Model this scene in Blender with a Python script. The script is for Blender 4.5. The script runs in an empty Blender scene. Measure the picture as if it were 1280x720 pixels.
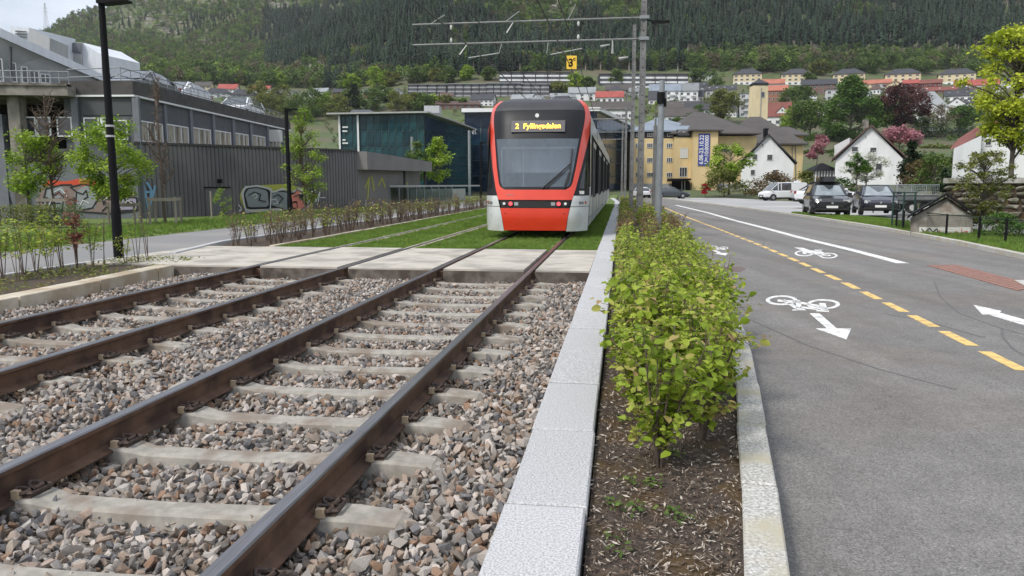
import bpy, bmesh, math, random
import numpy as np
from mathutils import Vector, Matrix, Euler
R = math.radians
random.seed(7); rng = np.random.default_rng(11)
scene = bpy.context.scene
C = scene.collection
# ------------------------------------------------------------------ camera
F = 961.0; PITCH = math.atan(130/961.0); CH = 1.33
cam_d = bpy.data.cameras.new("camera"); cam = bpy.data.objects.new("camera", cam_d); C.objects.link(cam)
cam.location = (0, 0, CH); cam.rotation_euler = (math.pi/2-PITCH, 0, 0)
cam_d.sensor_width = 36; cam_d.lens = 36*F/1280; cam_d.clip_end = 6000; cam_d.clip_start = .05
scene.camera = cam
# ------------------------------------------------------------------ world, sun
SUN_EL, SUN_AZ = R(50), R(-132)      # azimuth from +Y towards +X
w = bpy.data.worlds.new("World"); scene.world = w; w.use_nodes = True
nt = w.node_tree; N = nt.nodes; N.clear()
sky = N.new('ShaderNodeTexSky'); sky.sky_type = 'NISHITA'; sky.sun_disc = False
sky.sun_elevation = SUN_EL; sky.sun_rotation = SUN_AZ; sky.dust_density = 3; sky.air_density = 1
tc = N.new('ShaderNodeTexCoord'); no = N.new('ShaderNodeTexNoise'); no.inputs['Scale'].default_value = 2.2
no.inputs['Detail'].default_value = 6; no.inputs['Roughness'].default_value = .55
mp = N.new('ShaderNodeMapping'); mp.inputs['Scale'].default_value = (1, 1, 2.5)
rp = N.new('ShaderNodeValToRGB'); rp.color_ramp.elements[0].position = .3; rp.color_ramp.elements[1].position = .62
rp.color_ramp.elements[0].color = (.35, .35, .35, 1); rp.color_ramp.elements[1].color = (.92, .92, .92, 1)
mx = N.new('ShaderNodeMix'); mx.data_type = 'RGBA'; mx.inputs['B'].default_value = (8.3, 8.8, 9.8, 1)
bg = N.new('ShaderNodeBackground'); bg.inputs['Strength'].default_value = .062
ow = N.new('ShaderNodeOutputWorld'); L = nt.links.new
L(tc.outputs['Generated'], mp.inputs['Vector']); L(mp.outputs[0], no.inputs['Vector']); L(no.outputs['Fac'], rp.inputs['Fac'])
L(rp.outputs['Color'], mx.inputs['Factor']); L(sky.outputs[0], mx.inputs['A']); L(mx.outputs['Result'], bg.inputs['Color'])
L(bg.outputs[0], ow.inputs['Surface'])
sd = bpy.data.lights.new("sun", 'SUN'); sd.energy = 1.5; sd.angle = R(12); sd.color = (1, .96, .9)
so = bpy.data.objects.new("sun", sd); C.objects.link(so)
so.rotation_euler = (math.pi/2-SUN_EL, 0, math.pi-SUN_AZ)
sdir = Vector((math.sin(SUN_AZ)*math.cos(SUN_EL), math.cos(SUN_AZ)*math.cos(SUN_EL), math.sin(SUN_EL)))
so.rotation_euler = (-sdir).to_track_quat('-Z', 'Y').to_euler()
vs = scene.view_settings; vs.view_transform = 'Standard'; vs.look = 'None'; vs.exposure = 1.1; vs.gamma = 1
# ------------------------------------------------------------------ coordinates
def ray(px, py):
    x = (px-640)/F; y = -(py-360)/F
    return (x, math.cos(PITCH)+y*math.sin(PITCH), -math.sin(PITCH)+y*math.cos(PITCH))
def K(py):
    r = ray(640, py); return r[2]/r[1]
def G(px, py, z0=0., sl=0.):          # photo point on a ground sheet z = z0 + sl*y
    r = ray(px, py); t = (z0-CH)/(r[2]-sl*r[1]); return Vector((t*r[0], t*r[1], CH+t*r[2]))
def P3(px, py, Y):                    # photo point at distance Y
    r = ray(px, py); t = Y/r[1]; return Vector((t*r[0], Y, CH+t*r[2]))
_u = ray(777, 230); _l = math.hypot(_u[0], _u[1]); U = (_u[0]/_l, _u[1]/_l); TR = -math.atan2(U[0], U[1])
def W(s, t, z=0): return Vector((s*U[1]+t*U[0], -s*U[0]+t*U[1], z))
def ST(p): return (p[0]*U[1]-p[1]*U[0], p[0]*U[0]+p[1]*U[1])
def GS(px, py, z0=0., sl=0.): return ST(G(px, py, z0, sl))
# ------------------------------------------------------------------ mesh builder
class MB:
    def __init__(s): s.v = []; s.f = []; s.m = []; s.mi = 0
    def add(s, vs, fs):
        b = len(s.v); s.v += [tuple(p) for p in vs]; s.f += [tuple(b+i for i in f) for f in fs]; s.m += [s.mi]*len(fs); return s
    def box(s, x0, y0, z0, x1, y1, z1):
        return s.add([(x0,y0,z0),(x1,y0,z0),(x1,y1,z0),(x0,y1,z0),(x0,y0,z1),(x1,y0,z1),(x1,y1,z1),(x0,y1,z1)],
                     [(0,3,2,1),(4,5,6,7),(0,1,5,4),(1,2,6,5),(2,3,7,6),(3,0,4,7)])
    def bar(s, a, b, w, h=None):      # rectangular bar from a to b
        h = h or w; a = Vector(a); b = Vector(b); d = (b-a).normalized()
        up = Vector((0,0,1)) if abs(d.z) < .95 else Vector((0,1,0))
        x = d.cross(up).normalized()*w/2; y = x.cross(d).normalized()*h/2
        vs = [p+i*x+j*y for p in (a, b) for i, j in ((-1,-1),(1,-1),(1,1),(-1,1))]
        return s.add(vs, [(0,1,2,3),(7,6,5,4),(0,4,5,1),(1,5,6,2),(2,6,7,3),(3,7,4,0)])
    def tube(s, pts, rad, n=6, cap=True):
        pts = [Vector(p) for p in pts]
        if not hasattr(rad, '__len__'): rad = [rad]*len(pts)
        b = len(s.v); x0 = None
        for i, p in enumerate(pts):
            d = (pts[min(i+1, len(pts)-1)]-pts[max(i-1, 0)]).normalized()
            if x0 is None:
                up = Vector((0,0,1)) if abs(d.z) < .9 else Vector((1,0,0)); x = d.cross(up).normalized()
            else:
                x = (x0-d*x0.dot(d)).normalized()
            x0 = x; y = d.cross(x)
            for k in range(n):
                a = 2*math.pi*k/n; s.v.append(tuple(p+(x*math.cos(a)+y*math.sin(a))*rad[i]))
        for i in range(len(pts)-1):
            for k in range(n):
                k2 = (k+1) % n
                s.f.append((b+i*n+k, b+i*n+k2, b+(i+1)*n+k2, b+(i+1)*n+k)); s.m.append(s.mi)
        if cap:
            s.f.append(tuple(b+k for k in range(n-1, -1, -1))); s.m.append(s.mi)
            e = b+(len(pts)-1)*n; s.f.append(tuple(e+k for k in range(n))); s.m.append(s.mi)
        return s
    def prism(s, poly, z0, z1):       # polygon (x, y) extruded in z
        n = len(poly)
        if sum(poly[i][0]*poly[(i+1) % n][1]-poly[(i+1) % n][0]*poly[i][1] for i in range(n)) < 0: poly = poly[::-1]
        f0 = z0 if callable(z0) else (lambda x, y: z0); f1 = z1 if callable(z1) else (lambda x, y: z1)
        vs = [(x, y, f0(x, y)) for x, y in poly]+[(x, y, f1(x, y)) for x, y in poly]
        return s.add(vs, [tuple(range(n-1, -1, -1)), tuple(range(n, 2*n))]+[(i, (i+1) % n, n+(i+1) % n, n+i) for i in range(n)])
    def ext(s, poly, o, a, b, c):     # polygon in plane (a, b) at origin o extruded by vector c
        o = Vector(o); a = Vector(a); b = Vector(b); c = Vector(c); n = len(poly)
        vs = [o+a*x+b*y for x, y in poly]+[o+a*x+b*y+c for x, y in poly]
        return s.add(vs, [tuple(range(n)), tuple(range(2*n-1, n-1, -1))]+[(i, n+i, n+(i+1) % n, (i+1) % n) for i in range(n)])
    def grid(s, rows):                # rows of points -> quads
        n = len(rows[0]); b = len(s.v)
        for r in rows: s.v += [tuple(p) for p in r]
        for i in range(len(rows)-1):
            for k in range(n-1):
                s.f.append((b+i*n+k, b+i*n+k+1, b+(i+1)*n+k+1, b+(i+1)*n+k)); s.m.append(s.mi)
        return s
    def mesh(s, name, mats, smooth=False, fixn=False):
        me = bpy.data.meshes.new(name); me.from_pydata(s.v, [], s.f)
        for m in (mats if isinstance(mats, (list, tuple)) else [mats]): me.materials.append(m)
        if any(s.m): me.polygons.foreach_set('material_index', s.m)
        if smooth: me.polygons.foreach_set('use_smooth', [True]*len(s.f))
        if fixn:
            bm = bmesh.new(); bm.from_mesh(me); bmesh.ops.recalc_face_normals(bm, faces=bm.faces); bm.to_mesh(me); bm.free()
        me.update(); return me
def link(name, me, parent=None, loc=(0,0,0), rz=0, **kw):
    o = bpy.data.objects.new(name, me); C.objects.link(o); o.location = loc; o.rotation_euler = (0, 0, rz)
    if parent: o.parent = parent
    for k, v in kw.items(): o[k] = v
    return o
def obj(name, mb, mats, parent=None, loc=(0,0,0), rz=0, smooth=False, fixn=False, **kw):
    return link(name, mb.mesh(name, mats, smooth, fixn), parent, loc, rz, **kw)
def thing(name, label, cat, loc=(0,0,0), rz=0, group=None):
    o = bpy.data.objects.new(name, None); C.objects.link(o); o.location = loc; o.rotation_euler = (0, 0, rz)
    o['label'] = label; o['category'] = cat
    if group: o['group'] = group
    o.empty_display_size = .1
    return o
def kids(o): return [c for c in bpy.data.objects if c.parent == o]
_kc = {}
def dup(root, loc, rz=0, label=None, scale=None):
    if root.name not in _kc: _kc[root.name] = [(c, kids(c)) for c in kids(root)]
    r = root.copy(); C.objects.link(r); r.location = loc; r.rotation_euler = (0, 0, rz)
    if label: r['label'] = label
    if scale: r.scale = scale if hasattr(scale, '__len__') else (scale,)*3
    for c, gs in _kc[root.name]:
        d = c.copy(); C.objects.link(d); d.parent = r
        for g in gs:
            e = g.copy(); C.objects.link(e); e.parent = d
    return r
def S(): return dict(kind='structure')
# ------------------------------------------------------------------ materials
def mat(name, c1, c2=None, scale=4., rough=.8, bump=0., bscale=None, metal=0., spec=.5, detail=5., lo=.35, hi=.65,
        rnd=0., coat=0., trans=0., emit=None, c3=None, s3=.5, stretch=None, attr=None, world=False):
    m = bpy.data.materials.new(name); m.use_nodes = True; t = m.node_tree; n = t.nodes; l = t.links.new
    b = n['Principled BSDF']; b.inputs['Roughness'].default_value = rough; b.inputs['Metallic'].default_value = metal
    b.inputs['Specular IOR Level'].default_value = spec; b.inputs['Coat Weight'].default_value = coat
    b.inputs['Coat Roughness'].default_value = .08
    col = None
    if c2 is not None or bump or c3 is not None:
        if world: g = n.new('ShaderNodeNewGeometry').outputs['Position']
        else: g = n.new('ShaderNodeTexCoord').outputs['Object']
        if stretch:
            q = n.new('ShaderNodeMapping'); q.inputs['Scale'].default_value = stretch; l(g, q.inputs['Vector']); g = q.outputs[0]
    if c2 is not None:
        x = n.new('ShaderNodeTexNoise'); x.inputs['Scale'].default_value = scale; x.inputs['Detail'].default_value = detail
        x.inputs['Roughness'].default_value = .6; l(g, x.inputs['Vector'])
        r = n.new('ShaderNodeValToRGB'); e = r.color_ramp.elements
        e[0].position = lo; e[1].position = hi; e[0].color = (*c1, 1); e[1].color = (*c2, 1)
        l(x.outputs['Fac'], r.inputs['Fac']); col = r.outputs['Color']
        if c3 is not None:
            x = n.new('ShaderNodeTexNoise'); x.inputs['Scale'].default_value = s3; x.inputs['Detail'].default_value = 6; l(g, x.inputs['Vector'])
            r = n.new('ShaderNodeMapRange'); r.inputs['From Min'].default_value = .48; r.inputs['From Max'].default_value = .62; r.clamp = True
            l(x.outputs['Fac'], r.inputs['Value'])
            k = n.new('ShaderNodeMix'); k.data_type = 'RGBA'; l(r.outputs[0], k.inputs['Factor']); l(col, k.inputs['A'])
            k.inputs['B'].default_value = (*c3, 1); col = k.outputs['Result']
    if attr:
        a = n.new('ShaderNodeAttribute'); a.attribute_name = 'lv'
        r = n.new('ShaderNodeValToRGB'); e = r.color_ramp.elements
        cs = attr
        for i in range(len(cs)-2): e.new(.5)
        for i, cc in enumerate(cs): e[i].position = i/(len(cs)-1); e[i].color = (*cc, 1)
        l(a.outputs['Fac'], r.inputs['Fac']); col = r.outputs['Color']
    if rnd:
        oi = n.new('ShaderNodeObjectInfo'); hs = n.new('ShaderNodeHueSaturation'); mr = n.new('ShaderNodeMapRange')
        mr.inputs['To Min'].default_value = 1-rnd; mr.inputs['To Max'].default_value = 1+rnd
        l(oi.outputs['Random'], mr.inputs['Value']); l(mr.outputs[0], hs.inputs['Value'])
        wn = n.new('ShaderNodeTexWhiteNoise'); wn.noise_dimensions = '1D'; l(oi.outputs['Random'], wn.inputs['W'])
        m2 = n.new('ShaderNodeMapRange'); m2.inputs['To Min'].default_value = .5-rnd*.07; m2.inputs['To Max'].default_value = .5+rnd*.07
        l(wn.outputs['Value'], m2.inputs['Value']); l(m2.outputs[0], hs.inputs['Hue'])
        if col: l(col, hs.inputs['Color'])
        else: hs.inputs['Color'].default_value = (*c1, 1)
        col = hs.outputs['Color']
    if col: l(col, b.inputs['Base Color'])
    else: b.inputs['Base Color'].default_value = (*c1, 1)
    if bump:
        x = n.new('ShaderNodeTexNoise'); x.inputs['Scale'].default_value = bscale or scale*4; x.inputs['Detail'].default_value = 6
        l(g, x.inputs['Vector']); u = n.new('ShaderNodeBump'); u.inputs['Strength'].default_value = min(1, bump*8)
        u.inputs['Distance'].default_value = bump/4; l(x.outputs['Fac'], u.inputs['Height']); l(u.outputs[0], b.inputs['Normal'])
    if emit:
        b.inputs['Emission Color'].default_value = (*emit[0], 1); b.inputs['Emission Strength'].default_value = emit[1]
    if trans:
        td = n.new('ShaderNodeBsdfTranslucent'); ms = n.new('ShaderNodeMixShader'); ms.inputs[0].default_value = trans
        if col: l(col, td.inputs['Color'])
        else: td.inputs['Color'].default_value = (*c1, 1)
        l(b.outputs[0], ms.inputs[1]); l(td.outputs[0], ms.inputs[2]); l(ms.outputs[0], n['Material Output'].inputs['Surface'])
    return m
M = {}
def ramp_random(name, cols, rough=.85, nscale=30, namp=.25):     # one colour of the list per instance, with fine grain
    m = bpy.data.materials.new(name); m.use_nodes = True; t = m.node_tree; n = t.nodes; l = t.links.new; b = n['Principled BSDF']
    oi = n.new('ShaderNodeObjectInfo'); r = n.new('ShaderNodeValToRGB'); r.color_ramp.interpolation = 'CONSTANT'
    e = r.color_ramp.elements
    for i in range(len(cols)-2): e.new(.5)
    for i, c in enumerate(cols): e[i].position = i/len(cols); e[i].color = (*c, 1)
    l(oi.outputs['Random'], r.inputs['Fac'])
    g = n.new('ShaderNodeTexCoord'); x = n.new('ShaderNodeTexNoise'); x.inputs['Scale'].default_value = nscale; x.inputs['Detail'].default_value = 6
    l(g.outputs['Object'], x.inputs['Vector']); mr = n.new('ShaderNodeMapRange'); mr.inputs['From Min'].default_value = .3; mr.inputs['From Max'].default_value = .7
    mr.inputs['To Min'].default_value = 1-namp; mr.inputs['To Max'].default_value = 1+namp; l(x.outputs['Fac'], mr.inputs['Value'])
    mu = n.new('ShaderNodeVectorMath'); mu.operation = 'SCALE'; l(r.outputs['Color'], mu.inputs[0]); l(mr.outputs[0], mu.inputs['Scale'])
    l(mu.outputs[0], b.inputs['Base Color']); b.inputs['Roughness'].default_value = rough; b.inputs['Specular IOR Level'].default_value = .3
    return m
M['stone'] = ramp_random('crushed_stone', [(0.244,0.222,0.199),(0.338,0.305,0.273),(0.156,0.150,0.149),(0.406,0.364,0.324),(0.312,0.241,0.193),(0.208,0.194,0.180),(0.458,0.409,0.367),(0.302,0.241,0.193),
    (0.120,0.118,0.122),(0.343,0.281,0.235),(0.276,0.256,0.240),(0.244,0.158,0.108),(0.374,0.345,0.315),(0.182,0.153,0.127)])
M['ruststone'] = ramp_random('rust_dusted_stone', [(.17,.125,.095),(.24,.185,.14),(.11,.09,.075),(.28,.23,.185),(.20,.13,.085),(.15,.135,.12),(.31,.26,.21)])
M['bed'] = mat('ballast_bed', (.10,.085,.07), (.2,.18,.16), 30, .95, .02, 60)
M['concrete'] = mat('sleeper_concrete', (.25,.235,.205), (.37,.345,.30), 14, .9, .006, 90, c3=(.215,.175,.14), s3=3.6, world=True)
M['slab'] = mat('crossing_concrete', (.39,.36,.31), (.50,.465,.40), 2.2, .9, .004, 60, c3=(.30,.28,.24), s3=1.3, world=True)
M['rail'] = mat('rusty_rail_web', (.10,.056,.035), (.15,.09,.06), 7, .8, .004, 60, c3=(.06,.036,.027), s3=3, spec=.3)
M['railtop'] = mat('worn_rail_steel', (.15,.14,.14), (.26,.26,.275), 8, .3, metal=.75, stretch=(9,.35,1), lo=.3, hi=.7)
M['clip'] = mat('rusty_clip', (.035,.026,.022), (.085,.055,.042), 40, .75)
M['clipend'] = mat('clip_insulator', (.50,.40,.27), (.36,.27,.18), 40, .8)
M['granite'] = mat('granite', (.29,.295,.30), (.53,.53,.535), 110, .8, .002, 200, detail=3, lo=.38, hi=.6, rnd=.045, world=True)
M['kerb'] = mat('rough_granite_kerb', (.24,.235,.21), (.60,.59,.56), 75, .9, .014, 40, detail=3, c3=(.40,.37,.28), s3=2.5, rnd=.05, world=True)
M['pale_kerb'] = mat('pale_concrete_kerb', (.42,.37,.28), (.56,.51,.41), 5, .9, .006, 50, c3=(.36,.29,.2), s3=1.5, rnd=.05, world=True)
M['soil'] = mat('bark_mulch', (.022,.016,.012), (.085,.062,.045), 34, .95, .03, 60, c3=(.07,.042,.014), s3=4.2)
M['chip'] = mat('bark_chip', (.1,.07,.05), attr=[(.04,.025,.017),(.07,.045,.03),(.11,.075,.05),(.15,.11,.08),(.30,.25,.20),(.50,.45,.38)], rough=.9)
M['asphalt'] = mat('asphalt', (.105,.100,.095), (.235,.227,.217), 120, .85, .006, 260, detail=3, lo=.3, hi=.7, c3=(.170,.157,.143), s3=.45, spec=.3)
def road_wear(m):
    t = m.node_tree; n = t.nodes; l = t.links.new; b = n['Principled BSDF']; g = n.new('ShaderNodeNewGeometry').outputs['Position']
    rot = n.new('ShaderNodeMapping'); rot.inputs['Rotation'].default_value = (0, 0, math.radians(8)); rot.inputs['Scale'].default_value = (1.6, .09, 1); l(g, rot.inputs['Vector'])
    x = n.new('ShaderNodeTexNoise'); x.inputs['Scale'].default_value = 1.1; x.inputs['Detail'].default_value = 5; l(rot.outputs[0], x.inputs['Vector'])
    y = n.new('ShaderNodeTexNoise'); y.inputs['Scale'].default_value = 3.5; y.inputs['Detail'].default_value = 8; y.inputs['Roughness'].default_value = .7; l(g, y.inputs['Vector'])
    def rng_(s_, a, c, lo, hi): r = n.new('ShaderNodeMapRange'); r.inputs['From Min'].default_value = a; r.inputs['From Max'].default_value = c; r.inputs['To Min'].default_value = lo; r.inputs['To Max'].default_value = hi; l(s_, r.inputs['Value']); return r.outputs[0]
    mu = n.new('ShaderNodeMath'); mu.operation = 'MULTIPLY'; l(rng_(x.outputs['Fac'], .3, .7, .82, 1.16), mu.inputs[0]); l(rng_(y.outputs['Fac'], .3, .7, .86, 1.14), mu.inputs[1])
    m3 = n.new('ShaderNodeMath'); m3.operation = 'MULTIPLY'; l(mu.outputs[0], m3.inputs[0])
    v = n.new('ShaderNodeTexVoronoi'); v.inputs['Scale'].default_value = 95; l(g, v.inputs['Vector']); l(rng_(v.outputs['Color'], 0, 1, .66, 1.38), m3.inputs[1])
    src = b.inputs['Base Color'].links[0].from_socket; sc = n.new('ShaderNodeVectorMath'); sc.operation = 'SCALE'; l(src, sc.inputs[0]); l(m3.outputs[0], sc.inputs['Scale']); l(sc.outputs[0], b.inputs['Base Color'])
road_wear(M['asphalt'])
M['asphalt2'] = mat('path_asphalt', (.16,.158,.155), (.24,.238,.235), 90, .9, .004, 150, c3=(.24,.23,.22), s3=.4)
M['lot'] = mat('pale_lot', (.26,.26,.26), (.36,.36,.355), 20, .9, c3=(.42,.41,.40), s3=.12)
M['wpaint'] = mat('white_road_paint', (.42,.42,.41), (.74,.74,.72), 45, .75, .002, 90, c3=(.44,.44,.43), s3=9, lo=.25, hi=.45)
M['ypaint'] = mat('yellow_road_paint', (.42,.29,.12), (.72,.50,.17), 45, .75, c3=(.48,.33,.14), s3=9, lo=.25, hi=.42)
M['redpave'] = mat('red_paving', (.20,.105,.08), (.28,.16,.125), 15, .9, .004, 60, rnd=.1)
M['track_grass_base'] = mat('turf_base', (.075,.125,.018), (.12,.18,.03), 6, .95, c3=(.10,.12,.035), s3=1.2)
M['blade'] = mat('grass_blade', (.11,.19,.022), (.18,.28,.045), 1.2, .75, rnd=.25, trans=.3, world=True)
M['ground'] = mat('field_ground', (.055,.08,.025), (.09,.115,.04), .25, .95, c3=(.10,.09,.05), s3=.06, world=True)
# ------------------------------------------------------------------ scattering of uncountable stuff
def scatter(name, pts, eul, scl, idx, protos, **kw):
    coll = bpy.data.collections.new(name+'_kinds')
    for o in protos: coll.objects.link(o)
    me = bpy.data.meshes.new(name); n = len(pts); me.vertices.add(n); me.vertices.foreach_set('co', np.asarray(pts, 'f').ravel())
    a = me.attributes.new('rot', 'FLOAT_VECTOR', 'POINT'); a.data.foreach_set('vector', np.asarray(eul, 'f').ravel())
    a = me.attributes.new('scl', 'FLOAT_VECTOR', 'POINT'); a.data.foreach_set('vector', np.asarray(scl, 'f').ravel())
    a = me.attributes.new('idx', 'INT', 'POINT'); a.data.foreach_set('value', np.asarray(idx, 'i'))
    me.update(); o = link(name, me, **kw); o['kind'] = 'stuff'
    ng = bpy.data.node_groups.new(name, 'GeometryNodeTree')
    ng.interface.new_socket('Geometry', in_out='INPUT', socket_type='NodeSocketGeometry')
    ng.interface.new_socket('Geometry', in_out='OUTPUT', socket_type='NodeSocketGeometry')
    n = ng.nodes; l = ng.links.new; gi = n.new('NodeGroupInput'); go = n.new('NodeGroupOutput')
    ci = n.new('GeometryNodeCollectionInfo'); ci.inputs['Collection'].default_value = coll
    ci.inputs['Separate Children'].default_value = True; ci.inputs['Reset Children'].default_value = True
    ip = n.new('GeometryNodeInstanceOnPoints'); ip.inputs['Pick Instance'].default_value = True
    def at(nm, ty):
        q = n.new('GeometryNodeInputNamedAttribute'); q.data_type = ty; q.inputs['Name'].default_value = nm; return q.outputs['Attribute']
    l(gi.outputs[0], ip.inputs['Points']); l(ci.outputs[0], ip.inputs['Instance']); l(at('idx', 'INT'), ip.inputs['Instance Index'])
    l(at('rot', 'FLOAT_VECTOR'), ip.inputs['Rotation']); l(at('scl', 'FLOAT_VECTOR'), ip.inputs['Scale']); l(ip.outputs[0], go.inputs[0])
    mo = o.modifiers.new('scatter', 'NODES'); mo.node_group = ng
    return o
def proto(name, me): return bpy.data.objects.new(name, me)
def rock_mesh(name, m, seed, npt=11):
    r = random.Random(seed); bm = bmesh.new()
    for _ in range(npt):
        v = Vector((r.gauss(0, 1), r.gauss(0, 1), r.gauss(0, 1))).normalized(); bm.verts.new((v.x*.5*r.uniform(.8, 1), v.y*.38*r.uniform(.8, 1), v.z*.3*r.uniform(.8, 1)))
    h = bmesh.ops.convex_hull(bm, input=bm.verts)
    bmesh.ops.delete(bm, geom=[g for g in h['geom_interior'] if isinstance(g, bmesh.types.BMVert)], context='VERTS')
    me = bpy.data.meshes.new(name); bm.to_mesh(me); bm.free(); me.materials.append(m); return me
# ------------------------------------------------------------------ leaves (numpy)
def leaf_mesh(name, P, size, m, tilt=1.0, fold=False, asp=.62, seed=1, droop=None, lv=None, nrm=None):
    r = np.random.default_rng(seed); P = np.asarray(P, float); n = len(P)
    size = np.broadcast_to(size, (n,))*r.uniform(.5, 1.35, n)
    a = r.uniform(0, 2*np.pi, n); el = r.normal(-.15, .45*tilt, n)
    d = np.stack([np.cos(a)*np.cos(el), np.sin(a)*np.cos(el), np.sin(el)], 1)
    q = r.normal(0, .55*tilt, (n, 3))+np.array([0, 0, 1.])
    if nrm is not None: q = q*.5+nrm
    q /= np.linalg.norm(q, axis=1)[:, None]
    sd_ = np.cross(d, q); sd_ /= np.linalg.norm(sd_, axis=1)[:, None]+1e-9; up = np.cross(sd_, d)
    L_ = (d.T*size).T; S_ = (sd_.T*size*asp*.5).T; Uu = (up.T*size).T
    if fold:
        v = np.stack([P, P+L_*.35+S_+Uu*.12, P+L_*.78+S_*.7+Uu*.06, P+L_-Uu*.1, P+L_*.78-S_*.7+Uu*.06, P+L_*.35-S_+Uu*.12, P+L_*.55], 1)
        k = 7; fc = [(0,1,6),(1,2,6),(2,3,6),(3,4,6),(4,5,6),(5,0,6)]
    else:
        v = np.stack([P, P+L_*.5+S_, P+L_, P+L_*.5-S_], 1); k = 4; fc = [(0,1,2,3)]
    V_ = v.reshape(-1, 3); b = (np.arange(n)*k)[:, None, None]; fa = (np.array(fc)[None]+b).reshape(-1, len(fc[0]))
    me = bpy.data.meshes.new(name); me.vertices.add(len(V_)); me.vertices.foreach_set('co', V_.astype('f').ravel())
    me.loops.add(fa.size); me.loops.foreach_set('vertex_index', fa.astype('i').ravel()); nf = len(fa)
    me.polygons.add(nf); me.polygons.foreach_set('loop_start', (np.arange(nf)*fa.shape[1]).astype('i'))
    me.update(calc_edges=True)
    t = me.attributes.new('lv', 'FLOAT', 'POINT')
    x = r.uniform(0, 1, n) if lv is None else np.clip(lv+r.normal(0, .12, n), 0, 1)
    t.data.foreach_set('value', np.repeat(x, k).astype('f')); me.materials.append(m); return me
# ================================================================== THE SETTING: ground sheets
RS = -.0028; RZ = -.19                          # road falls away gently
def roadz(x, y): return RZ+RS*y
_rp = [(100,None)]
KR = [(50, 271), (90, 253), (104, 247.8), (118, 240), (139, 237.5), (152, 234), (250, 192), (350, 152), (450, 110), (560, 79), (620, 52), (700, 10), (760, -28), (900, -80), (1500, -110)]
KL = [(50, 271), (90, 253), (118, 244), (150, 235), (250, 196), (350, 160), (450, 120), (520, 107), (700, 88), (1000, 62)]
RIDX = [-600, 0, 45, 70, 110, 150, 200, 300, 640]; RIDY = [90, 54, 46, 34, 20, 9, -6, -32, -60]
KR2 = [(50, 271), (58, 262), (75, 245), (92, 231), (150, 222), (250, 190)]+KR[7:]
_KR2 = [(a, K(b)) for a, b in KR2]
_KR = [(a, K(b)) for a, b in KR]; _KL = [(a, K(b)) for a, b in KL]
def lumps(x, y): return (math.sin(x*.031+y*.017)+math.sin(x*.013-y*.027+2)+math.sin(x*.057+y*.049+4)*.5)
def ter(x, y):
    if y <= 50: return -.5-.0064*max(y, 0)
    a = x/y; px = 640+996*a
    kr = np.interp(y, [q[0] for q in _KR], [q[1] for q in _KR])
    q2 = min(1, max(0, (px-1000)/50))
    if q2 > 0: kr = kr*(1-q2)+q2*np.interp(y, [q[0] for q in _KR2], [q[1] for q in _KR2])
    rid = float(np.interp(px, RIDX, RIDY)); kl = np.interp(y, [q[0] for q in _KL]+[1300], [q[1] for q in _KL]+[K(rid)])
    zl = CH+y*kl
    if y > 1300: zl = CH+1300*K(rid)-(y-1300)*.5
    wgt = min(1, max(0, (px-330)/260)); wgt = wgt*wgt*(3-2*wgt)
    z = zl*(1-wgt)+(CH+y*kr)*wgt
    amp = 0 if y < 200 else min(1, (y-200)/500)*3.2
    z0 = -.5-.002*y if y < 130 else None
    return (z+lumps(x, y)*amp)
def hit(px, py, y0=120, y1=1290):
    y = y0
    while y < y1:
        p = P3(px, py, y)
        if p.z <= ter(p.x, y): return p
        y += 1.5
    return P3(px, py, y1)
ys = [-400, -100, 0, 30, 50, 58, 66, 75, 83, 92, 98, 104, 111, 118, 128, 139, 146, 155, 175, 200, 225, 250]+list(range(270, 900, 18))+list(range(900, 1600, 40))
rows = []; XS = sorted(set([-1900+i*(3600/170) for i in range(171)]+[i*5. for i in range(-24, 33)]))
for y in ys:
    rows.append([(x, y, ter(x, y)) for x in XS])
obj('ground', MB().grid(rows), M['ground'], smooth=True, **S())
# track bed, in track coordinates (x = across, y = along)
TK = dict(rz=TR)
XL, XR = -7.15, -.46
T0, T1 = -3.0, 11.85                            # ballasted stretch
CR0, CR1 = 11.85, 15.65                         # crossing
obj('track_bed', MB().box(-7.3, T0, -.6, -.3, 12.2, -.255), M['bed'], **TK, **S())
# ballast stones
rocks = [proto('stone_kind_%02d' % i, rock_mesh('stone', M['stone'], 40+i, 10+i % 4)) for i in range(12)]+[proto('stone_kind_%02d' % i, rock_mesh('stone', M['ruststone'], 40+i, 10+i % 4)) for i in range(12, 18)]
pts = []; scl = []
def mound(s, t):
    z = -.226
    if s > -1.05: z = -.2
    if -4.2 < s < -3.05: z = -.195
    if s < -6.3: z = -.17
    return z+.012*math.sin(s*5+t*3)+.01*math.sin(t*7-s*4)
for lay in range(2):
    t = .3
    while t < T1-.02:
        step = .036+.0012*t
        s = XL+.02
        while s < XR-.02:
            ss = s+random.uniform(-.5, .5)*step; tt = t+random.uniform(-.5, .5)*step
            if -7.12 < ss < XR-.02 and tt < T1-.02:
                pts.append((ss, tt, mound(ss, tt)-.006+(.016 if lay else -.01)+random.uniform(-.008, .01)))
                k = random.uniform(.045, .088)*(1.25 if random.random() < .12 else 1)*(1 if random.random() < .8 else .62); scl.append((k*random.uniform(.95, 1.25), k*random.uniform(.75, 1.2), k*random.uniform(.8, 1.3)))
            s += step*1.05 if lay == 0 else step*1.4
        t += step*1.05 if lay == 0 else step*1.3
n = len(pts); print('stones', n)
scatter('ballast_stones', pts, rng.uniform(-3.1, 3.1, (n, 3))*np.array([.42, .38, 1]), scl, [int(rng.integers(12, 18)) if random.random() < .75*math.exp(-(min(abs(p[0]-q) for q in (-1.38, -2.88, -4.42, -5.96))/.22)**2)+(.12 if p[0] < -3.6 else .03) else int(rng.integers(0, 12)) for p in pts], rocks, rz=TR)
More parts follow.
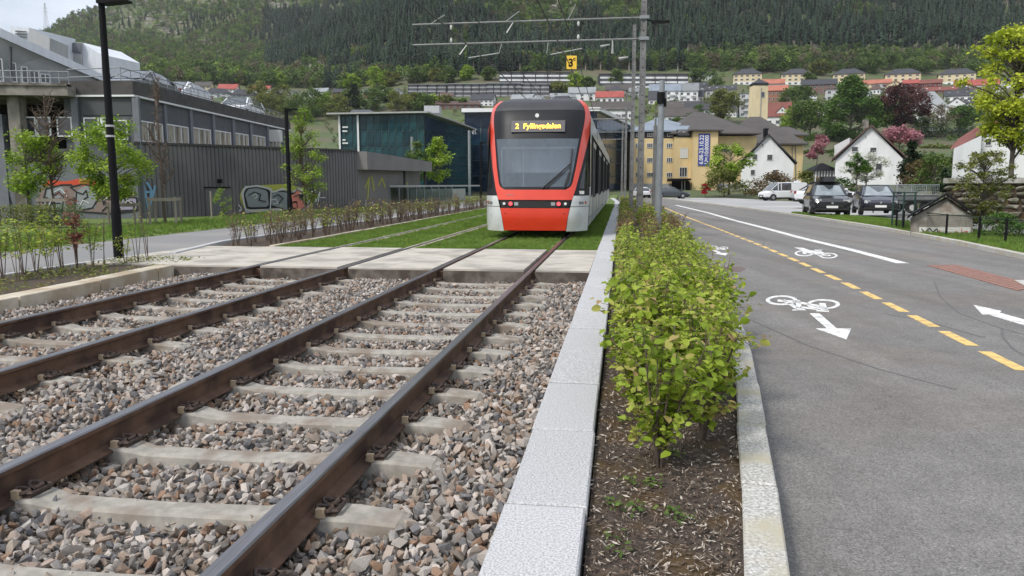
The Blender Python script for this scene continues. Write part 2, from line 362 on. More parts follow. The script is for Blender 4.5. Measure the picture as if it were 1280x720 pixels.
# ------------------------------------------------------------------ railway tracks
RP = [(-.036,-.008),(-.030,0),(.030,0),(.036,-.008),(.036,-.030),(.010,-.042),(.009,-.138),(.03,-.148),(.075,-.158),(.075,-.165),(-.075,-.165),(-.075,-.158),(-.03,-.148),(-.009,-.138),(-.010,-.042),(-.036,-.030)]
def rail_mb(x, y0, y1):
    b = MB(); n = len(RP); seg = [y0, y1]
    vs = [(x+p[0], y, p[1]) for y in seg for p in RP]
    for i in range(n):
        b.mi = 1 if i in (0, 1, 2) else 0
        b.add([], []); b.f.append((i, n+i, n+(i+1) % n, (i+1) % n)); b.m.append(b.mi)
    b.v = vs; b.mi = 0; b.f += [tuple(range(n)), tuple(range(2*n-1, n-1, -1))]; b.m += [0, 0]
    return b
def sleeper_mb():
    b = MB(); rows = []
    for x, hw, z in ((-1.2,.07,-.19),(-1.16,.085,-.166),(-.95,.095,-.150),(-.62,.095,-.150),(-.5,.08,-.176),(0,.075,-.183),(.5,.08,-.176),(.62,.095,-.150),(.95,.095,-.150),(1.16,.085,-.166),(1.2,.07,-.19)):
        rows.append([(x, -hw-.03, -.34), (x, -hw, z-.012), (x, -hw+.015, z), (x, hw-.015, z), (x, hw, z-.012), (x, hw+.03, -.34)])
    b.grid(rows); b.add(rows[0], [(0,1,2,3,4,5)]); b.add(rows[-1], [(5,4,3,2,1,0)]); return b
def clip_mb(sx):
    b = MB()
    b.mi = 0
    for q in (-.032, .032):
        pts = [(sx*(.072+.035*math.cos(a)-.0), q+.021*math.sin(a)*1.25, -.128+.006*math.cos(2*a)) for a in [i*math.pi/4 for i in range(9)]]
        b.tube(pts, .0085, 5, False)
    b.tube([(sx*.05, -.05, -.135), (sx*.125, -.045, -.13), (sx*.13, .045, -.13), (sx*.05, .05, -.135)], .009, 5)
    b.box(min(sx*.06, sx*.12), -.05, -.152, max(sx*.06, sx*.12), .05, -.142)
    b.mi = 1; b.box(min(sx*.045, sx*.08), -.068, -.15, max(sx*.045, sx*.08), -.05, -.118)
    return b
sl_me = sleeper_mb().mesh('sleeper', M['concrete'])
def grow(mb, k=1.3):
    mb.v = [(x*1.12, y*k, -.15+(z+.15)*k) for x, y, z in mb.v]; return mb
cl_me = {sx: grow(clip_mb(sx)).mesh('rail_clip', [M['clip'], M['clipend']]) for sx in (-1, 1)}
def track(cx, g, label, t_first, n):
    t = thing('railway_track', label, 'railway track', W(cx, T1), TR)
    for x in (-g, g): obj('rail', rail_mb(x, T0-T1, 0), [M['rail'], M['railtop']], t)
    for x in (-g, g): obj('rail', rail_mb(x, 0, 100), [M['rail'], M['railtop']], t, label='rail set flush in the crossing and the grass')
    for i in range(n):
        y = t_first+.69*i+random.uniform(-.015, .015)
        if y > T1-.2: break
        so_ = link('sleeper', sl_me, t, (random.uniform(-.02, .02), y-T1, random.uniform(-.004, .003)), R(random.uniform(-.7, .7)))
        for x in (-g, g):
            for sx in (-1, 1): link('rail_clip', cl_me[sx], t, (x, y-T1, 0), R(random.uniform(-3, 3)))
track(-2.13, .75, 'ballasted railway track with concrete sleepers that the red tram stands on', .45, 20)
track(-5.19, .77, 'ballasted railway track with rustier rails beside the low pale concrete kerb', .40, 20)
# crossing slabs
M['grime'] = mat('grimy_concrete', (.10,.085,.07), (.19,.165,.14), 5, .95, c3=(.07,.055,.045), s3=3, world=True)
cr = thing('level_crossing', 'pale concrete slab crossing over both tracks in front of the tram', 'level crossing', W(-4, CR0), TR)
edges = [-7.55, -5.19-.77-.075, -5.19-.77+.11, -5.19+.77-.11, -5.19+.77+.075, -2.13-.75-.075, -2.13-.75+.11, -2.13+.75-.11, -2.13+.75+.075, XR-.005]
for i in range(0, 9, 2):
    a, b_ = edges[i], edges[i+1]
    mb = MB(); mb.box(a+4, 0, -.45, b_+4, CR1-CR0, -.004+.002*(i % 4)); obj('slab', mb, M['slab'], cr)
    mb = MB(); mb.box(a+4.005, -.006, -.45, b_+4-.005, .003, -.03); obj('slab_face', mb, M['grime'], cr)
mb = MB()
for i in range(1, 8, 2): mb.box(edges[i]+4+.002, .002, -.45, edges[i+1]+4-.002, CR1-CR0, -.05)
obj('flangeway', mb, M['rail'], cr)
mb = MB(); mb.box(-9.1+4, .1, -.45, -7.56+4, CR1-CR0, -.008); obj('slab', mb, M['slab'], cr)
# granite edging in one metre blocks, with recessed joints
ed = thing('granite_edging', 'pale grey granite edging of long blocks between the ballast and the planted bed', 'edging', W(-.29, 0), TR)
def blocks(root, name, path, wdt, z0, z1, ln, m, z1f=None, start=0., jit=.006, gap=.02):
    # path: list of (s, t) of the block centre line; blocks follow it
    P = [Vector((a, b)) for a, b in path]; d = [0]
    for a, b in zip(P, P[1:]): d.append(d[-1]+(b-a).length)
    def at(x): return Vector((np.interp(x, d, [p.x for p in P]), np.interp(x, d, [p.y for p in P])))
    x = start
    while x < d[-1]-.05:
        x1 = min(x+ln, d[-1]); a = at(x+gap/2); b = at(x1-gap/2); v = (b-a).normalized(); nn = Vector((-v.y, v.x))*wdt/2
        j = random.uniform(-jit, jit); jn = Vector((-v.y, v.x))*random.uniform(-jit, jit)
        mb = MB(); c = .008; mid = (a+b)/2
        o = [a-nn, b-nn, b+nn, a+nn]; o = [p+jn-mid for p in o]
        i4 = [a-nn+(nn+v*wdt/2)*(c/wdt*2), b-nn+(nn-v*wdt/2)*(c/wdt*2), b+nn-(nn+v*wdt/2)*(c/wdt*2), a+nn-(nn-v*wdt/2)*(c/wdt*2)]; i4 = [p+jn-mid for p in i4]
        zt = [z1+j]*4 if z1f is None else [z1f(*(p+mid))+j*.5 for p in o]
        vs = [(p.x, p.y, z0) for p in o]+[(p.x, p.y, z-c) for p, z in zip(o, zt)]+[(p.x, p.y, z) for p, z in zip(i4, zt)]
        mb.add(vs, [(3,2,1,0),(0,1,5,4),(1,2,6,5),(2,3,7,6),(3,0,4,7),(4,5,9,8),(5,6,10,9),(6,7,11,10),(7,4,8,11),(8,9,10,11)])
        e = obj(name, mb, m, root, (mid.x, mid.y, 0), fixn=True); x = x1
    return root
blocks(ed, 'granite_block', [(0, .06), (0, 60), (-.6, 75)], .34, -.4, 0, 1.0, M['granite'])
# planted bed between the edging and the road kerb
kl = [(.40, 1.0), (.45, 2.6), (.58, 3.5), (.70, 4.5), (.88, 5.9), (1.0, 7.0), (1.06, 8.0), (1.15, 10), (1.35, 15), (1.55, 22), (1.55, 30), (1.3, 42), (.6, 62)]
kc = [(a+.075, b) for a, b in kl]
kb = thing('road_kerb', 'rough granite kerb curving between the planted bed and the road', 'kerb', (0, 0, 0), TR)
blocks(kb, 'kerb_stone', kc, .155, -.6, -.03, .95, M['kerb'], lambda s, t: -.03-.0022*max(t-4, 0), start=.6, jit=.006)
mb = MB(); pl = [(-.11, .2)]+[(-.11, t) for _, t in kl[1:]]+[(-.4, 70)]; pr = [(a+.01, b) for a, b in kl]+[(.2, 70)]; pr[0] = (.42, .2)
rows = []
for (a, b), (c_, d_) in zip(pl, pr): rows.append([(a+(c_-a)*i/8, b+(d_-b)*i/8, -.06-.0018*max(b-4, 0)+.015*math.sin(i*1.9+b*2)) for i in range(9)])
obj('planting_bed', MB().grid(rows), M['soil'], smooth=True, **TK, **S())
# mulch chips
n = 34000; tt = .9+(rng.random(n)**1.5)*12; kx = np.interp(tt, [b for a, b in kl], [a for a, b in kl]); ssx = -.10+rng.random(n)*(kx+.09)
P = np.stack([ssx, tt, -.045-.0018*np.maximum(tt-4, 0)+rng.uniform(-.008, .01, n)], 1)
me = leaf_mesh('bark_mulch', P, rng.uniform(.008, .036, n), M['chip'], tilt=.8, asp=.26, seed=4, lv=rng.random(n)**1.05)
link('bark_mulch', me, rz=TR, kind='stuff')
# road
rk = []
for p in [(1420, 352), (1280, 322), (1190, 302), (1100, 285), (1000, 269), (940, 260.5), (880, 253), (850, 249.5), (825, 246.2)]:
    rk.append(GS(*p, -.17, -.0015))
rk = [(9.2, -6), (8.6, 4), (8.0, 12)]+rk[1:]
left = [(.52, -6)]+[(a+.10, b) for a, b in kl[0:]]+[(.2, 75)]
far = GS(795, 240.5, -.17, -.0018)
poly = left+[(-1.5, 100), (6.5, 110)]+rk[::-1]
mb = MB()
road = obj('road', MB().prism([tuple(W(s, t)[:2]) for s, t in poly], lambda x, y: RZ+RS*y-.4, roadz), M['asphalt'], **S())
k2 = thing('road_kerb', 'pale kerb running along the far side of the road beside the grass verge', 'kerb', (0, 0, 0), TR)
blocks(k2, 'kerb_stone', [(a+.07, b) for a, b in rk], .16, -.75, 0, 1.0, M['kerb'], lambda s, t: RZ+RS*t+.11, jit=.003)
def sheet(name, px_polys, m, parent, dz=.004, thick=.003):
    mb = MB()
    for q in px_polys:
        pl = [G(a, b, RZ, RS) for a, b in q]; mb.prism([(p.x, p.y) for p in pl], lambda x, y: roadz(x, y)-.01, lambda x, y: roadz(x, y)+dz)
    return obj(name, mb, m, parent)
def strip_st(a, b, wd):              # quad between two track-frame points
    a = Vector(a); b = Vector(b); v = (b-a).normalized(); n_ = Vector((-v.y, v.x))*wd/2
    return [a-n_, b-n_, b+n_, a+n_]
def paint_st(name, polys, m, parent, dz=.004):
    mb = MB()
    for q in polys:
        mb.prism([tuple(W(*p)[:2]) for p in q], lambda x, y: roadz(x, y)-.01, lambda x, y: roadz(x, y)+dz)
    return obj(name, mb, m, parent)
# yellow centre line: dashes near, merging into a line far off
yc = [GS(*p, RZ, RS) for p in [(1262, 455), (1195, 422), (1122, 385.5), (1060, 355.5), (1000, 328), (950, 306.5), (900, 287), (860, 272), (830, 259.5)]]
yt = [q[1] for q in yc]; yx = [q[0] for q in yc]
def yl(t): return float(np.interp(t, yt, yx)) if t > yt[0] else yx[0]-.03*(yt[0]-t)
t = 1.0-.07
t = 6.78-1.02*5
while t < 33: paint_st('lane_marking', [strip_st((yl(t), t), (yl(t+.74), t+.74), .115)], M['ypaint'], road); t += 1.02 if t < 9 else 1.08
paint_st('lane_marking', [strip_st((yl(a), a), (yl(a+3), a+3.03), .12) for a in np.arange(33, 57, 3.0)], M['ypaint'], road)
# white edge line that ends in a slant
wl = [(5.62, 15.8), (5.62, 24), (5.72, 32), (5.70, 40), (5.42, 51), (4.9, 61), (3.6, 75), (2.2, 88)]
wl = [(GS(*p, RZ, RS)) for p in [(1128, 329), (1065, 312.5), (1000, 297), (950, 283.5), (920, 276), (885, 266), (862, 260.5), (845, 256.5)]]
paint_st('lane_marking', [strip_st(a, (b[0], b[1]+.02), .24) for a, b in zip(wl, wl[1:])], M['wpaint'], road)
# second thin white line of the far lane
w2 = [GS(*p, RZ, RS) for p in [(1010, 281), (940, 266), (890, 257), (860, 252.5)]]
# cycle symbols and arrows
def ring(cx, cy, rx, ry, wx, wy, n=20, tilt=0):
    o = [(cx+rx*math.cos(a)+tilt*math.sin(a)*ry, cy+ry*math.sin(a)) for a in [2*math.pi*i/n for i in range(n)]]
    q = [(cx+(rx-wx)*math.cos(a)+tilt*math.sin(a)*ry, cy+(ry-wy)*math.sin(a)) for a in [2*math.pi*i/n for i in range(n)]]
    return [[o[i], o[(i+1) % n], q[(i+1) % n], q[i]] for i in range(n)]
def cyc(x, y, k, up=False):
    u = -1 if up else 1; T = lambda p: (x+p[0]*k*(u if up else 1), y+p[1]*k*u)
    pol = ring(-25, -4.5, 20, 6, 5, 1.7)+ring(27, .5, 21, 6.3, 5, 1.7)
    pol += [[(-26,-4.5),(-21,-5.5),(-3,5),(-8,6)], [(-30,-5.5),(-6,-3.5),(24,2),(22,4),(-8,-1.5),(-30,-3)], [(-8,-4.5),(-2,-4.5),(1,7),(-6,7)],
            [(-11,7),(3,6.2),(6,8),(-12,8.2)], [(22,-1),(30,-.5),(33,9.5),(24,7.5)], [(-2,3),(22,6),(20,7.5),(-2,5)], [(20,7.5),(34,8),(34,10),(18,9)]]
    return [[T(p) for p in q] for q in pol]
sheet('cycle_symbol', cyc(1002, 380, 1.0), M['wpaint'], road)
sheet('lane_arrow', [[(1012,392),(1024,392),(1046,411),(1064,411),(1058,424.5),(1020,411),(1034,411)]], M['wpaint'], road, .005)
sheet('cycle_symbol', cyc(1021, 317, .58, True), M['wpaint'], road)
sheet('lane_arrow', [[(993,309.5),(1004,310),(1013,313.5),(1030,316.5),(1024,317.5),(1006,314.5)]], M['wpaint'], road, .005)
sheet('cycle_symbol', cyc(898, 310, .26), M['wpaint'], road)
sheet('lane_arrow', [[(890,313),(895,313),(903,316.5),(910,316.5),(907,319.5),(893,317),(898,316.5)]], M['wpaint'], road, .005)
sheet('lane_arrow', [[(1217,381.5),(1252,389),(1249,391),(1330,414),(1322,419),(1236,393.5),(1228,393.5)]], M['wpaint'], road, .005)
# tyre marks and patches
M['skid'] = mat('tyre_rubber', (.095,.093,.092), (.135,.132,.13), 60, .8)
for q in ([(930,396),(1010,432),(1100,462),(1195,487)], [(1168,352),(1176,372),(1200,392),(1250,410),(1290,421)], [(1252,410),(1254,422),(1266,436),(1290,450)], [(946,290),(956,300),(952,312)], [(1110,393),(1160,402),(1230,422)]):
    pts2 = [GS(*p, RZ, RS) for p in q]
    paint_st('tyre_mark', [strip_st(a, b, .024) for a, b in zip(pts2, pts2[1:])], M['skid'], road, .0025)
M['patch'] = mat('asphalt_patch', (.12,.085,.08), (.16,.12,.115), 60, .9)
sheet('surface_patch', [[(893,335),(925,332.5),(933,336),(925,340),(896,340)]], M['patch'], road, .0022)
# red paved strip, brick by brick
rp_ = [GS(*p, RZ, RS) for p in [(1157,331.5),(1272,364),(1280,352),(1190,330)]]
mb = MB(); n_ = 0
a0 = Vector(GS(1158,332,RZ,RS)); a1 = Vector(GS(1272,364,RZ,RS)); b0 = Vector(GS(1196,331.5,RZ,RS)); b1 = Vector(GS(1300,358,RZ,RS))
bme = None
for i in range(20):
    for j in range(5):
        f = lambda u_, v_: (a0.lerp(a1, u_)).lerp(b0.lerp(b1, u_), v_)
        u0, u1, v0, v1 = i/20+.002, (i+1)/20-.002, j/5+.01, (j+1)/5-.01
        q = [f(u0, v0), f(u1, v0), f(u1, v1), f(u0, v1)]
        mb.prism([tuple(W(*p)[:2]) for p in q], lambda x, y: roadz(x, y)-.01, lambda x, y: roadz(x, y)+.012)
obj('paving_brick', mb, M['redpave'], road, kind='stuff')
sheet('kerb_inset', [[(1268,351.5),(1330,351),(1330,361),(1284,360)]], M['kerb'], road, .02)
# ------------------------------------------------------------------ left side: kerb, bed, path, verge
k3 = thing('pale_kerb', 'low pale concrete kerb of long blocks beside the left track', 'kerb', (0, 0, 0), TR)
blocks(k3, 'kerb_block', [(-7.2, 2), (-7.25, 7.6), (-7.35, 10), (-7.5, 11.8)], .3, -.5, 0.0, 1.55, M['pale_kerb'])
obj('left_bed', MB().prism([(-9.1, 1), (-7.3, 1), (-7.55, 11.9), (-7.6, 13.4), (-9.05, 13.6)], -.5, -.035), M['soil'], **TK, **S())
obj('path', MB().prism([(-12.35, -5), (-9.1, -5), (-9.05, 13.7), (-8.7, 15.5), (-9.15, 17), (-9.1, 25), (-8.6, 40), (-8.0, 70), (-7.5, 100), (-10, 100), (-12.2, 45), (-12.35, 20)], -.5, -.05), M['asphalt2'], **TK, **S())
obj('path', MB().prism([(-9.1, 13.45), (-7.56, 13.2), (-7.56, 15.7), (-8.6, 16.2), (-9.1, 15.8)], -.5, -.036), M['redpave'], **TK, **S())
obj('planting_strip', MB().prism([(-8.75, 15.6), (-7.5, 15.62), (-7.5, 90), (-8.2, 90), (-9.0, 40), (-9.05, 17)], -.5, -.03), M['soil'], **TK, **S())
k4 = thing('white_kerb', 'narrow white kerb between the grass track and the shrub strip', 'kerb', (0, 0, 0), TR)
blocks(k4, 'kerb_block', [(-7.47, 15.7), (-7.47, 90)], .12, -.5, .01, 2.0, M['pale_kerb'])
k5 = thing('white_kerb', 'short white granite kerb at the corner of the shrub strip by the path', 'kerb', (0, 0, 0), TR)
blocks(k5, 'kerb_block', [(-8.6, 13.8), (-9.2, 16.8), (-9.17, 25), (-8.65, 40)], .13, -.5, .02, 1.5, M['granite'])
k6 = thing('white_kerb', 'thin pale kerb between the path and the sapling bed', 'kerb', (0, 0, 0), TR)
blocks(k6, 'kerb_block', [(-9.15, 4), (-9.1, 13.5)], .1, -.5, .0, 1.0, M['granite'])
obj('verge', MB().prism([(-22, 5), (-12.36, 5), (-12.36, 20), (-12.21, 45), (-10.5, 90), (-22, 90)], -.5, -.045), M['track_grass_base'], **TK, **S())
obj('track_lawn', MB().box(-7.42, CR1, -.5, XR, 100, -.045), M['track_grass_base'], **TK, **S())
# concrete strips beside the flush rails in the grass
gs = thing('rail_edging', 'pale strips of segmented edging hugging the left rails in the grass', 'edging', W(-5.19, CR1), TR)
mb = MB()
for x in (-.77, .77):
    for i in range(150):
        mb.box(x-.11, i*.34, -.2, x-.05, i*.34+.30, -.012); mb.box(x+.05, i*.34, -.2, x+.11, i*.34+.30, -.012)
o = obj('edging_piece', mb, M['pale_kerb'], gs, kind='stuff')
# short grass
def tuft(name, seed, h=.07, n=12, r=.035, m=None, wd=.005):
    rr = random.Random(seed); mb = MB()
    for _ in range(n):
        x, y = rr.uniform(-r, r), rr.uniform(-r, r); a = rr.uniform(0, 6.3); hh = h*rr.uniform(.6, 1.1); lx, ly = rr.uniform(-.4, .4)*hh, rr.uniform(-.4, .4)*hh
        dx, dy = math.cos(a)*wd, math.sin(a)*wd
        mb.add([(x-dx, y-dy, 0), (x+dx, y+dy, 0), (x+lx, y+ly, hh)], [(0, 1, 2)])
    return proto(name, mb.mesh(name, m or M['blade']))
tufts = [tuft('tuft_kind_%d' % i, i) for i in range(4)]
def lawn(name, regions, dens, zf, k=1., **kw):
    P = []
    for s0, s1, t0, t1, d in regions:
        n = int((s1-s0)*(t1-t0)*d*dens); P.append(np.stack([rng.uniform(s0, s1, n), t0+(t1-t0)*rng.random(n)**1.5, np.zeros(n)], 1))
    P = np.concatenate(P); P[:, 2] = zf
    n = len(P); sc = rng.uniform(.7, 1.3, (n, 1))*np.array([[1, 1, 1]])*k*(1+np.maximum(P[:, 1:2]-20, 0)*.03)
    return scatter(name, P, np.stack([np.zeros(n), np.zeros(n), rng.uniform(0, 6.3, n)], 1), sc, rng.integers(0, 4, n), tufts, **kw)
X1, X2, X3, X4 = -5.19-.9, -5.19-.66, -5.19+.66, -5.19+.9
Y1, Y2, Y3, Y4 = -2.13-.87, -2.13-.64, -2.13+.64, -2.13+.87
lawn('lawn_grass', [(-7.38, X1, CR1+.02, 45, 60), (X2, X3, CR1+.02, 45, 60), (X4, Y1, CR1+.02, 40, 60), (Y2, Y3, CR1+.02, 28, 60), (Y4, XR-.02, CR1+.02, 50, 70)], 1.7, -.05, 1.0, rz=TR)
lawn('verge_grass', [(-16, -12.4, 8, 42, 30)], 1.0, -.05, 1.7, rz=TR)
# ================================================================== THE TRAM
M['tram_black'] = mat('tram_black_glass', (.016,.017,.020), rough=.42, spec=.2)
M['tram_roof'] = mat('tram_dark_roof', (.03,.03,.033), (.04,.04,.044), 3, .5)
M['tram_red'] = mat('tram_red_paint', (.62,.045,.018), (.68,.06,.025), 1.5, .28, coat=.4)
M['tram_red2'] = mat('tram_red_bumper', (.60,.032,.01), (.66,.045,.015), 1.5, .35, coat=.2)
M['tram_white'] = mat('tram_white_paint', (.50,.52,.51), (.57,.59,.58), 2, .3, coat=.3, c3=(.44,.45,.43), s3=2)
M['tram_grey'] = mat('tram_grey_paint', (.30,.32,.33), (.36,.38,.385), 2, .35, coat=.2)
M['rubber'] = mat('black_rubber', (.015,.015,.016), rough=.7)
M['dark'] = mat('dark_underframe', (.012,.012,.013), rough=.9)
M['lamp_red'] = mat('red_tail_lamp', (.8,.06,.07), rough=.2, emit=((1,.12,.14), .45))
M['lamp_clear'] = mat('clear_lamp', (.75,.76,.75), rough=.15, coat=.5)
M['seat_cloth'] = mat('cab_interior', (.22,.25,.29), (.36,.39,.43), 4, .8)
M['steel'] = mat('plain_steel', (.42,.43,.44), (.52,.53,.54), 6, .4, metal=.5)
def glass(name, tint=(.5,.55,.58), rough=.03, alpha=.5, base=(.02,.025,.03)):
    m = bpy.data.materials.new(name); m.use_nodes = True; t = m.node_tree; n = t.nodes; l = t.links.new
    b = n['Principled BSDF']; b.inputs['Base Color'].default_value = (*base,1); b.inputs['Roughness'].default_value = rough; b.inputs['Coat Weight'].default_value = .6
    tr = n.new('ShaderNodeBsdfTransparent'); tr.inputs['Color'].default_value = (*tint, 1); ms = n.new('ShaderNodeMixShader'); ms.inputs[0].default_value = alpha
    l(tr.outputs[0], ms.inputs[1]); l(b.outputs[0], ms.inputs[2]); l(ms.outputs[0], n['Material Output'].inputs['Surface']); return m
M['windscreen'] = glass('tram_windscreen', (.86,.91,.95), .04, .5, (.17,.21,.25))  # pale milky base colour stands in for reflections on the windscreen
M['cabglass'] = glass('tram_cab_side_glass', (.45,.52,.52), .05, .6)
M['sideglass'] = mat('tram_side_glass', (.012,.013,.015), (.06,.058,.05), 1.4, .5, spec=0, stretch=(1,1,.1))  # vertical cream streaks paint reflections into glass without gloss
tram = thing('tram', 'red and white articulated tram with dark windscreen standing on the right track', 'tram', W(-2.13, 19.05), TR)
ZT = [.18, .5, .74, .94, 1.02, 1.19, 1.35, 1.75, 2.3, 2.6, 2.9, 3.15, 3.3, 3.42, 3.50, 3.55, 3.57]
def prof(tbl, z): return float(np.interp(z, [a for a, b in tbl], [b for a, b in tbl]))
YC = [(.18,.06),(.5,.0),(.94,.02),(1.19,.08),(1.75,.24),(2.3,.42),(2.9,.66),(3.15,.80),(3.3,.92),(3.42,1.08),(3.50,1.28),(3.55,1.6),(3.575,2.0)]
HO = [(.18,1.29),(.5,1.31),(1.0,1.325),(2.6,1.325),(2.9,1.325),(3.15,1.30),(3.3,1.25),(3.42,1.16),(3.5,1.05),(3.57,.85)]
HR = [(.18,.775),(.5,.82),(.74,.87),(.94,.92),(1.19,1.0),(1.75,1.13),(2.3,1.24),(2.6,1.30),(2.9,1.322),(3.15,1.295),(3.3,1.245),(3.42,1.15),(3.5,1.04),(3.57,.84)]
HG = [(1.19,.76),(1.24,.86),(1.30,.905),(1.35,.925),(1.75,1.0),(2.3,1.08),(2.9,1.17),(3.15,1.18),(3.3,1.13),(3.42,1.04),(3.5,.94),(3.57,.78)]
def sy(x, z):                         # the nose surface: distance back from the foremost point
    c = prof(YC, z); k = min(abs(x)/1.325, 1)
    return c+.09*k**2+.62*k**7*(1.0-.25*min(max((z-2.4)/1, 0), 1))+.0
def patch(x0f, x1f, zs, nx=10, off=0., mirror=False):
    rows = []
    for z in zs:
        a, b = (x0f(z) if callable(x0f) else x0f), (x1f(z) if callable(x1f) else x1f)
        rows.append([((-1 if mirror else 1)*(a+(b-a)*i/nx), sy(a+(b-a)*i/nx, z)-off, z) for i in range(nx+1)])
    if mirror: rows = [r[::-1] for r in rows]
    return rows
def zr(a, b, n=14): return [a+(b-a)*i/n for i in range(n+1)]
ho = lambda z: prof(HO, z); hr = lambda z: prof(HR, z); hg = lambda z: prof(HG, z)
ztop = sorted(set(zr(2.46, 3.15, 6)+[3.2, 3.25, 3.3, 3.36, 3.42, 3.46, 3.5, 3.53, 3.55, 3.57]))
b = MB(); b.grid(patch(lambda z: -hg(z), hg, [z for z in ztop if z <= 3.21], 20)); obj('display_panel', b, M['tram_black'], tram, smooth=True)
b = MB(); b.grid(patch(lambda z: -hg(z), hg, [z for z in ztop if z >= 3.19], 20)); obj('roof_dome', b, M['tram_roof'], tram, smooth=True)
b = MB(); b.grid(patch(lambda z: -hg(z)+.055, lambda z: hg(z)-.055, zr(1.26, 2.46, 12), 20, .002)); obj('windscreen', b, M['windscreen'], tram, smooth=True)
b = MB()                               # black border of the windscreen
for mi in (False, True): b.grid(patch(lambda z: hg(z)-.06, hg, zr(1.19, 2.46, 14), 3, .0, mi))
b.grid(patch(lambda z: -hg(z), hg, [1.19, 1.22, 1.27], 20)); obj('windscreen_frame', b, M['tram_black'], tram, smooth=True)
b = MB()
for mi in (False, True): b.grid(patch(hg, hr, sorted(set(zr(1.19, 3.57, 26)+[1.24, 1.3])), 4, .012, mi))
b.grid(patch(lambda z: -hr(z), hr, zr(.94, 1.19, 4), 24, .012))
# edge lips
obj('front_frame', b, M['tram_red'], tram, smooth=True)
b = MB(); b.grid(patch(lambda z: -hr(z)+.03, lambda z: hr(z)-.03, [.745, .8, .88, .935], 24, -.01)); obj('lamp_band', b, M['rubber'], tram, smooth=True)
b = MB(); b.grid(patch(lambda z: -hr(z), hr, zr(.18, .735, 6), 24, .015)); b.add([(-.775, sy(.775,.18)-.015, .18), (.775, sy(.775,.18)-.015, .18), (.775, 1, .2), (-.775, 1, .2)], [(0,3,2,1)])
obj('bumper', b, M['tram_red2'], tram, smooth=True)
for mi in (False, True):
    for z0, z1, nm in ((.16, .765, 'corner_panel'), (.78, 1.04, 'corner_panel')):
        b = MB(); b.grid(patch(lambda z: hr(z)+.008, ho, zr(z0, z1, 5), 10, .006, mi)); obj(nm, b, M['tram_white'], tram, smooth=True)
    b = MB(); b.grid(patch(lambda z: hr(z)+.0, lambda z: ho(z)-.002, zr(1.0, 2.75, 16), 12, -.004, mi)); obj('cab_pillar', b, M['tram_black'], tram, smooth=True)
    sx = -1 if mi else 1
    # cab side window
    b = MB(); b.add([(sx*1.328, .75, 1.25), (sx*1.328, 1.35, 1.25), (sx*1.328, 1.45, 2.35), (sx*1.328, 1.15, 2.35)], [(0,1,2,3)]); obj('side_window', b, M['cabglass'], tram)
    b = MB(); b.grid(patch(lambda z: hr(z)+.06, lambda z: ho(z)-.03, zr(1.22, 2.2, 8), 8, .004, mi)); obj('corner_window', b, M['cabglass'], tram, smooth=True)
    b = MB(); b.box(sx*1.12-.07, sy(1.12, 1.13)-.03, 1.08, sx*1.12+.09, sy(1.12, 1.13)+.1, 1.16); obj('sticker', b, M['tram_white'], tram) if sx > 0 else None
    for x, r_, m_, z in ((.60, .05, 'lamp_red', .845), (.765, .035, 'lamp_clear', .845)):
        b = MB(); y = sy(x, z); b.tube([(sx*x, y-.03, z), (sx*x, y+.03, z)], [r_, r_], 18); l_ = obj('tail_lamp' if m_ == 'lamp_red' else 'headlamp', b, M[m_], tram)
        b = MB(); b.tube([(sx*x, y-.024, z), (sx*x, y+.03, z)], [r_*1.22]*2, 18); obj('lamp_ring', b, M['rubber'], l_)
    b = MB(); x = .46; y = sy(x, .84); b.box(sx*x-.05, y-.0, .80, sx*x+.05, y+.05, .88); obj('reflector', b, M['tram_grey'], tram)
    b = MB(); y = sy(1.235, .86); b.tube([(sx*1.235, y-.03, .87), (sx*1.235, y+.1, .87)], .034, 12); obj('side_marker', b, mat('amber_lamp', (.35,.08,.03), rough=.3), tram)
b = MB(); y = sy(0, 3.05); b.tube([(-.02, y-.035, 3.05), (-.02, y+.1, 3.05)], .05, 16); obj('rear_camera', b, M['lamp_clear'], tram)
# panel seams and door catch
b = MB(); b.box(-1.13, sy(1.13, .55)-.015, .50, -1.10, sy(1.13, .55)+.05, .58); obj('catch', b, M['rubber'], tram)
b = MB()
for sx in (-1, 1): b.box(sx*.74-.02, sy(.74,.6)-.02, .6, sx*.74+.02, sy(.74,.6)+.05, .615)
obj('bumper_slot', b, M['rubber'], tram)
# destination display
dc = (.05, .67-.07, 2.78)
slope = math.atan2(.24/.6, 1)
b = MB(); y0, y1 = sy(0, 2.64)-.03, sy(0, 2.94)-.03
b.add([(-.66, y0, 2.63), (.70, y0, 2.63), (.70, y1, 2.92), (-.66, y1, 2.92), (-.66, y0+.1, 2.63), (.70, y0+.1, 2.63), (.70, y1+.1, 2.92), (-.66, y1+.1, 2.92)], [(0,1,2,3),(0,4,5,1),(3,2,6,7),(0,3,7,4),(1,5,6,2)])
M['display'] = mat('display_screen', (.075,.072,.078), rough=.3)
dp = obj('destination_display', b, M['display'], tram)
M['led'] = mat('amber_led', (.8,.45,.05), emit=((1,.55,.07), 1.3))
def text(name, s, size, m, parent, loc, rot, ext_=.001, align='CENTER', width=None, bold=0, spacing=1.):
    c = bpy.data.curves.new(name, 'FONT'); c.body = s; c.size = size; c.extrude = ext_; c.align_x = align; c.align_y = 'CENTER'; c.offset = bold; c.resolution_u = 3
    c.space_character = spacing
    o = bpy.data.objects.new(name, c); C.objects.link(o)
    me = bpy.data.meshes.new_from_object(o); bpy.data.objects.remove(o); bpy.data.curves.remove(c)
    me.materials.clear(); me.materials.append(m)
    if width:
        xs = [v.co.x for v in me.vertices]; k = width/(max(xs)-min(xs))
        for v in me.vertices: v.co.x *= k
    me.name = name; e = link(name, me, parent, loc); e.rotation_euler = rot; return e
lean = math.pi/2-math.atan2(y1-y0, .29)
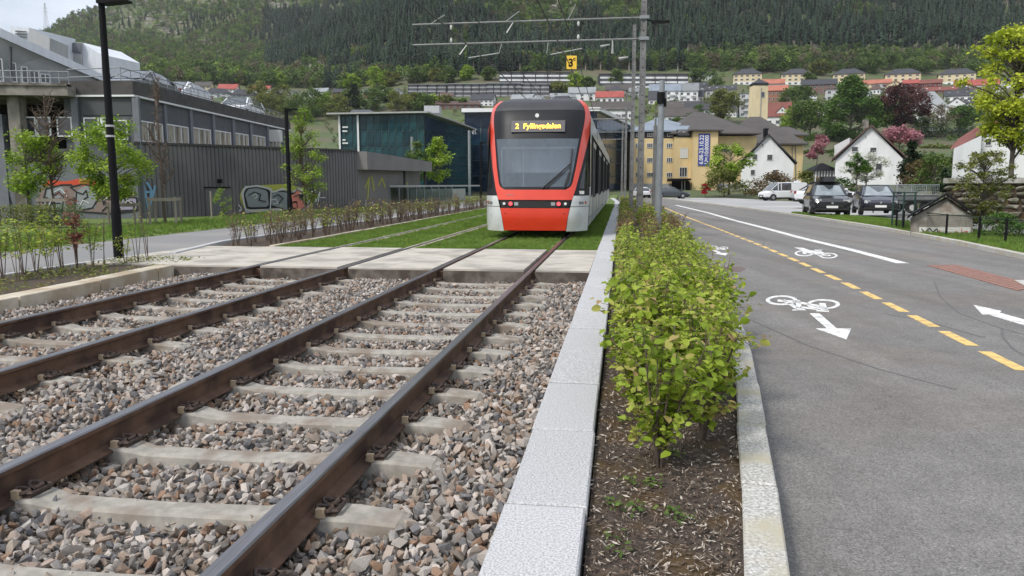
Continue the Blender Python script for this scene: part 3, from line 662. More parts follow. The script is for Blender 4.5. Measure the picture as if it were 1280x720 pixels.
text('display_text', '2  Fyllingsdalen', .20, M['led'], dp, (.02, (y0+y1)/2-.008, 2.775), (lean, 0, 0), width=1.15, bold=.004)
text('fleet_number', '204', .10, M['rubber'], tram, (1.13, sy(1.13,.86)-.045, .86), (R(90), 0, R(14)), bold=.003)
text('fleet_number', '204', .10, M['rubber'], tram, (-1.13, sy(1.13,.86)-.045, .86), (R(90), 0, R(-14)), bold=.003)
text('maker_letters', 'bybanen', .055, M['tram_grey'], tram, (-.62, sy(.62,1.06)-.022, 1.065), (R(90), 0, R(-2)))
# wipers
b = MB()
def on(x, z, o=.035): return (x, sy(x, z)-o, z)
b.tube([on(.18, 1.22, .03), on(.5, 1.5), on(.86, 1.83)], .016, 5); b.tube([on(.26, 1.22, .03), on(.55, 1.47), on(.88, 1.78)], .011, 5); b.tube([on(.78, 1.3), on(.86, 1.62), on(.9, 2.2)], .018, 5)
b.tube([on(.72, 1.22), on(.78, 1.42), on(.84, 1.62)], .02, 5)
obj('wiper', b, M['rubber'], tram)
# cab interior seen through the windscreen
b = MB(); b.box(-1.0, 1.9, .95, 1.0, 1.95, 3.0); obj('cab_bulkhead', b, M['seat_cloth'], tram)
b = MB(); b.box(-.95, .42, .95, .95, .95, 1.22); obj('dashboard', b, mat('grey_dashboard', (.5,.53,.56), (.65,.67,.7), 5, .6), tram)
b = MB(); b.box(-.18, 1.2, 1.0, .26, 1.3, 1.85); b.box(-.06, 1.2, 1.85, .14, 1.28, 2.03); obj('driver_seat', b, M['rubber'], tram)
b = MB(); b.box(-.93, .62, 1.22, -.9, .7, 2.2); b.box(-.38, .7, 1.25, -.36, .74, 2.3); b.box(-.95, .8, 2.22, .95, .84, 2.27); obj('sun_blind_frame', b, M['steel'], tram)
b = MB(); b.box(-.90, 1.0, 1.62, .90, 1.01, 2.22); obj('sun_blind', b, mat('grey_blind', (.30,.33,.37), (.46,.49,.53), 1.6, .6, stretch=(2,1,.5)), tram)  # blind's grey lightened to stand in for reflections in the windscreen
# body sections
BL = 6.2
for i in range(5):
    y0 = (.72 if i == 0 else i*6.45+.15); y1 = (i+1)*6.45-.15
    b = MB(); rows = []
    sec = [(-1.30,.26),(-1.325,.5),(-1.325,2.7),(-1.315,3.0),(-1.25,3.2),(-1.1,3.3),(-.8,3.38),(.8,3.38),(1.1,3.3),(1.25,3.2),(1.315,3.0),(1.325,2.7),(1.325,.5),(1.30,.26)]
    rows = [[(x, y0, z) for x, z in sec], [(x, y1, z) for x, z in sec]]
    if i == 0: rows = [[(x, (1.35 if z > 2.7 else .95 if z > 1 else .78), z) for x, z in sec], rows[1]]
    b.grid(rows)
    n_ = len(sec); b.add([(x, y1, z) for x, z in sec], [tuple(range(n_))]) if i else None
    bd = obj('body_section', b, M['tram_white'], tram, fixn=False)
    b = MB()
    for sx in (-1, 1): b.box(min(sx*1.3, sx*1.335), y0+.95*(i == 0), 1.02, max(sx*1.3, sx*1.335), y1, 2.62)
    obj('window_band', b, M['sideglass'], bd)
    for sx in (-1, 1):
        x0, x1 = min(sx*1.33, sx*1.342), max(sx*1.33, sx*1.342)
        ww = (y1-y0-.4-(.7 if i == 0 else 0))/4
        for j in range(4):
            a = y0+.2+(.7 if i == 0 else 0)+j*ww
            if j in (1, 2) and i != 4:
                b = MB(); b.box(x0, a+.06, .34, x1+.0, a+ww-.06, 2.5); d_ = obj('door', b, M['tram_grey'], tram, label='sliding side door')
                b = MB(); b.box(x0-.004, a+.18, .95, x1+.004, a+ww-.18, 2.35); obj('door_pane', b, M['sideglass'], d_)
            else:
                b = MB(); b.box(x0, a+.05, 1.15, x1, a+ww-.05, 2.45); obj('side_window', b, M['sideglass'], tram)
    b = MB()
    for sx in (-1, 1):
        b.box(min(sx*1.32, sx*1.332), y0+.4, .985, max(sx*1.32, sx*1.332), y1, 1.0); b.box(min(sx*1.31, sx*1.33), y0+.3, .48, max(sx*1.31, sx*1.33), y1, .49)
    obj('seam', b, M['rubber'], bd)
    if i < 4:
        b = MB(); b.box(-1.27, y1, .4, 1.27, y1+.3, 3.25); 
        for k in range(4): b.box(-1.29, y1+.02+k*.075, .4, 1.29, y1+.05+k*.075, 3.27)
        obj('bellows', b, M['rubber'], tram)
    if i in (1, 3):
        b = MB(); b.box(-.9, y0+1, 3.37, .9, y1-1, 3.6); obj('roof_box', b, M['tram_grey'], tram)
    if i in (0, 2, 4):
        b = MB()
        for yy in (2.2, 3.9):
            for sx in (-1, 1): b.tube([(sx*.72, y0+yy, .31), (sx*.80, y0+yy, .31)], .31, 20)
            b.tube([(-.72, y0+yy, .31), (.72, y0+yy, .31)], .07, 8)
        b.box(-1.1, y0+1.6, .25, 1.1, y0+4.6, .6); obj('bogie', b, M['dark'], tram)
b = MB(); b.box(-1.2, .55, .20, 1.2, 32, .5); b.box(-.7, .35, .14, .7, .6, .4); obj('underframe', b, M['dark'], tram)
b = MB(); b.box(-1.24, .8, .5, 1.24, 1.88, .95); obj('cab_floor', b, M['seat_cloth'], tram)
# ================================================================== MASTS, POLES, LAMPS, WIRES
M['galv'] = mat('galvanised_mast', (.15,.15,.145), (.21,.21,.205), 6, .6, metal=.2, c3=(.12,.12,.115), s3=2)
M['galv2'] = mat('pale_galvanised_pole', (.19,.21,.22), (.25,.27,.28), 5, .6, metal=.2)
M['black'] = mat('black_paint', (.006,.006,.007), rough=.6, spec=.15)
M['wire'] = mat('dark_wire', (.03,.03,.03), rough=.6)
M['insul'] = mat('pale_insulator', (.55,.55,.52), rough=.5); M['rod'] = mat('grey_fibre_rod', (.33,.34,.33), rough=.5)
M['band'] = mat('grey_band', (.45,.45,.45), rough=.5)
def mast(label, px, py, Y, top, arms=True, wdt=.25):
    p = P3(px, 240, Y); t = thing('catenary_mast', label, 'mast', (p.x, Y, -.25), TR, 'overhead line masts along the planted bed')
    b = MB(); h = top+.25; w0, w1 = wdt/2, wdt/2*.82
    def q(k, z): return w0+(w1-w0)*z/h
    for sx in (-1, 1):
        b.add([(sx*q(0,0), -w0, 0), (sx*q(0,0), w0, 0), (sx*q(0,h), w1, h), (sx*q(0,h), -w1, h), (sx*(q(0,0)-.03), -w0, 0), (sx*(q(0,0)-.03), w0, 0), (sx*(q(0,h)-.03), w1, h), (sx*(q(0,h)-.03), -w1, h)],
              [(0,1,2,3),(7,6,5,4),(0,3,7,4),(1,5,6,2),(3,2,6,7)])
    obj('flange', b, M['galv'], t)
    b = MB(); n_ = 0; z = 0
    b.add([(-w0+.03, -w0*.8, 0), (w0-.03, -w0*.8, 0), (w1-.03, -w1*.8, h), (-w1+.03, -w1*.8, h), (-w0+.03, -w0*.6, 0), (w0-.03, -w0*.6, 0), (w1-.03, -w1*.6, h), (-w1+.03, -w1*.6, h)], [(0,1,2,3),(7,6,5,4)])
    obj('web', b, M['galv'], t)
    b = MB()
    z = .5
    while z < h: b.tube([(0, -w0*.8-.005, z), (0, -w0*.8+.03, z)], .022, 8); z += .34
    obj('bolt_hole', b, M['dark'], t, kind='stuff')
    return t, p
M['arm'] = mat('weathered_arm', (.13,.135,.13), (.19,.195,.19), 6, .5)
def arms(t, za, zb, ln, full=True):
    for z in (za, zb):
        b = MB(); b.tube([(-ln, 0, z), (.2, 0, z+.02)], .036, 8); obj('crossarm', b, M['arm'], t)
        b = MB(); b.box(-.16, -.16, z-.05, .2, .16, z+.07); obj('clamp', b, M['galv2'], t)
    if not full: return
    zc = (za+zb)/2
    for x in (-ln+1.55, -2.45):
        b = MB(); b.tube([(x, -.02, za), (x, -.02, zb)], .012, 5); obj('hanger', b, M['wire'], t)
        for z in (za-.14, zb+.14): b = MB(); b.tube([(x, -.02, z-.09), (x, -.02, z-.03), (x, -.02, z+.03), (x, -.02, z+.09)], [.02, .045, .045, .02], 8); obj('insulator', b, M['insul'], t)
    for x, dx, dz, up in ((-ln+.75, .6, .28, 1), (-ln+3.7, .55, .32, 1), (-2.85, .3, .52, 1)):
        b = MB(); b.tube([(x, 0, za+.02), (x+dx, -.2, za+.02+dz)], .017, 6); obj('strut', b, M['rod'], t)
    for x, dx in ((-ln+2.2, -.3), (-ln+4.0, -.25)):
        b = MB(); z = zb if dx < -.28 else za
        b.tube([(x, 0, z), (x+dx, -.1, z-.42)], [.015, .03], 6); obj('insulator', b, M['insul'], t)
    b = MB(); b.tube([(-ln+2.25, -.1, zb-.55), (-ln+3.45, -.1, zb-.40)], .022, 6); b.tube([(-ln+3.45, -.1, zb-.40), (-ln+3.55, 0, zb)], .012, 5); obj('steady_arm', b, M['rod'], t)
    b = MB(); b.tube([(-3.5, -.1, zb-.50), (-2.3, -.1, zb-.30)], .022, 6); b.tube([(-3.65, -.1, zb-.45), (-3.6, 0, zb)], .012, 5); b.tube([(-1.6, -.1, zb-.25), (-1.25, -.1, zb-.18)], [.05, .02], 6); b.tube([(-1.15, 0, zb-.5), (-1.15, 0, zb)], [.05, .03], 6)
    b.tube([(-.9, -.1, zb-.72), (-.55, -.1, zb-.66)], [.07, .03], 6); obj('steady_arm', b, M['rod'], t)
ZA = P3(800, 22.5, 30).z+.25; ZB = P3(800, 49, 30).z+.25
t, mp_ = mast('nearest tall grey overhead line mast with two long crossarms over the tracks', 800, 0, 30, 9.6)
arms(t, ZA, ZB, 8.95)
# lamp head on the mast
b = MB(); b.tube([(.1, 0, ZA-.08), (.35, 0, ZA-.12)], .025, 6); b.box(.28, -.1, ZA-.20, .95, .1, ZA-.12); obj('lamp_head', b, M['black'], t)
b = MB(); b.box(-.2, -.2, 2.6, .2, -.12, 3.3); obj('plate', b, M['band'], t) if False else None
t2, _ = mast('second grey overhead line mast, without crossarms, just behind the nearest one', 789, 0, 41, 9.45, wdt=.22)
for Yk, pxk, lab in ((58, 781, 'third overhead line mast with crossarms, seen past the roof of the tram'), (84, 777, 'farthest thin overhead line mast beyond the tram')):
    t3, _ = mast(lab, pxk, 0, Yk, 8.0, wdt=.2)
    for z in (6.85, 6.1):
        b = MB(); b.tube([(-8.8, 0, z+.25), (.2, 0, z+.25)], .05, 6); obj('crossarm', b, M['galv'], t3)
# wires
def wire(label, pts, r=.02):
    b = MB(); P = []
    for a, c in zip(pts, pts[1:]):
        a = Vector(a); c = Vector(c)
        for i in range(10):
            u_ = i/10; p = a.lerp(c, u_); p.z -= .0*u_*(1-u_); P.append(p)
    P.append(Vector(pts[-1])); b.tube(P, r, 5)
    o = obj('overhead_wire', b, M['wire']); o['label'] = label; o['category'] = 'wire'; return o
zc_ = 5.75
wire('contact wire running above the right track over the tram', [W(-2.4, -4, 5.85), W(-2.0, 30, 5.75), W(-2.3, 58, 5.8), W(-2.1, 95, 5.8)])
wire('carrier wire running over the right track just above its contact wire', [W(-2.2, -4, 7.3), W(-2.05, 30, 7.0), W(-2.2, 58, 6.8), W(-2.1, 95, 6.8)])
wire('contact wire running above the left track', [W(-5.5, -4, 5.85), W(-4.9, 30, 5.75), W(-5.3, 58, 5.8), W(-5.1, 95, 5.8)])
wire('carrier wire running over the left track just above its contact wire', [W(-5.3, -4, 7.3), W(-5.1, 30, 7.0), W(-5.2, 58, 6.8), W(-5.1, 95, 6.8)])
# yellow sign hung under the crossarm
sp = P3(714.5, 78, 29.7)
sg = thing('hanging_sign', 'small yellow square sign hanging below the crossarm above the tram', 'sign', (sp.x, sp.y, sp.z), R(4))
b = MB(); b.box(-.19, -.008, -.245, .19, .008, .245); obj('sign_plate', b, mat('yellow_sign', (.80,.50,.04), (.85,.56,.06), 3, .5), sg)
b = MB(); b.box(-.14, -.012, -.2, .04, -.009, .2); 
text('sign_text', '3', .40, M['black'], sg, (-.03, -.012, -.03), (R(90), 0, 0), bold=.012); text('sign_text', 'c', .2, M['black'], sg, (.10, -.012, .13), (R(90), 0, 0), bold=.008)
b = MB(); b.tube([(0, 0, .24), (0, .02, .62), (-.05, .05, 1.05)], .012, 5); b.tube([(0, 0, -.24), (0, 0, -.5)], .012, 5); obj('hanger_rod', b, M['wire'], sg)
# galvanised pole on the bed
pp = P3(822, 285, 22.5)
gp = thing('galvanised_pole', 'pale galvanised tubular pole rising from the hedge beside the road', 'pole', (pp.x, 22.5, -.2), 0)
b = MB(); b.tube([(0, 0, 0), (0, 0, 1.7), (.03, 0, 4.45)], [.105, .105, .075], 16); obj('post', b, M['galv2'], gp)
b = MB(); b.tube([(-.0, -.02, 3.8), (-.0, -.02, 4.12)], [.115, .115], 8); b.box(.08, -.08, 3.72, .15, .0, 3.95); obj('bracket', b, M['black'], gp)
b = MB(); b.box(-.16, .05, .9, -.07, .16, 3.2); b.tube([(-.12, .1, 3.2), (-.12, .1, 3.4)], .03, 6); obj('backboard', b, M['galv'], gp)
def lamp(label, px, Y, h, r0, r1, arm, zb=-.1, bands=False, hd=1):
    p = P3(px, 240, Y); t = thing('street_lamp', label, 'street lamp', (p.x, Y, zb), 0, 'black street lamps')
    b = MB(); b.tube([(0, 0, 0), (0, 0, .9), (0, 0, 1.0), (0, 0, h-zb)], [r0, r0*.95, r0*.8, r1], 14); obj('pole', b, M['black'], t)
    z = h-zb
    b = MB(); b.ext([(0, 0), (arm, -.03), (arm, -.055), (.1, -.10), (0, -.10)], (-.03, -.13, z+.05), (1, 0, 0), (0, 0, 1), (0, .26, 0)); obj('lamp_head', b, M['black'], t)
    b = MB(); b.box(.12, -.1, z-.06, arm-.05, .1, z-.048); 
    if bands:
        for q in (2.20, 2.38): b = MB(); b.tube([(0, 0, q), (0, 0, q+.035)], r0*.9, 14); obj('band', b, M['band'], t)
    return t
lamp('tall black street lamp standing in the sapling bed, nearest of the lamps', 143, 14.0, P3(0, 2, 14).z, .088, .055, .52, -.04, True)
lamp('black street lamp in front of the graffiti on the corrugated wall', 361.5, 33.2, P3(0, 137, 33.2).z, .11, .075, .52, -.2)
lamp('farthest thin black street lamp just left of the tram', 601, 50, P3(0, 178, 50).z, .08, .06, .5)
# ================================================================== BUILDINGS NEARBY
M['char'] = mat('charcoal_cladding', (.072,.078,.084), (.09,.096,.102), 3, .75)
M['char2'] = mat('charcoal_panel', (.06,.065,.068), (.075,.08,.084), 120, .85)
M['pil'] = mat('grey_pilaster', (.12,.13,.145), (.15,.16,.175), 3, .6)
M['corr'] = mat('corrugated_grey_sheet', (.115,.113,.115), (.145,.142,.142), 1.2, .6, c3=(.09,.09,.095), s3=.4)
M['corr2'] = mat('brown_grey_sheet', (.17,.16,.155), (.20,.19,.18), .8, .7, c3=(.14,.135,.13), s3=.4)
M['parapet'] = mat('dark_parapet', (.045,.043,.041), (.075,.07,.066), 3, .85)
M['oldconc'] = mat('stained_concrete', (.17,.155,.13), (.28,.26,.225), 2, .9, c3=(.09,.08,.065), s3=1.2)
M['wframe'] = mat('white_window_frame', (.66,.67,.66), rough=.5)
M['winglass'] = mat('dark_window_pane', (.02,.022,.026), (.06,.065,.07), 1.2, .08, spec=.8)
M['blindglass'] = mat('window_with_curtain', (.10,.10,.09), (.34,.31,.25), 2.2, .15, lo=.42, hi=.52, stretch=(3,3,.4))
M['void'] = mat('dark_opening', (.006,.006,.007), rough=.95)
_wc = {}
def window(parent, o, d, w_, h_, nx=2, nz=1, fm='wframe', pm='winglass', fw=.05, dep=.06, label=None, n_out=None):
    """window on a vertical wall: o = lower left corner, d = unit vector along the wall (left to right seen from outside)"""
    key = (round(w_, 2), round(h_, 2), nx, nz, fm, pm, fw)
    if key not in _wc:
        b = MB(); b.box(0, -dep, 0, w_, .0, fw); b.box(0, -dep, h_-fw, w_, 0, h_); b.box(0, -dep, fw, fw, 0, h_-fw); b.box(w_-fw, -dep, fw, w_, 0, h_-fw)
        for i in range(1, nx): x = w_*i/nx; b.box(x-fw*.45, -dep*.9, fw, x+fw*.45, 0, h_-fw)
        for i in range(1, nz): z = h_*i/nz; b.box(fw, -dep*.8, z-fw*.35, w_-fw, 0, z+fw*.35)
        g = MB(); g.box(fw*.5, -dep*.35, fw*.5, w_-fw*.5, .02, h_-fw*.5)
        _wc[key] = (b.mesh('window', M[fm]), g.mesh('pane', M[pm]))
    a, g = _wc[key]; rz = math.atan2(d[1], d[0])
    f = link('window', a, parent, o, rz); link('pane', g, f); return f
def frame_of(A, B):                    # wall frame: unit vector left to right and outward normal (towards the camera)
    d = Vector((B.x-A.x, B.y-A.y, 0)); l = d.length; d /= l; return d, Vector((d.y, -d.x, 0)), l
def onwall(px, py, A, B, off=0.):
    d, n, l = frame_of(A, B); r = Vector(ray(px, py)); o = Vector((0, 0, CH)); q = Vector((A.x, A.y, 0))+n*off
    t = (q-Vector((o.x, o.y, 0))).dot(n)/(r.x*n.x+r.y*n.y); return o+r*t
# ---- charcoal two-storey building with a parking deck on top
A0 = P3(-150, 200, 31.6); A1 = P3(170, 200, 31.2); A2 = P3(362, 200, 51)
A0.z = A1.z = A2.z = 0
bl = thing('charcoal_building', 'charcoal two-storey building with white windows and a car park on its roof', 'building', (A1.x, A1.y, 0))
def rel(p): return (p.x-A1.x, p.y-A1.y, p.z)
d0, n0, l0 = frame_of(A0, A1); d1, n1, l1 = frame_of(A1, A2)
ztopb = 4.95
def wallpoly(A, B, off=0.): d, n, l = frame_of(A, B); return [tuple((A+n*off)[:2]), tuple((B+n*off)[:2])]
B0 = P3(85, 200, 31.35); B0.z = 0
def loc(p): return (p[0]-A1.x, p[1]-A1.y)
mb = MB(); mb.prism([loc(B0), (0, 0), loc(A2), loc(A2-d0*30), loc(B0+Vector((0, 24, 0)))], -.5, ztopb); wall = obj('wall', mb, M['char'], bl)
mb = MB(); mb.prism([loc(B0+n0*.12-d0*.0), loc(A1+n0*.12+d0*.12), loc(A2+n1*.14), loc(A2-n1*.3), loc(A1-d0*.2+Vector((-.2, .3, 0))), loc(B0-n0*.3)], ztopb-.12, ztopb+.42); obj('parapet', mb, M['parapet'], bl)
mb = MB(); mb.prism([loc(B0+n0*.16), loc(A1+n0*.16+d0*.16), loc(A2+n1*.18), loc(A2+n1*.05), loc(A1+n0*.0), loc(B0+n0*.0)], ztopb-.20, ztopb-.13); obj('gutter', mb, M['wframe'], bl)
mb = MB(); mb.prism([loc(B0), (0, 0), loc(A2), loc(A2-d0*30), loc(B0+Vector((0, 24, 0)))], ztopb, ztopb+.02); obj('parking_deck', mb, M['oldconc'], bl)
# pilasters and panels on the left face
def onA(px, py): return onwall(px, py, A0, A1, .0)
for px in (96, 172):
    p = onA(px-4, 150); q = onA(px+4, 150); mb = MB(); mb.prism([loc(p-n0*.02), loc(q-n0*.02), loc(q+n0*.12), loc(p+n0*.12)], -.4, ztopb-.2); obj('pilaster', mb, M['pil'], bl)
for a, c_ in ((102, 164),):
    p = onA(a, 118); q = onA(c_, 118); mb = MB(); mb.prism([loc(p-n0*.02), loc(q-n0*.02), loc(q+n0*.03), loc(p+n0*.03)], onA(130, 144).z, onA(130, 114).z-.1); obj('panel', mb, M['char2'], bl)
def winpx(parent, x0, x1, ytop, ybot, A, B, off=.02, **k):
    o = onwall(x0, ybot, A, B, off); q = onwall(x1, ybot, A, B, off); tt = onwall((x0+x1)/2, ytop, A, B, off); mid = onwall((x0+x1)/2, ybot, A, B, off)
    d, n, l = frame_of(A, B); return window(parent, (o.x-A1.x, o.y-A1.y, mid.z), d, (q-o).length, tt.z-mid.z, **k)
winpx(bl, 107, 126, 147, 175, A0, A1, nx=1); winpx(bl, 140, 161, 150, 175, A0, A1, nx=1)
mb = MB(); p = onA(126, 150); q = onA(139, 150); mb.prism([loc(p), loc(q), loc(q+n0*.06), loc(p+n0*.06)], onA(130, 175).z, onA(130, 147).z); obj('panel', mb, M['wframe'], bl)
# receding upper facade: windows and pilasters
for x in (205, 237, 265, 290, 312, 333): 
    p = onwall(x-1.6, 140, A1, A2); q = onwall(x+1.6, 140, A1, A2); mb = MB(); mb.prism([loc(p-n1*.02), loc(q-n1*.02), loc(q+n1*.08), loc(p+n1*.08)], 2.4, ztopb-.2); obj('pilaster', mb, M['pil'], bl)
tops = lambda x: 151+(x-175)*(172-151)/(340-175); bots = lambda x: 177.5+(x-175)*(188-177.5)/(340-175)
for a, c_ in ((175, 203), (208, 235), (241, 263), (268, 288), (293, 310), (315, 331), (336, 350)):
    m_ = (a+c_)/2; winpx(bl, a, c_, tops(m_), bots(m_), A1, A2, nx=3, pm='blindglass')
for a, b2, nm in ((175, 350, 'sill'),):
    p = onwall(a, 178, A1, A2, .0); q = onwall(b2, 178, A1, A2, 0); mb = MB(); mb.prism([loc(p), loc(q), loc(q+n1*.14), loc(p+n1*.14)], onwall(190, 179.5, A1, A2).z-.12, onwall(190, 179.5, A1, A2).z-.06); obj(nm, mb, M['wframe'], bl)
p = onwall(343, 170, A1, A2, .3); mb = MB(); mb.box(p.x-A1.x-.4, p.y-A1.y-.3, p.z-.35, p.x-A1.x+.4, p.y-A1.y+.3, p.z+.35); obj('air_unit', mb, M['insul'], bl)
# rail on the deck
mb = MB()
for q in range(26):
    u_ = q/25; p = Vector(A1).lerp(A2, u_)-n1*.4; mb.tube([(p.x-A1.x, p.y-A1.y, ztopb), (p.x-A1.x, p.y-A1.y, ztopb+.95)], .02, 5)
for z in (.93, .62): 
    p = A1-n1*.4; q = A2-n1*.4; mb.tube([(p.x-A1.x, p.y-A1.y, ztopb+z), (q.x-A1.x, q.y-A1.y, ztopb+z)], .022, 5); r_ = B0-n0*.4; mb.tube([(r_.x-A1.x, r_.y-A1.y, ztopb+z), (p.x-A1.x, p.y-A1.y, ztopb+z)], .022, 5)
obj('deck_railing', mb, M['galv2'], bl)
# ---- concrete deck with a dark bay under it at the far left
dk = thing('concrete_deck', 'stained concrete deck on a square column with a dark bay beneath', 'deck', (A1.x, A1.y, 0))
D0 = P3(-200, 110, 29.6); D1 = P3(84, 110, 30.6); zt, zb_ = P3(40, 103, 30).z, P3(40, 120, 30).z
mb = MB(); mb.prism([loc(D0), loc(D1), loc(D1+Vector((0, 5, 0))), loc(D0+Vector((0, 9, 0)))], zb_+.08, zt); obj('deck_slab', mb, M['oldconc'], dk)
mb = MB(); mb.prism([loc(D0-Vector((0,.06,0))), loc(D1-Vector((0,.06,0))), loc(D1+Vector((0, .3, 0))), loc(D0+Vector((0, .3, 0)))], zt-.06, zt+.03); obj('deck_edge', mb, M['oldconc'], dk)
p = P3(22, 200, 30.8); mb = MB(); mb.prism([loc(p+Vector((-.23, 0, 0))), loc(p+Vector((.23, 0, 0))), loc(p+Vector((.23, .5, 0))), loc(p+Vector((-.23, .5, 0)))], -.4, zb_+.07); obj('column', mb, M['oldconc'], dk)
p = P3(-30, 200, 33.2); q = P3(90, 200, 33.2)
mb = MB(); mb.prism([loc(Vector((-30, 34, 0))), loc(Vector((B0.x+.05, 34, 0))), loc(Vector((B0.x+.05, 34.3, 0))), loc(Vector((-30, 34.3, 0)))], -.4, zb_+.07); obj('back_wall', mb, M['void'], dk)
p = P3(-60, 200, 31.3); q = P3(86, 200, 31.3)
zgr = P3(60, 190, 31.3).z
mb = MB(); mb.prism([loc(P3(29, 200, 31.5)), loc(P3(90, 200, 31.3)), loc(P3(90, 200, 31.5)), loc(P3(29, 200, 31.8))], -.4, P3(60, 186, 31.4).z); obj('low_wall', mb, M['char'], dk)
for a, c_ in ((29, 47), (48, 65), (73, 92)):
    o = P3(a, 171, 31.25); q = P3(c_, 171, 31.25); window(dk, (o.x-A1.x, o.y-A1.y, o.z), (1, 0), q.x-o.x, P3(a, 146, 31.25).z-o.z, nx=1)
p = P3(1, 190, 31.0); mb = MB(); mb.box(p.x-A1.x-.3, 0-.3, -.4, p.x-A1.x+.22, .1, P3(1, 143, 31).z); obj('side_door', mb, M['pil'], dk)
mb = MB()
for i in range(24):
    x = D0.x+(D1.x-D0.x)*i/23; y = D0.y+(D1.y-D0.y)*i/23+.15; mb.tube([(x-A1.x, y-A1.y, zt), (x-A1.x, y-A1.y, zt+.5)], .018, 5)
for z in (.25, .5): mb.tube([(D0.x-A1.x, D0.y-A1.y+.15, zt+z), (D1.x-A1.x, D1.y-A1.y+.15, zt+z)], .018, 5)
obj('railing', mb, M['galv2'], dk)
# graffiti wall under the windows at the left
gw = thing('graffiti_wall', 'grey wall painted with a large brown and black graffiti piece behind the staked trees', 'wall', (A1.x, A1.y, 0))
GA = P3(-80, 230, 31.0); GB = P3(172, 230, 30.85); GA.z = GB.z = 0
mb = MB(); mb.prism([loc(GA), loc(GB), loc(GB+Vector((0, .25, 0))), loc(GA+Vector((0, .25, 0)))], -.4, P3(100, 205, 31).z); obj('wall_face', mb, mat('grey_wall_paint', (.11,.12,.13), (.14,.15,.16), 2, .85), gw)
mb = MB()
def gp_(nm): return M.setdefault('g_'+nm, mat('graffiti_'+nm, {'black': (.01,.01,.011), 'white': (.55,.56,.55), 'brown': (.20,.15,.13), 'grey': (.22,.24,.245), 'red': (.5,.06,.02), 'pink': (.62,.20,.15), 'teal': (.02,.16,.2), 'blue': (.16,.32,.48), 'yellow': (.36,.36,.06), 'lilac': (.28,.25,.33)}[nm], rough=.7))
def blob(parent, A, B, nm, pts, off, org=A1, smooth_=True, label=None):
    d, n, l = frame_of(A, B); pts3 = [onwall(x, y, A, B, 0) for x, y in pts]
    pl = [((p-A).dot(d), p.z) for p in pts3]
    if smooth_:
        q = []
        for i in range(len(pl)):
            a, b2 = pl[i], pl[(i+1) % len(pl)]; q += [(a[0]*.86+b2[0]*.14, a[1]*.86+b2[1]*.14), (a[0]*.14+b2[0]*.86, a[1]*.14+b2[1]*.86)]
        pl = q
    mb = MB(); o = (A.x-org.x+n.x*(off-.004), A.y-org.y+n.y*(off-.004), 0)
    mb.ext(pl, o, d, (0, 0, 1), n*.004); return obj('graffiti', mb, gp_(nm), parent)
def line_blob(parent, A, B, nm, pts, wpx, off, org=A1, closed=False):
    pts = pts+[pts[0]] if closed else pts
    for a, b2 in zip(pts, pts[1:]):
        v = Vector((b2[0]-a[0], b2[1]-a[1])); 
        if v.length < .1: continue
        v.normalize(); n = Vector((-v.y, v.x))*wpx/2
        yield [(a[0]-n.x-v.x*.3, a[1]-n.y-v.y*.3), (b2[0]-n.x+v.x*.3, b2[1]-n.y+v.y*.3), (b2[0]+n.x+v.x*.3, b2[1]+n.y+v.y*.3), (a[0]+n.x-v.x*.3, a[1]+n.y-v.y*.3)]
def lines(parent, A, B, nm, runs, wpx, off, org=A1, closed=False):
    d, n, l = frame_of(A, B); mb = MB()
    for r_ in runs:
        for q in line_blob(parent, A, B, nm, r_, wpx, off, org, closed):
            pl = [((p-A).dot(d), p.z) for p in [onwall(x, y, A, B, 0) for x, y in q]]
            mb.ext(pl, (A.x-org.x+n.x*(off-.004), A.y-org.y+n.y*(off-.004), 0), d, (0, 0, 1), n*.004)
            off += .0004
    return obj('graffiti', mb, gp_(nm), parent)
blob(gw, GA, GB, 'brown', [(52,230),(60,226),(88,226),(100,222),(128,224),(150,240),(172,246),(172,262),(140,268),(95,264),(50,262),(46,256)], .008)
blob(gw, GA, GB, 'red', [(52,232),(60,224),(82,227),(96,224),(116,224),(124,231),(110,233),(90,231),(70,232)], .012)
blob(gw, GA, GB, 'grey', [(54,254),(58,236),(80,232),(82,262),(60,262)], .014); blob(gw, GA, GB, 'grey', [(92,262),(94,240),(108,231),(120,240),(120,262)], .014)
blob(gw, GA, GB, 'lilac', [(150,262),(152,246),(170,247),(171,262)], .016)
lines(gw, GA, GB, 'black', [[(46,252),(60,251),(66,256),(66,246)], [(94,262),(96,240),(88,234),(104,230),(118,233),(124,246),(116,260),(104,262)], [(96,240),(104,243),(108,238),(110,246),(104,250)], [(128,246),(134,258),(128,264)], [(144,246),(171,247),(172,262),(150,264)], [(54,254),(58,236),(78,231),(90,231)]], 1.8, .02)
blob(gw, GA, GB, 'teal', [(-20,246),(0,239),(8,243),(12,255),(0,262),(-30,262)], .01); lines(gw, GA, GB, 'black', [[(-5,236),(6,240),(12,250),(10,256)], [(0,232),(6,230),(8,235)], [(12,246),(15,256)]], 1.5, .014)
lines(gw, GA, GB, 'white', [[(22,246),(24,260),(30,244),(28,262),(33,252)], [(24,248),(32,250),(26,258)]], 1.6, .014)
lines(gw, GA, GB, 'white', [[(60,262),(68,240),(76,236),(84,244),(82,258)], [(100,258),(104,250),(112,254)], [(130,250),(140,244),(146,256)], [(154,258),(160,250),(168,256)]], 1.0, .03)
lines(gw, GA, GB, 'black', [[(62,262),(66,246),(74,240),(80,246),(78,262)], [(112,236),(122,232),(126,240),(130,256)], [(70,254),(76,254)], [(154,254),(166,252)], [(50,262),(95,264),(140,267),(172,263)]], 1.6, .026)
lines(gw, GA, GB, 'yellow', [[(100,226),(108,224),(114,228)], [(146,244),(168,243)]], 1.6, .034)
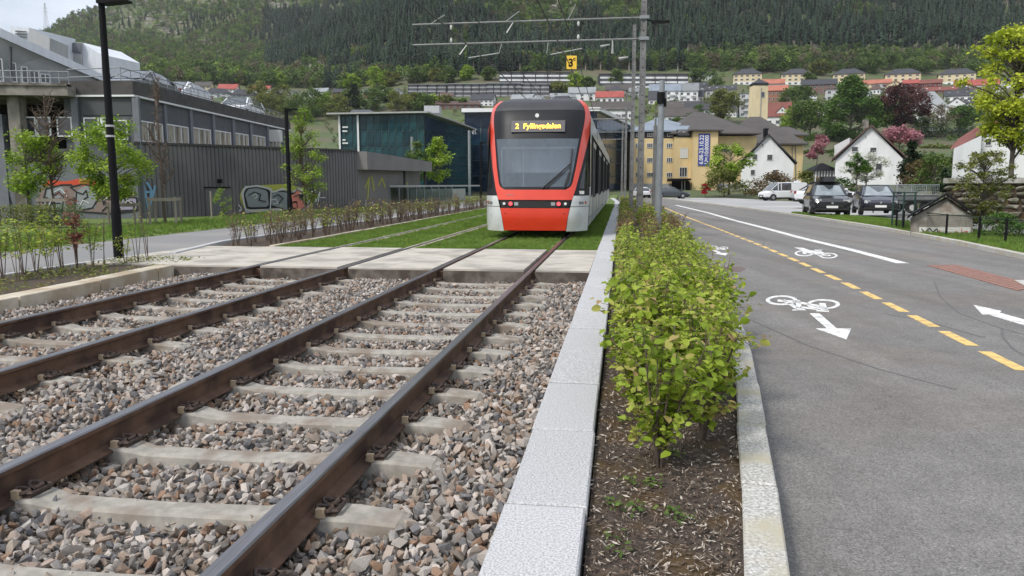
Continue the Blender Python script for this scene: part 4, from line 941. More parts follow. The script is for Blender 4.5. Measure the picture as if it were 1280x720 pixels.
# ---- corrugated single-storey hall
CA = P3(172, 275, 30.9); CB = P3(447, 262, 41.8); CA.z = CB.z = 0; CE = W(-14.6, 56.5); CE.z = 0
hall = thing('corrugated_hall', 'grey corrugated metal hall with graffiti, in front of the charcoal building', 'building', (CA.x, CA.y, 0))
dc_, nc, lc = frame_of(CA, CB); zc1 = 2.93; zc2 = 3.08
def hl(p): return (p.x-CA.x, p.y-CA.y)
zf = lambda x, y: zc1+(zc2-zc1)*min(1, max(0, math.hypot(x, y)/lc))
mb = MB(); mb.prism([(0, 0), hl(CB), hl(CE+Vector((-.3, 0, 0))), hl(CE-Vector((6, 0, 0))), hl(A1+Vector((.5, 9, 0))), (0.0, .4)], -.5, lambda x, y: 2.9); obj('core_wall', mb, M['corr2'], hall)
mb = MB(); x = 0; pl = []
while x < lc-.01:
    for a, y in ((0, -.03), (.09, -.03), (.11, .03), (.175, .03), (.195, -.03)):
        if x+a < lc: pl.append((x+a, y))
    x += .205
rows = []
for z in (-.4, 1.0, 2.0, 'top'):
    rows.append([(dc_.x*a+nc.x*(.02+y), dc_.y*a+nc.y*(.02+y), (zc1+(zc2-zc1)*a/lc) if z == 'top' else z) for a, y in pl])
obj('corrugated_sheet', MB().grid(rows), M['corr'], hall)
mb = MB(); mb.ext([(0, zc1-.02), (lc, zc2-.02), (lc, zc2+.07), (0, zc1+.07)], (nc.x*-.1, nc.y*-.1, 0), dc_, (0, 0, 1), nc*.2); obj('coping', mb, M['parapet'], hall)
# fascia of the receding side, and its recessed bays
de, ne, le = frame_of(CB, CE)
mb = MB(); mb.ext([(0, 2.1), (le, 2.25), (le, 2.95), (0, 3.06)], hl(CB+ne*.0)+(0,), de, (0, 0, 1), ne*.6); obj('fascia', mb, M['corr2'], hall)
mb = MB(); mb.ext([(.05, -.3), (le*.62, -.3), (le*.62, 2.2), (.05, 2.1)], hl(CB)+(0,), de, (0, 0, 1), ne*.05); obj('bay_panel', mb, M['corr2'], hall)
for f_ in (.62, 1.0): 
    mb = MB(); mb.ext([(le*f_-.25, -.4), (le*f_, -.4), (le*f_, 2.3), (le*f_-.25, 2.3)], hl(CB)+(0,), de, (0, 0, 1), ne*.15); obj('column', mb, M['parapet'], hall)
# side door and lamp on the hall
p = onwall(258, 270, CA, CB, .06); q = onwall(288, 270, CA, CB, .06); tp = onwall(270, 235, CA, CB, .06)
mb = MB(); mb.ext([(0, -.1), ((q-p).length, -.1), ((q-p).length, tp.z), (0, tp.z)], hl(p)+(0,), dc_, (0, 0, 1), nc*.03); obj('side_door', mb, M['corr'], hall)
mb = MB(); mb.ext([(-.04, tp.z), ((q-p).length+.04, tp.z), ((q-p).length+.04, tp.z+.05), (-.04, tp.z+.05)], hl(p)+(0,), dc_, (0, 0, 1), nc*.07); obj('lintel', mb, M['black'], hall)
p = onwall(275, 226, CA, CB, .15); mb = MB(); mb.box(*(hl(p)[0]-.08, hl(p)[1]-.08, p.z-.1, hl(p)[0]+.08, hl(p)[1]+.08, p.z+.08)); obj('wall_lamp', mb, M['black'], hall)
O = .055
hb = None
def hb(nm, pts, k, sm=True): return blob(hall, CA, CB, nm, pts, O+k*.006, CA, sm)
hb('yellow', [(298,246),(303,234),(330,231),(358,230),(382,236),(392,260),(372,268),(330,268),(304,262)], 0)
hb('white', [(300,242),(305,233),(320,232),(336,236),(341,241),(350,236),(358,236),(366,240),(372,236),(380,240),(386,255),(376,266),(356,267),(350,262),(334,262),(306,264),(303,254)], 1)
hb('black', [(303,241),(307,235),(320,233.5),(335,237),(338,242),(352,237.5),(366,241),(371,237),(378,240),(384,255),(375,264),(357,266),(349,260),(334,261),(307,262),(305,254)], 2)
hb('grey', [(305,243),(309,236.5),(320,235),(333,238.5),(335,258.5),(309,259),(307.5,252)], 3); hb('grey', [(336,244),(343,240),(354,240),(361,243),(358,262),(347,259),(337,256)], 3); hb('grey', [(355,240),(361,243),(359,263),(352,262)], 4)
hb('pink', [(360,244),(366,243),(370,238),(375,241),(372,247),(377,252),(379,258),(373,264),(363,264),(362,254)], 5); hb('black', [(363,252),(370,251),(371,260),(364,262)], 5); hb('pink', [(364,254),(369,253.5),(369.5,259),(365,260)], 6)
lines(hall, CA, CB, 'black', [[(309,244),(316,240),(324,243),(322,250),(330,252)], [(340,246),(346,243),(352,248),(347,254)], [(366,246),(372,243),(374,250)], [(388,236),(393,243),(390,252)]], 1.2, O+.05, CA)
hb('pink', [(379,256),(385,258),(385,266),(379,264)], 3)
lines(hall, CA, CB, 'white', [[(302,242),(305,233.5),(320,232),(336,235.5),(340,240),(352,235.5),(366,239),(371,235),(379,239),(386,255),(376,266.5),(357,268),(349,262.5),(334,263.5),(306,265),(303,255),(302,242)], [(337,240),(336,262)], [(361,244),(360,262)]], 1.3, O+.04, CA)
lines(hall, CA, CB, 'white', [[(314,245),(318,242),(320,246),(316,248)], [(336,250),(343,249),(346,254),(340,255)], [(372,242),(380,242),(384,250)], [(388,240),(392,238),(393,252),(398,240),(396,252)], [(399,247),(405,247)], [(296,256),(300,260),(297,264),(301,262)]], 1.0, O+.045, CA)
lines(hall, CA, CB, 'blue', [[(178,232),(182,250),(184,262)], [(182,228),(188,238),(185,258),(190,244),(192,232)], [(180,240),(190,240)]], 2.6, O+.03, CA)
for k, q in enumerate(([(455,235),(460,222),(458,250)], [(463,220),(466,238)], [(472,232),(476,222),(480,234)], [(505,240),(508,228)])):
    lines(hall, CB, CE, 'yellow', [q], 1.8, .07, CA)
blob(hall, CB, CE, 'brown', [(455,262),(458,248),(468,246),(474,262)], .075, CA); lines(hall, CB, CE, 'white', [[(455,262),(456,250)], [(463,262),(464,252)]], 1.3, .08, CA)
# ---- white building with a sloping roof behind the deck
M['white_clad'] = mat('bluish_white_cladding', (.62,.65,.69), (.70,.73,.765), 1, .6, stretch=(8,1,1))
M['boxgrey'] = mat('light_grey_sheet', (.36,.37,.37), (.42,.43,.43), 1, .6, stretch=(14,1,.3))
wb = thing('white_building', 'white building with a long sloping roof edge behind the concrete deck', 'building', (-30, 45, 0))
def wl_(p): return (p.x+30, p.y-45, p.z)
def Yw(px): return 40+max(px,0)*.03
f0 = [(-120,-5),(150,108)]
def pe(px, py): return P3(px, py, Yw(px))
top = [(-120, -2), (0, 47), (60, 70), (115, 97), (142, 112)]
poly3 = [pe(x, y) for x, y in top]+[pe(142, 118), pe(-120, 125)]
mb = MB(); n_ = len(poly3); back = Vector((-1.2, 2, 0))
mb.add([wl_(p) for p in poly3]+[wl_(p+back) for p in poly3], [tuple(range(n_)), tuple(range(2*n_-1, n_-1, -1))]+[(i, (i+1) % n_, n_+(i+1) % n_, n_+i) for i in range(n_)])
obj('wall', mb, M['white_clad'], wb, fixn=True)
mb = MB()
e0, e1 = [(-120,-28),(0,35),(60,62),(150,103)], [(-120,-14),(0,46),(60,73),(150,110)]
for i in range(3):
    q = [P3(*e0[i], Yw(e0[i][0])-.35), P3(*e0[i+1], Yw(e0[i+1][0])-.35), P3(*e1[i+1], Yw(e1[i+1][0])-.35), P3(*e1[i], Yw(e1[i][0])-.35)]
    mb.add([wl_(p) for p in q]+[wl_(p+Vector((-1.0, 1.9, 0))) for p in q], [(0,1,2,3),(7,6,5,4),(0,4,5,1),(3,2,6,7)])
obj('roof_edge', mb, M['white_clad'], wb, fixn=True)
def pbox(parent, name, quad, Y, m, org, dep=4, dx=.8):
    mb = MB(); rz_ = parent.rotation_euler[2] 
    q = [P3(x, y, Y) for x, y in quad]; mb.add([(p.x-org[0], p.y-org[1], p.z-org[2]) for p in q]+[(p.x-org[0]+dx, p.y-org[1]+dep, p.z-org[2]) for p in q], [(0,1,2,3),(7,6,5,4),(0,4,5,1),(1,5,6,2),(2,6,7,3),(3,7,4,0)])
    if rz_: mb.v = [tuple(Matrix.Rotation(-rz_, 3, 'Z') @ Vector(v)) for v in mb.v]
    return obj(name, mb, m, parent, fixn=True)
o_ = (-30, 45, 0)
pbox(wb, 'roof_plant_room', [(36,35),(62,47),(62,80),(36,80)], 52, M['boxgrey'], o_, 3, -.5); pbox(wb, 'roof_plant_room', [(13,33),(36,34.5),(36,80),(13,80)], 52.2, M['white_clad'], o_)
for k in range(3): pbox(wb, 'louvre', [(19,38+k*3.4),(33,39+k*3.4),(33,40.2+k*3.4),(19,39.6+k*3.4)], 52.1, M['char'], o_, .05, 0)
pbox(wb, 'roof_plant_room', [(69,52),(102,53),(102,90),(69,88)], 56, M['boxgrey'], o_, 3.2, -.3); pbox(wb, 'roof_plant_room', [(102,53),(127,68),(127,100),(102,97)], 56.2, M['white_clad'], o_)
for a, c_ in ((70, 85), (86, 101)): pbox(wb, 'louvre_panel', [(a,53.5),(c_,53.8),(c_,66),(a,65)], 55.9, M['pil'], o_, .05, 0)
for a, c_, t_, b_ in ((-4,6,73,102),(15,22,78,103),(28,36,83,104),(38,50,88,104),(51,64,92,104)):
    p = pe(a, b_); window(wb, wl_(p+Vector((0, -.05, 0))), (1, .55) if False else (pe(c_, b_)-p).normalized()[:2], (pe(c_, b_)-p).length, pe(a, t_).z-p.z, nx=2 if a > 30 else 1)
pbox(wb, 'downpipe', [(11,58),(13,58),(13,103),(11,103)], Yw(12)-.2, M['char'], o_, .15, 0)
# ---- cars seen over the parapet and other cars
M['tyre'] = mat('tyre', (.018,.018,.02), rough=.85); M['alloy'] = mat('alloy_rim', (.4,.41,.42), rough=.35, metal=.7)
M['cglass'] = mat('car_glass', (.02,.025,.028), (.07,.085,.09), 1.5, .05, spec=.9, coat=.5)
M['sglass'] = mat('bright_windscreen', (.16,.19,.21), (.30,.34,.36), 1.3, .05, spec=.9, coat=.5)
M['carlamp'] = mat('car_tail_lamp', (.25,.01,.012), rough=.25)
M['plate'] = mat('number_plate', (.7,.7,.68), rough=.5); M['hlamp'] = mat('headlamp_lens', (.5,.52,.53), rough=.1, coat=.6)
PAINT = {'white': mat('white_car_paint', (.66,.67,.68), rough=.3, coat=.5), 'black': mat('dark_car_paint', (.016,.017,.02), (.022,.023,.027), 2, .3, coat=.7), 'navy': mat('dark_blue_car_paint', (.03,.032,.05), rough=.28, coat=.7), 'grey': mat('dark_grey_car_paint', (.045,.055,.06), rough=.3, coat=.6)}
def car(label, kind, paint, p, rz, group=None, wind='sglass'):
    # profile: x station, half width, z bottom, z shoulder, z top(centre) ; greenhouse as separate loft
    spec = {
     'suv':  dict(L=4.35, W=.90, st=[(-2.17,.72,.5,.7,.75),(-2.1,.82,.35,.85,.93),(-1.75,.88,.3,.92,1.0),(-1.0,.90,.28,.97,1.02),(1.0,.90,.28,.98,1.02),(1.55,.88,.3,.93,.97),(2.05,.80,.33,.82,.86),(2.17,.70,.42,.66,.70)],
                   gh=[(-2.05,.80,.68,.98,1.02),(-1.8,.82,.66,1.0,1.45),(-1.2,.82,.64,1.0,1.53),(.0,.82,.64,1.0,1.55),(.45,.82,.64,1.0,1.5),(1.18,.80,.74,.98,1.02)], r=.34, wb=1.32),
     'hatch': dict(L=4.2, W=.88, st=[(-2.1,.72,.45,.7,.78),(-2.03,.82,.3,.85,.92),(-1.6,.87,.25,.92,.95),(0,.88,.24,.92,.94),(1.1,.87,.24,.90,.93),(1.65,.84,.27,.82,.86),(2.0,.76,.3,.70,.73),(2.1,.68,.38,.58,.60)],
                   gh=[(-2.0,.76,.66,.9,.94),(-1.7,.78,.62,.92,1.30),(-1.0,.79,.60,.92,1.42),(0,.79,.60,.92,1.44),(.4,.79,.60,.92,1.40),(1.3,.78,.70,.9,.92)], r=.32, wb=1.3),
     'sedan': dict(L=4.6, W=.88, st=[(-2.3,.72,.45,.7,.8),(-2.2,.82,.3,.88,.94),(-1.6,.87,.25,.92,.97),(0,.88,.24,.92,.94),(1.2,.87,.24,.90,.92),(1.8,.84,.27,.80,.84),(2.2,.76,.3,.66,.70),(2.3,.68,.38,.56,.60)],
                   gh=[(-1.9,.76,.68,.92,.96),(-1.3,.78,.60,.92,1.30),(-.8,.79,.59,.92,1.40),(0,.79,.59,.92,1.42),(.35,.79,.60,.92,1.38),(1.35,.78,.70,.9,.92)], r=.32, wb=1.38),
     'van':  dict(L=4.9, W=.95, st=[(-2.45,.86,.4,1.0,1.05),(-2.4,.93,.3,1.1,1.12),(-1,.95,.27,1.12,1.14),(1.2,.95,.27,1.10,1.14),(1.9,.92,.3,1.0,1.06),(2.35,.84,.33,.85,.90),(2.45,.76,.42,.7,.74)],
                   gh=[(-2.44,.90,.80,1.1,1.85),(-2.35,.91,.80,1.1,1.92),(-1.0,.92,.80,1.12,1.95),(.6,.92,.80,1.12,1.93),(.95,.92,.80,1.12,1.88),(1.85,.88,.78,1.05,1.10)], r=.34, wb=1.5)}[kind]
    t = thing('car' if kind != 'van' else 'van', label, 'car' if kind != 'van' else 'van', p, rz, group); pm = PAINT[paint]
    rows = []
    for x, hw, zb, zs, zt_ in spec['st']:
        rows.append([(x, -hw*.9, zb), (x, -hw, zb+.12), (x, -hw, zs-.18), (x, -hw*.965, zs-.03), (x, -hw*.86, zt_-.015), (x, 0, zt_+.01), (x, hw*.86, zt_-.015), (x, hw*.965, zs-.03), (x, hw, zs-.18), (x, hw, zb+.12), (x, hw*.9, zb)])
    mb = MB(); mb.grid(rows); n_ = 11
    mb.add(rows[0], [tuple(range(n_))]); mb.add(rows[-1], [tuple(range(n_-1, -1, -1))]); bd = obj('body', mb, pm, t, smooth=False, fixn=True)
    g = spec['gh']; rows = [[(x, -wb_, zb), (x, -wt, z-.05), (x, -wt*.8, z), (x, 0, z+.02), (x, wt*.8, z), (x, wt, z-.05), (x, wb_, zb)] if z-zb > .1 else [(x, -wb_, zb), (x, -wt, zb+.01), (x, -wt*.8, zb+.02), (x, 0, zb+.03), (x, wt*.8, zb+.02), (x, wt, zb+.01), (x, wb_, zb)] for x, wb_, wt, zb, z in g]
    mb = MB(); mb.grid(rows); obj('cabin_glass', mb, M['cglass'], t, fixn=True)
    rr = [[(x, y*1.02, z+.012) for x, y, z in r_[1:6]] for r_ in rows[1:-1]]
    mb = MB(); mb.grid(rr)
    for i in range(1, len(g)-1):     # pillars
        for sy_ in (-1, 1):
            a = rows[i]; 
            if i in (1, 3, len(g)-2): p0 = a[0 if sy_ < 0 else 6]; p1 = a[1 if sy_ < 0 else 5]; mb.bar((p0[0], p0[1]*1.005, p0[2]), (p1[0], p1[1]*1.01, p1[2]), .08, .03)
    for a_, b_ in ((rows[-1], rows[-2]), (rows[0], rows[1])):
        for q0, q1 in ((0, 1), (6, 5)): mb.bar((a_[q0][0], a_[q0][1]*.99, a_[q0][2]+.01), b_[q1], .07, .05)
    obj('roof', mb, pm, t, fixn=True)
    if kind == 'van':
        mb = MB()
        for sy_ in (-1, 1):
            for x0, x1 in ((-2.35, -.55),): mb.add([(x0, sy_*.945, 1.1), (x1, sy_*.945, 1.1), (x1, sy_*.83, 1.88), (x0, sy_*.83, 1.88)], [(0,1,2,3)])
        obj('side_panel', mb, pm, t)
        mb = MB(); mb.box(-1.9, -.3, 1.96, -1.4, .3, 2.12); mb.tube([(-1.7, 0, 2.1), (-1.7, 0, 2.25)], .1, 8); obj('roof_beacon', mb, PAINT['white'], t)
    # windscreen pane
    a, b_ = rows[-1], rows[-2]; mb = MB(); nrm = Vector((.012, 0, .012))
    mb.add([tuple(Vector(a[1])*1+nrm+Vector((0, .05, .01))), tuple(Vector(a[5])+nrm+Vector((0, -.05, .01))), tuple(Vector(b_[4])+nrm+Vector((.03, -.0, -.03))), tuple(Vector(b_[2])+nrm+Vector((.03, .0, -.03)))], [(0,1,2,3)]); obj('windscreen', mb, M[wind], t)
    for x in (-spec['wb'], spec['wb']):
        for sy_ in (-1, 1):
            r_ = spec['r']; yy = sy_*(spec['W']-.09); mb = MB(); mb.tube([(x, yy-.1*sy_, r_), (x, yy+.095*sy_, r_)], r_*1.13, 22); obj('wheel_arch', mb, M['rubber'], bd)
            mb = MB(); mb.tube([(x, yy-.1, r_), (x, yy-.09, r_), (x, yy+.1, r_), (x, yy+.108, r_)], [r_*.92, r_, r_, r_*.92], 22); wh = obj('wheel', mb, M['tyre'], t)
            mb = MB(); mb.tube([(x, yy-.115, r_), (x, yy+.118, r_)], r_*.55, 10); obj('rim', mb, M['alloy'], wh)
    xf = spec['st'][-1][0]; hw = spec['st'][-2][1]
    for sy_ in (-1, 1):
        mb = MB(); z = spec['st'][-2][3]; mb.box(xf-.22, min(sy_*hw*.6, sy_*hw*.98), z-.14, xf-.05, max(sy_*hw*.6, sy_*hw*.98), z-.01); obj('headlamp', mb, M['hlamp'], t)
        mb = MB(); x = spec['gh'][-1][0]-.25; mb.box(x-.08, min(sy_*.86, sy_*1.05), 1.0, x+.06, max(sy_*.86, sy_*1.05), 1.13); obj('wing_mirror', mb, pm, t)
        xr = spec['st'][0][0]; mb = MB(); mb.box(xr-.01, min(sy_*.6, sy_*.8), .75, xr+.12, max(sy_*.6, sy_*.8), .92); obj('tail_lamp', mb, M['carlamp'], t)
    mb = MB(); z = spec['st'][-1][2]; mb.box(xf-.06, -.5, z+.02, xf+.012, .5, z+.16); mb.box(xf-.1, -.75, z-.12, xf+.0, .75, z-.02); obj('grille', mb, M['rubber'], t)
    mb = MB(); mb.box(xf+.0, -.26, z-.02, xf+.03, .26, z+.09); obj('number_plate', mb, M['plate'], t)
    mb = MB(); mb.tube([(xf+.0, 0, z+.22), (xf+.03, 0, z+.22)], .055, 12); obj('badge', mb, M['alloy'], t)
    mb = MB(); mb.box(-spec['L']/2+.2, -spec['W']+.06, .18, spec['L']/2-.2, spec['W']-.06, .34); obj('underbody', mb, M['dark'], t)
    return t
def gz(x, y): return roadz(x, y)-.03
p = P3(1048, 240, 37.5); suv = car('black estate car with a roof box, parked nose to the road', 'suv', 'black', (p.x+.1, 39.2, P3(1034, 270.5, 37.2).z), R(-104), 'parked cars')
mb = MB(); mb.prism([(-1.3,-.36),(-1.3,.36),(.3,.38),(.62,.25),(.62,-.25),(.3,-.38)], 1.66, 1.92); obj('roof_box', mb, PAINT['black'], suv, fixn=True)
mb = MB()
for x in (-.9, .1): mb.box(x-.03, -.62, 1.56, x+.03, .62, 1.66)
obj('roof_bar', mb, M['rubber'], suv)
p = P3(1109, 240, 38.5); car('dark blue hatchback parked beside the trailer', 'hatch', 'navy', (p.x+.1, 40.0, P3(1095, 268.5, 38).z), R(-107), 'parked cars')
p = P3(1062, 240, 54); car('white car parked behind the dark blue hatchback', 'sedan', 'white', (p.x-1.2, 55, P3(1062, 255, 55).z), R(-10), 'parked cars', 'cglass')
p = P3(978, 240, 85); car('white van with dark side windows facing left on the car park', 'van', 'white', (p.x, 85, P3(978, 250.5, 85).z), R(180+8), wind='cglass')
p = P3(838, 240, 98); car('dark grey saloon car driving past in front of the yellow building', 'sedan', 'grey', (p.x, 98, P3(838, 247.8, 98).z), R(3), wind='cglass')
p = P3(806, 240, 103); car('silver car half hidden behind the masts', 'hatch', 'white', (p.x-.5, 103, P3(806, 247.5, 103).z), R(95))
# cars on the roof deck
for px, Y, lab, kd, pc in ((178, 38.0, 'dark car parked on the roof deck nearest the street lamp', 'sedan', 'grey'), (226, 42.5, 'white car with a rounded roof parked on the roof deck', 'hatch', 'white'), (300, 49.0, 'white car at the far end of the roof deck', 'suv', 'white')):
    p = P3(px, 120, Y); q = onwall(px, 120, A1, A2, -2.2)
    car(lab, kd, pc, (q.x, q.y, ztopb+.12), math.atan2(-d1.y, -d1.x), 'cars on the roof deck', 'cglass')
for px, py, Yc, lab, rz_ in ((1198, 165, None, 'white car parked in front of the dark hedge on the hillside road', 178), (1166, 165, None, 'silver car half hidden behind the hedge on the hillside road', 175)):
    p = hit(px, py); car(lab, 'hatch', 'white', tuple(p+Vector((0, 0, .1))), R(rz_), wind='cglass')
p = P3(58, 34, 1296); pm_ = thing('lattice_mast', 'thin lattice mast standing on the ridge at the top left', 'mast', tuple(p)); mb = MB(); hh_ = 38
for sx, sy_ in ((-1, -1), (1, -1), (1, 1), (-1, 1)): mb.bar((sx*3, sy_*3, -8), (sx*.5, sy_*.5, hh_), .35)
for i in range(7): z = i*5.2; q_ = 3-2.5*z/hh_; mb.bar((-q_, -q_, z), (q_, -q_, z), .25); mb.bar((-q_, -q_, z), (q_*.87, -q_*.87, z+5), .2)
for z in (24, 30): mb.bar((-6, 0, z), (6, 0, z), .4)
obj('lattice', mb, M['boxgrey'], pm_)
# trailer
M['cage'] = mat('wire_cage', (.30,.33,.34), rough=.5, metal=.3)
p = P3(1142, 240, 41.5); tr_ = thing('cage_trailer', 'grey twin-axle trailer with a wire mesh cage behind the hatchback', 'trailer', (p.x, 42, P3(1142, 266, 42).z), R(2))
mb = MB(); mb.box(-1.05, -.7, .5, 1.25, .7, .95); obj('trailer_bed', mb, M['galv2'], tr_)
mb = MB(); mb.box(-1.07, -.72, .93, 1.27, .72, .99); mb.box(-1.05, -.72, .5, -1.0, .72, .95); mb.box(-1.07, -.73, .7, 1.27, -.70, .73); obj('rim_rail', mb, M['galv'], tr_)
mb = MB()
for i in range(24):
    x = -1.05+i*.1; mb.tube([(x, -.7, .97), (x, -.7, 1.5)], .006 if i % 8 else .022, 4); mb.tube([(x, .7, .97), (x, .7, 1.5)], .006 if i % 8 else .022, 4)
for i in range(7):
    for y in (-.7, .7): mb.tube([(-1.05, y, .99+i*.085), (1.25, y, .99+i*.085)], .006 if i % 6 else .022, 4)
obj('mesh_cage', mb, M['cage'], tr_)
for x in (-.2, .55):
    for sy_ in (-1, 1):
        mb = MB(); mb.tube([(x, sy_*.72-.08, .3), (x, sy_*.72+.08, .3)], .3, 18); wh = obj('wheel', mb, M['tyre'], tr_); mb = MB(); mb.tube([(x, sy_*.72-.09, .3), (x, sy_*.72+.09, .3)], .16, 12); obj('rim', mb, M['plate'], wh)
mb = MB(); mb.bar((-1.0, 0, .45), (-2.1, 0, .4), .1, .08); mb.box(-.6, -.85, .62, 1.0, -.7, .66); mb.tube([(-1.9, 0, .42), (-1.9, 0, 0)], .03, 6); obj('drawbar', mb, M['dark'], tr_)
# lot and verge on the right
rkx = [a for a, b in rk]; rky = [b for a, b in rk]
def rks(t): return float(np.interp(t, rky, rkx))
vp = [(rks(t)+.16, t) for t in (2, 8, 14, 20, 27, 33, 38, 43)]; vr = [(q[0]+w_, q[1]) for q, w_ in zip(vp, (6, 5, 4, 3.4, 2.2, 2.4, 2.2, .4))]
mb = MB(); mb.prism([tuple(W(*q)[:2]) for q in vp+vr[::-1]], -1.2, lambda x, y: roadz(x, y)+.08); obj('verge', mb, M['track_grass_base'], **S())
n_ = 9000; tt = rng.uniform(6, 43, n_); wd_ = np.interp(tt, [2, 8, 14, 20, 27, 33, 38, 43], [6, 5, 4, 3.4, 2.2, 2.4, 2.2, .4]); ss_ = np.interp(tt, rky, rkx)+.2+rng.random(n_)*(wd_-.1)
PP = np.stack([ss_*U[1]+tt*U[0], -ss_*U[0]+tt*U[1], np.zeros(n_)], 1); PP[:, 2] = RZ+RS*PP[:, 1]+.07
scatter('verge_grass', PP, np.stack([np.zeros(n_), np.zeros(n_), rng.uniform(0, 6.3, n_)], 1), rng.uniform(1, 2, (n_, 1))*np.ones((1, 3)), rng.integers(0, 4, n_), tufts)
lotp = [(rks(t)+.2, t) for t in (36, 50, 68, 84)]+[(2, 104), (-4, 108), (14, 108), (17, 88), (20, 64), (22, 50), (30, 46), (26, 34), (14, 33)]
mb = MB(); mb.prism([tuple(W(*q)[:2]) for q in lotp], -1.6, lambda x, y: roadz(x, y)-.05); obj('car_park', mb, M['lot'], **S())
# ---- bunker hut, fence and stone wall on the right
HY = 23.5
hx = P3(1178, 240, HY).x; ha = math.atan2(hx, HY); hd = Vector((math.cos(ha), -math.sin(ha), 0)); hb_ = Vector((math.sin(ha), math.cos(ha), 0))
hut = thing('concrete_hut', 'low grey concrete hut with a dark gabled roof and graffiti behind the fence', 'hut', (hx, HY, -1.2))
HA, HB = Vector((hx, HY, 0))-hd*3, Vector((hx, HY, 0))+hd*3
def hp(px, py): p = onwall(px, py, HA, HB); return ((p-Vector((hx, HY, 0))).dot(hd), p.z+1.2)
Zu = (0, 0, 1)
mb = MB(); mb.ext([hp(1138, 330), hp(1216, 330), hp(1216, 271), hp(1183, 248), hp(1138, 273)], (0, 0, 0), hd, Zu, hb_*3.0); wf = obj('wall', mb, M['oldconc'], hut, fixn=True)
mb = MB()
for a, b_ in ((hp(1134, 273), hp(1183, 244)), (hp(1183, 244), hp(1218, 268.5))):
    th = .06; mb.ext([a, b_, (b_[0], b_[1]+th), (a[0], a[1]+th)], -hb_*.2, hd, Zu, hb_*3.4)
obj('roof', mb, M['black'], hut, fixn=True)
mb = MB(); mb.ext([hp(1156, 268.5), hp(1209, 268.5), hp(1184, 251)], -hb_*.02, hd, Zu, hb_*.03); obj('gable_panel', mb, M['concrete'], hut, fixn=True)
mb = MB(); mb.ext([hp(1149, 284), hp(1213, 284), hp(1213, 326), hp(1149, 326)], -hb_*.015, hd, Zu, hb_*.02); obj('painted_panel', mb, M['insul'], hut, fixn=True)
org_ = Vector((hx, HY, 0))
def hlines(nm, runs, wpx, off):
    o = lines(hut, HA, HB, nm, runs, wpx, off, org_); o.data.transform(Matrix.Translation((0, 0, 1.2)))
hlines('black', [[(1152,286),(1156,291),(1162,285),(1166,290),(1171,286),(1173,291)], [(1153,293),(1158,296),(1164,292)]], 1.3, .02)
hlines('red', [[(1174,288),(1176,295),(1180,294)], [(1182,292),(1186,294),(1189,290)], [(1193,294),(1196,289),(1199,294)], [(1202,286),(1203,296)], [(1205,290),(1209,289),(1207,297)]], .9, .024)
hlines('blue', [[(1165,293),(1172,292),(1170,298),(1164,297)]], 1.2, .028)
fn = thing('mesh_fence', 'dark green wire mesh fence on black posts along the grass verge by the hut', 'fence', (P3(1130, 280, 26).x, 26, -.3))
fx = P3(1130, 280, 26).x
def fpt(px, Y, z): p = P3(px, 240, Y); return (p.x-fx, Y-26, z+.3)
fps = [(1123, 26.6), (1132, 25.6), (1152.5, 24.2), (1186.5, 22.2), (1228, 20.5), (1262, 19.3), (1310, 18)]
for px, Y in fps: mb = MB(); mb.tube([fpt(px, Y, -.4), fpt(px, Y, P3(1186, 267.5, 22.2).z)], .03, 6); obj('post', mb, M['black'], fn)
zt_ = P3(1186, 268.5, 22.2).z
mb = MB()
for (a, Ya), (b_, Yb) in zip(fps, fps[1:]):
    pa = Vector(fpt(a, Ya, 0)); pb = Vector(fpt(b_, Yb, 0)); n_ = max(2, int((pb-pa).length/.07))
    for i in range(n_): q = pa.lerp(pb, i/n_); mb.tube([(q.x, q.y, -.1), (q.x, q.y, zt_+.3)], .0025, 3, False)
    for i in range(12): z = -.05+i*(zt_+.35)/12; mb.tube([(pa.x, pa.y, z), (pb.x, pb.y, z)], .0022, 3, False)
    mb.tube([(pa.x, pa.y, zt_+.3), (pb.x, pb.y, zt_+.3)], .015, 5)
obj('wire_mesh', mb, mat('green_wire', (.01,.025,.015), rough=.6), fn)
gt = thing('mesh_gate', 'taller dark green mesh gate leaf standing at the end of the fence beside the hatchback', 'gate', (P3(1119, 280, 27).x, 27, -.35))
mb = MB()
for x, y in ((-.12, 0), (.0, -.5), (.12, -1.0)): mb.tube([(x, y, 0), (x, y, 1.42)], .03, 6)
mb.tube([(-.12, 0, 1.4), (.12, -1, 1.4)], .02, 5); mb.tube([(-.12, 0, .1), (.12, -1, .1)], .02, 5); obj('gate_frame', mb, mat('dark_green_paint', (.01,.04,.03), rough=.5), gt)
mb = MB()
for i in range(30): u_ = i/30; mb.tube([(-.12+.24*u_, -u_, .1), (-.12+.24*u_, -u_, 1.4)], .004, 3, False)
obj('wire_mesh', mb, bpy.data.materials['green_wire'], gt)
# stone retaining wall with individually set stones
M['wallstone'] = mat('field_stone', (.13,.115,.095), (.24,.215,.18), 7, .95, .01, 20, rnd=.22, c3=(.08,.085,.05), s3=2)
M['coping'] = mat('wall_coping', (.28,.27,.25), (.38,.37,.34), 5, .9, c3=(.15,.15,.11), s3=2)
WA, WB = P3(1183, 240, 34), P3(1500, 240, 27); WA.z = WB.z = 0
sw = thing('stone_wall', 'rough stone retaining wall with a pale coping below the right-hand white house', 'wall', (WA.x, WA.y, -1.2))
dw, nw, lw = frame_of(WA, WB); zw = P3(1230, 226, 33).z
mb = MB(); mb.ext([(0, 0), (lw, 0), (lw, zw+1.1), (0, zw+1.1)], -nw*.05-nw*.6, dw, (0, 0, 1), nw*.6); obj('core', mb, M['soil'], sw, fixn=True)
sm_ = [rock_mesh('stone', M['wallstone'], 300+i, 16) for i in range(5)]
x = 0; r2 = random.Random(5)
z = .9
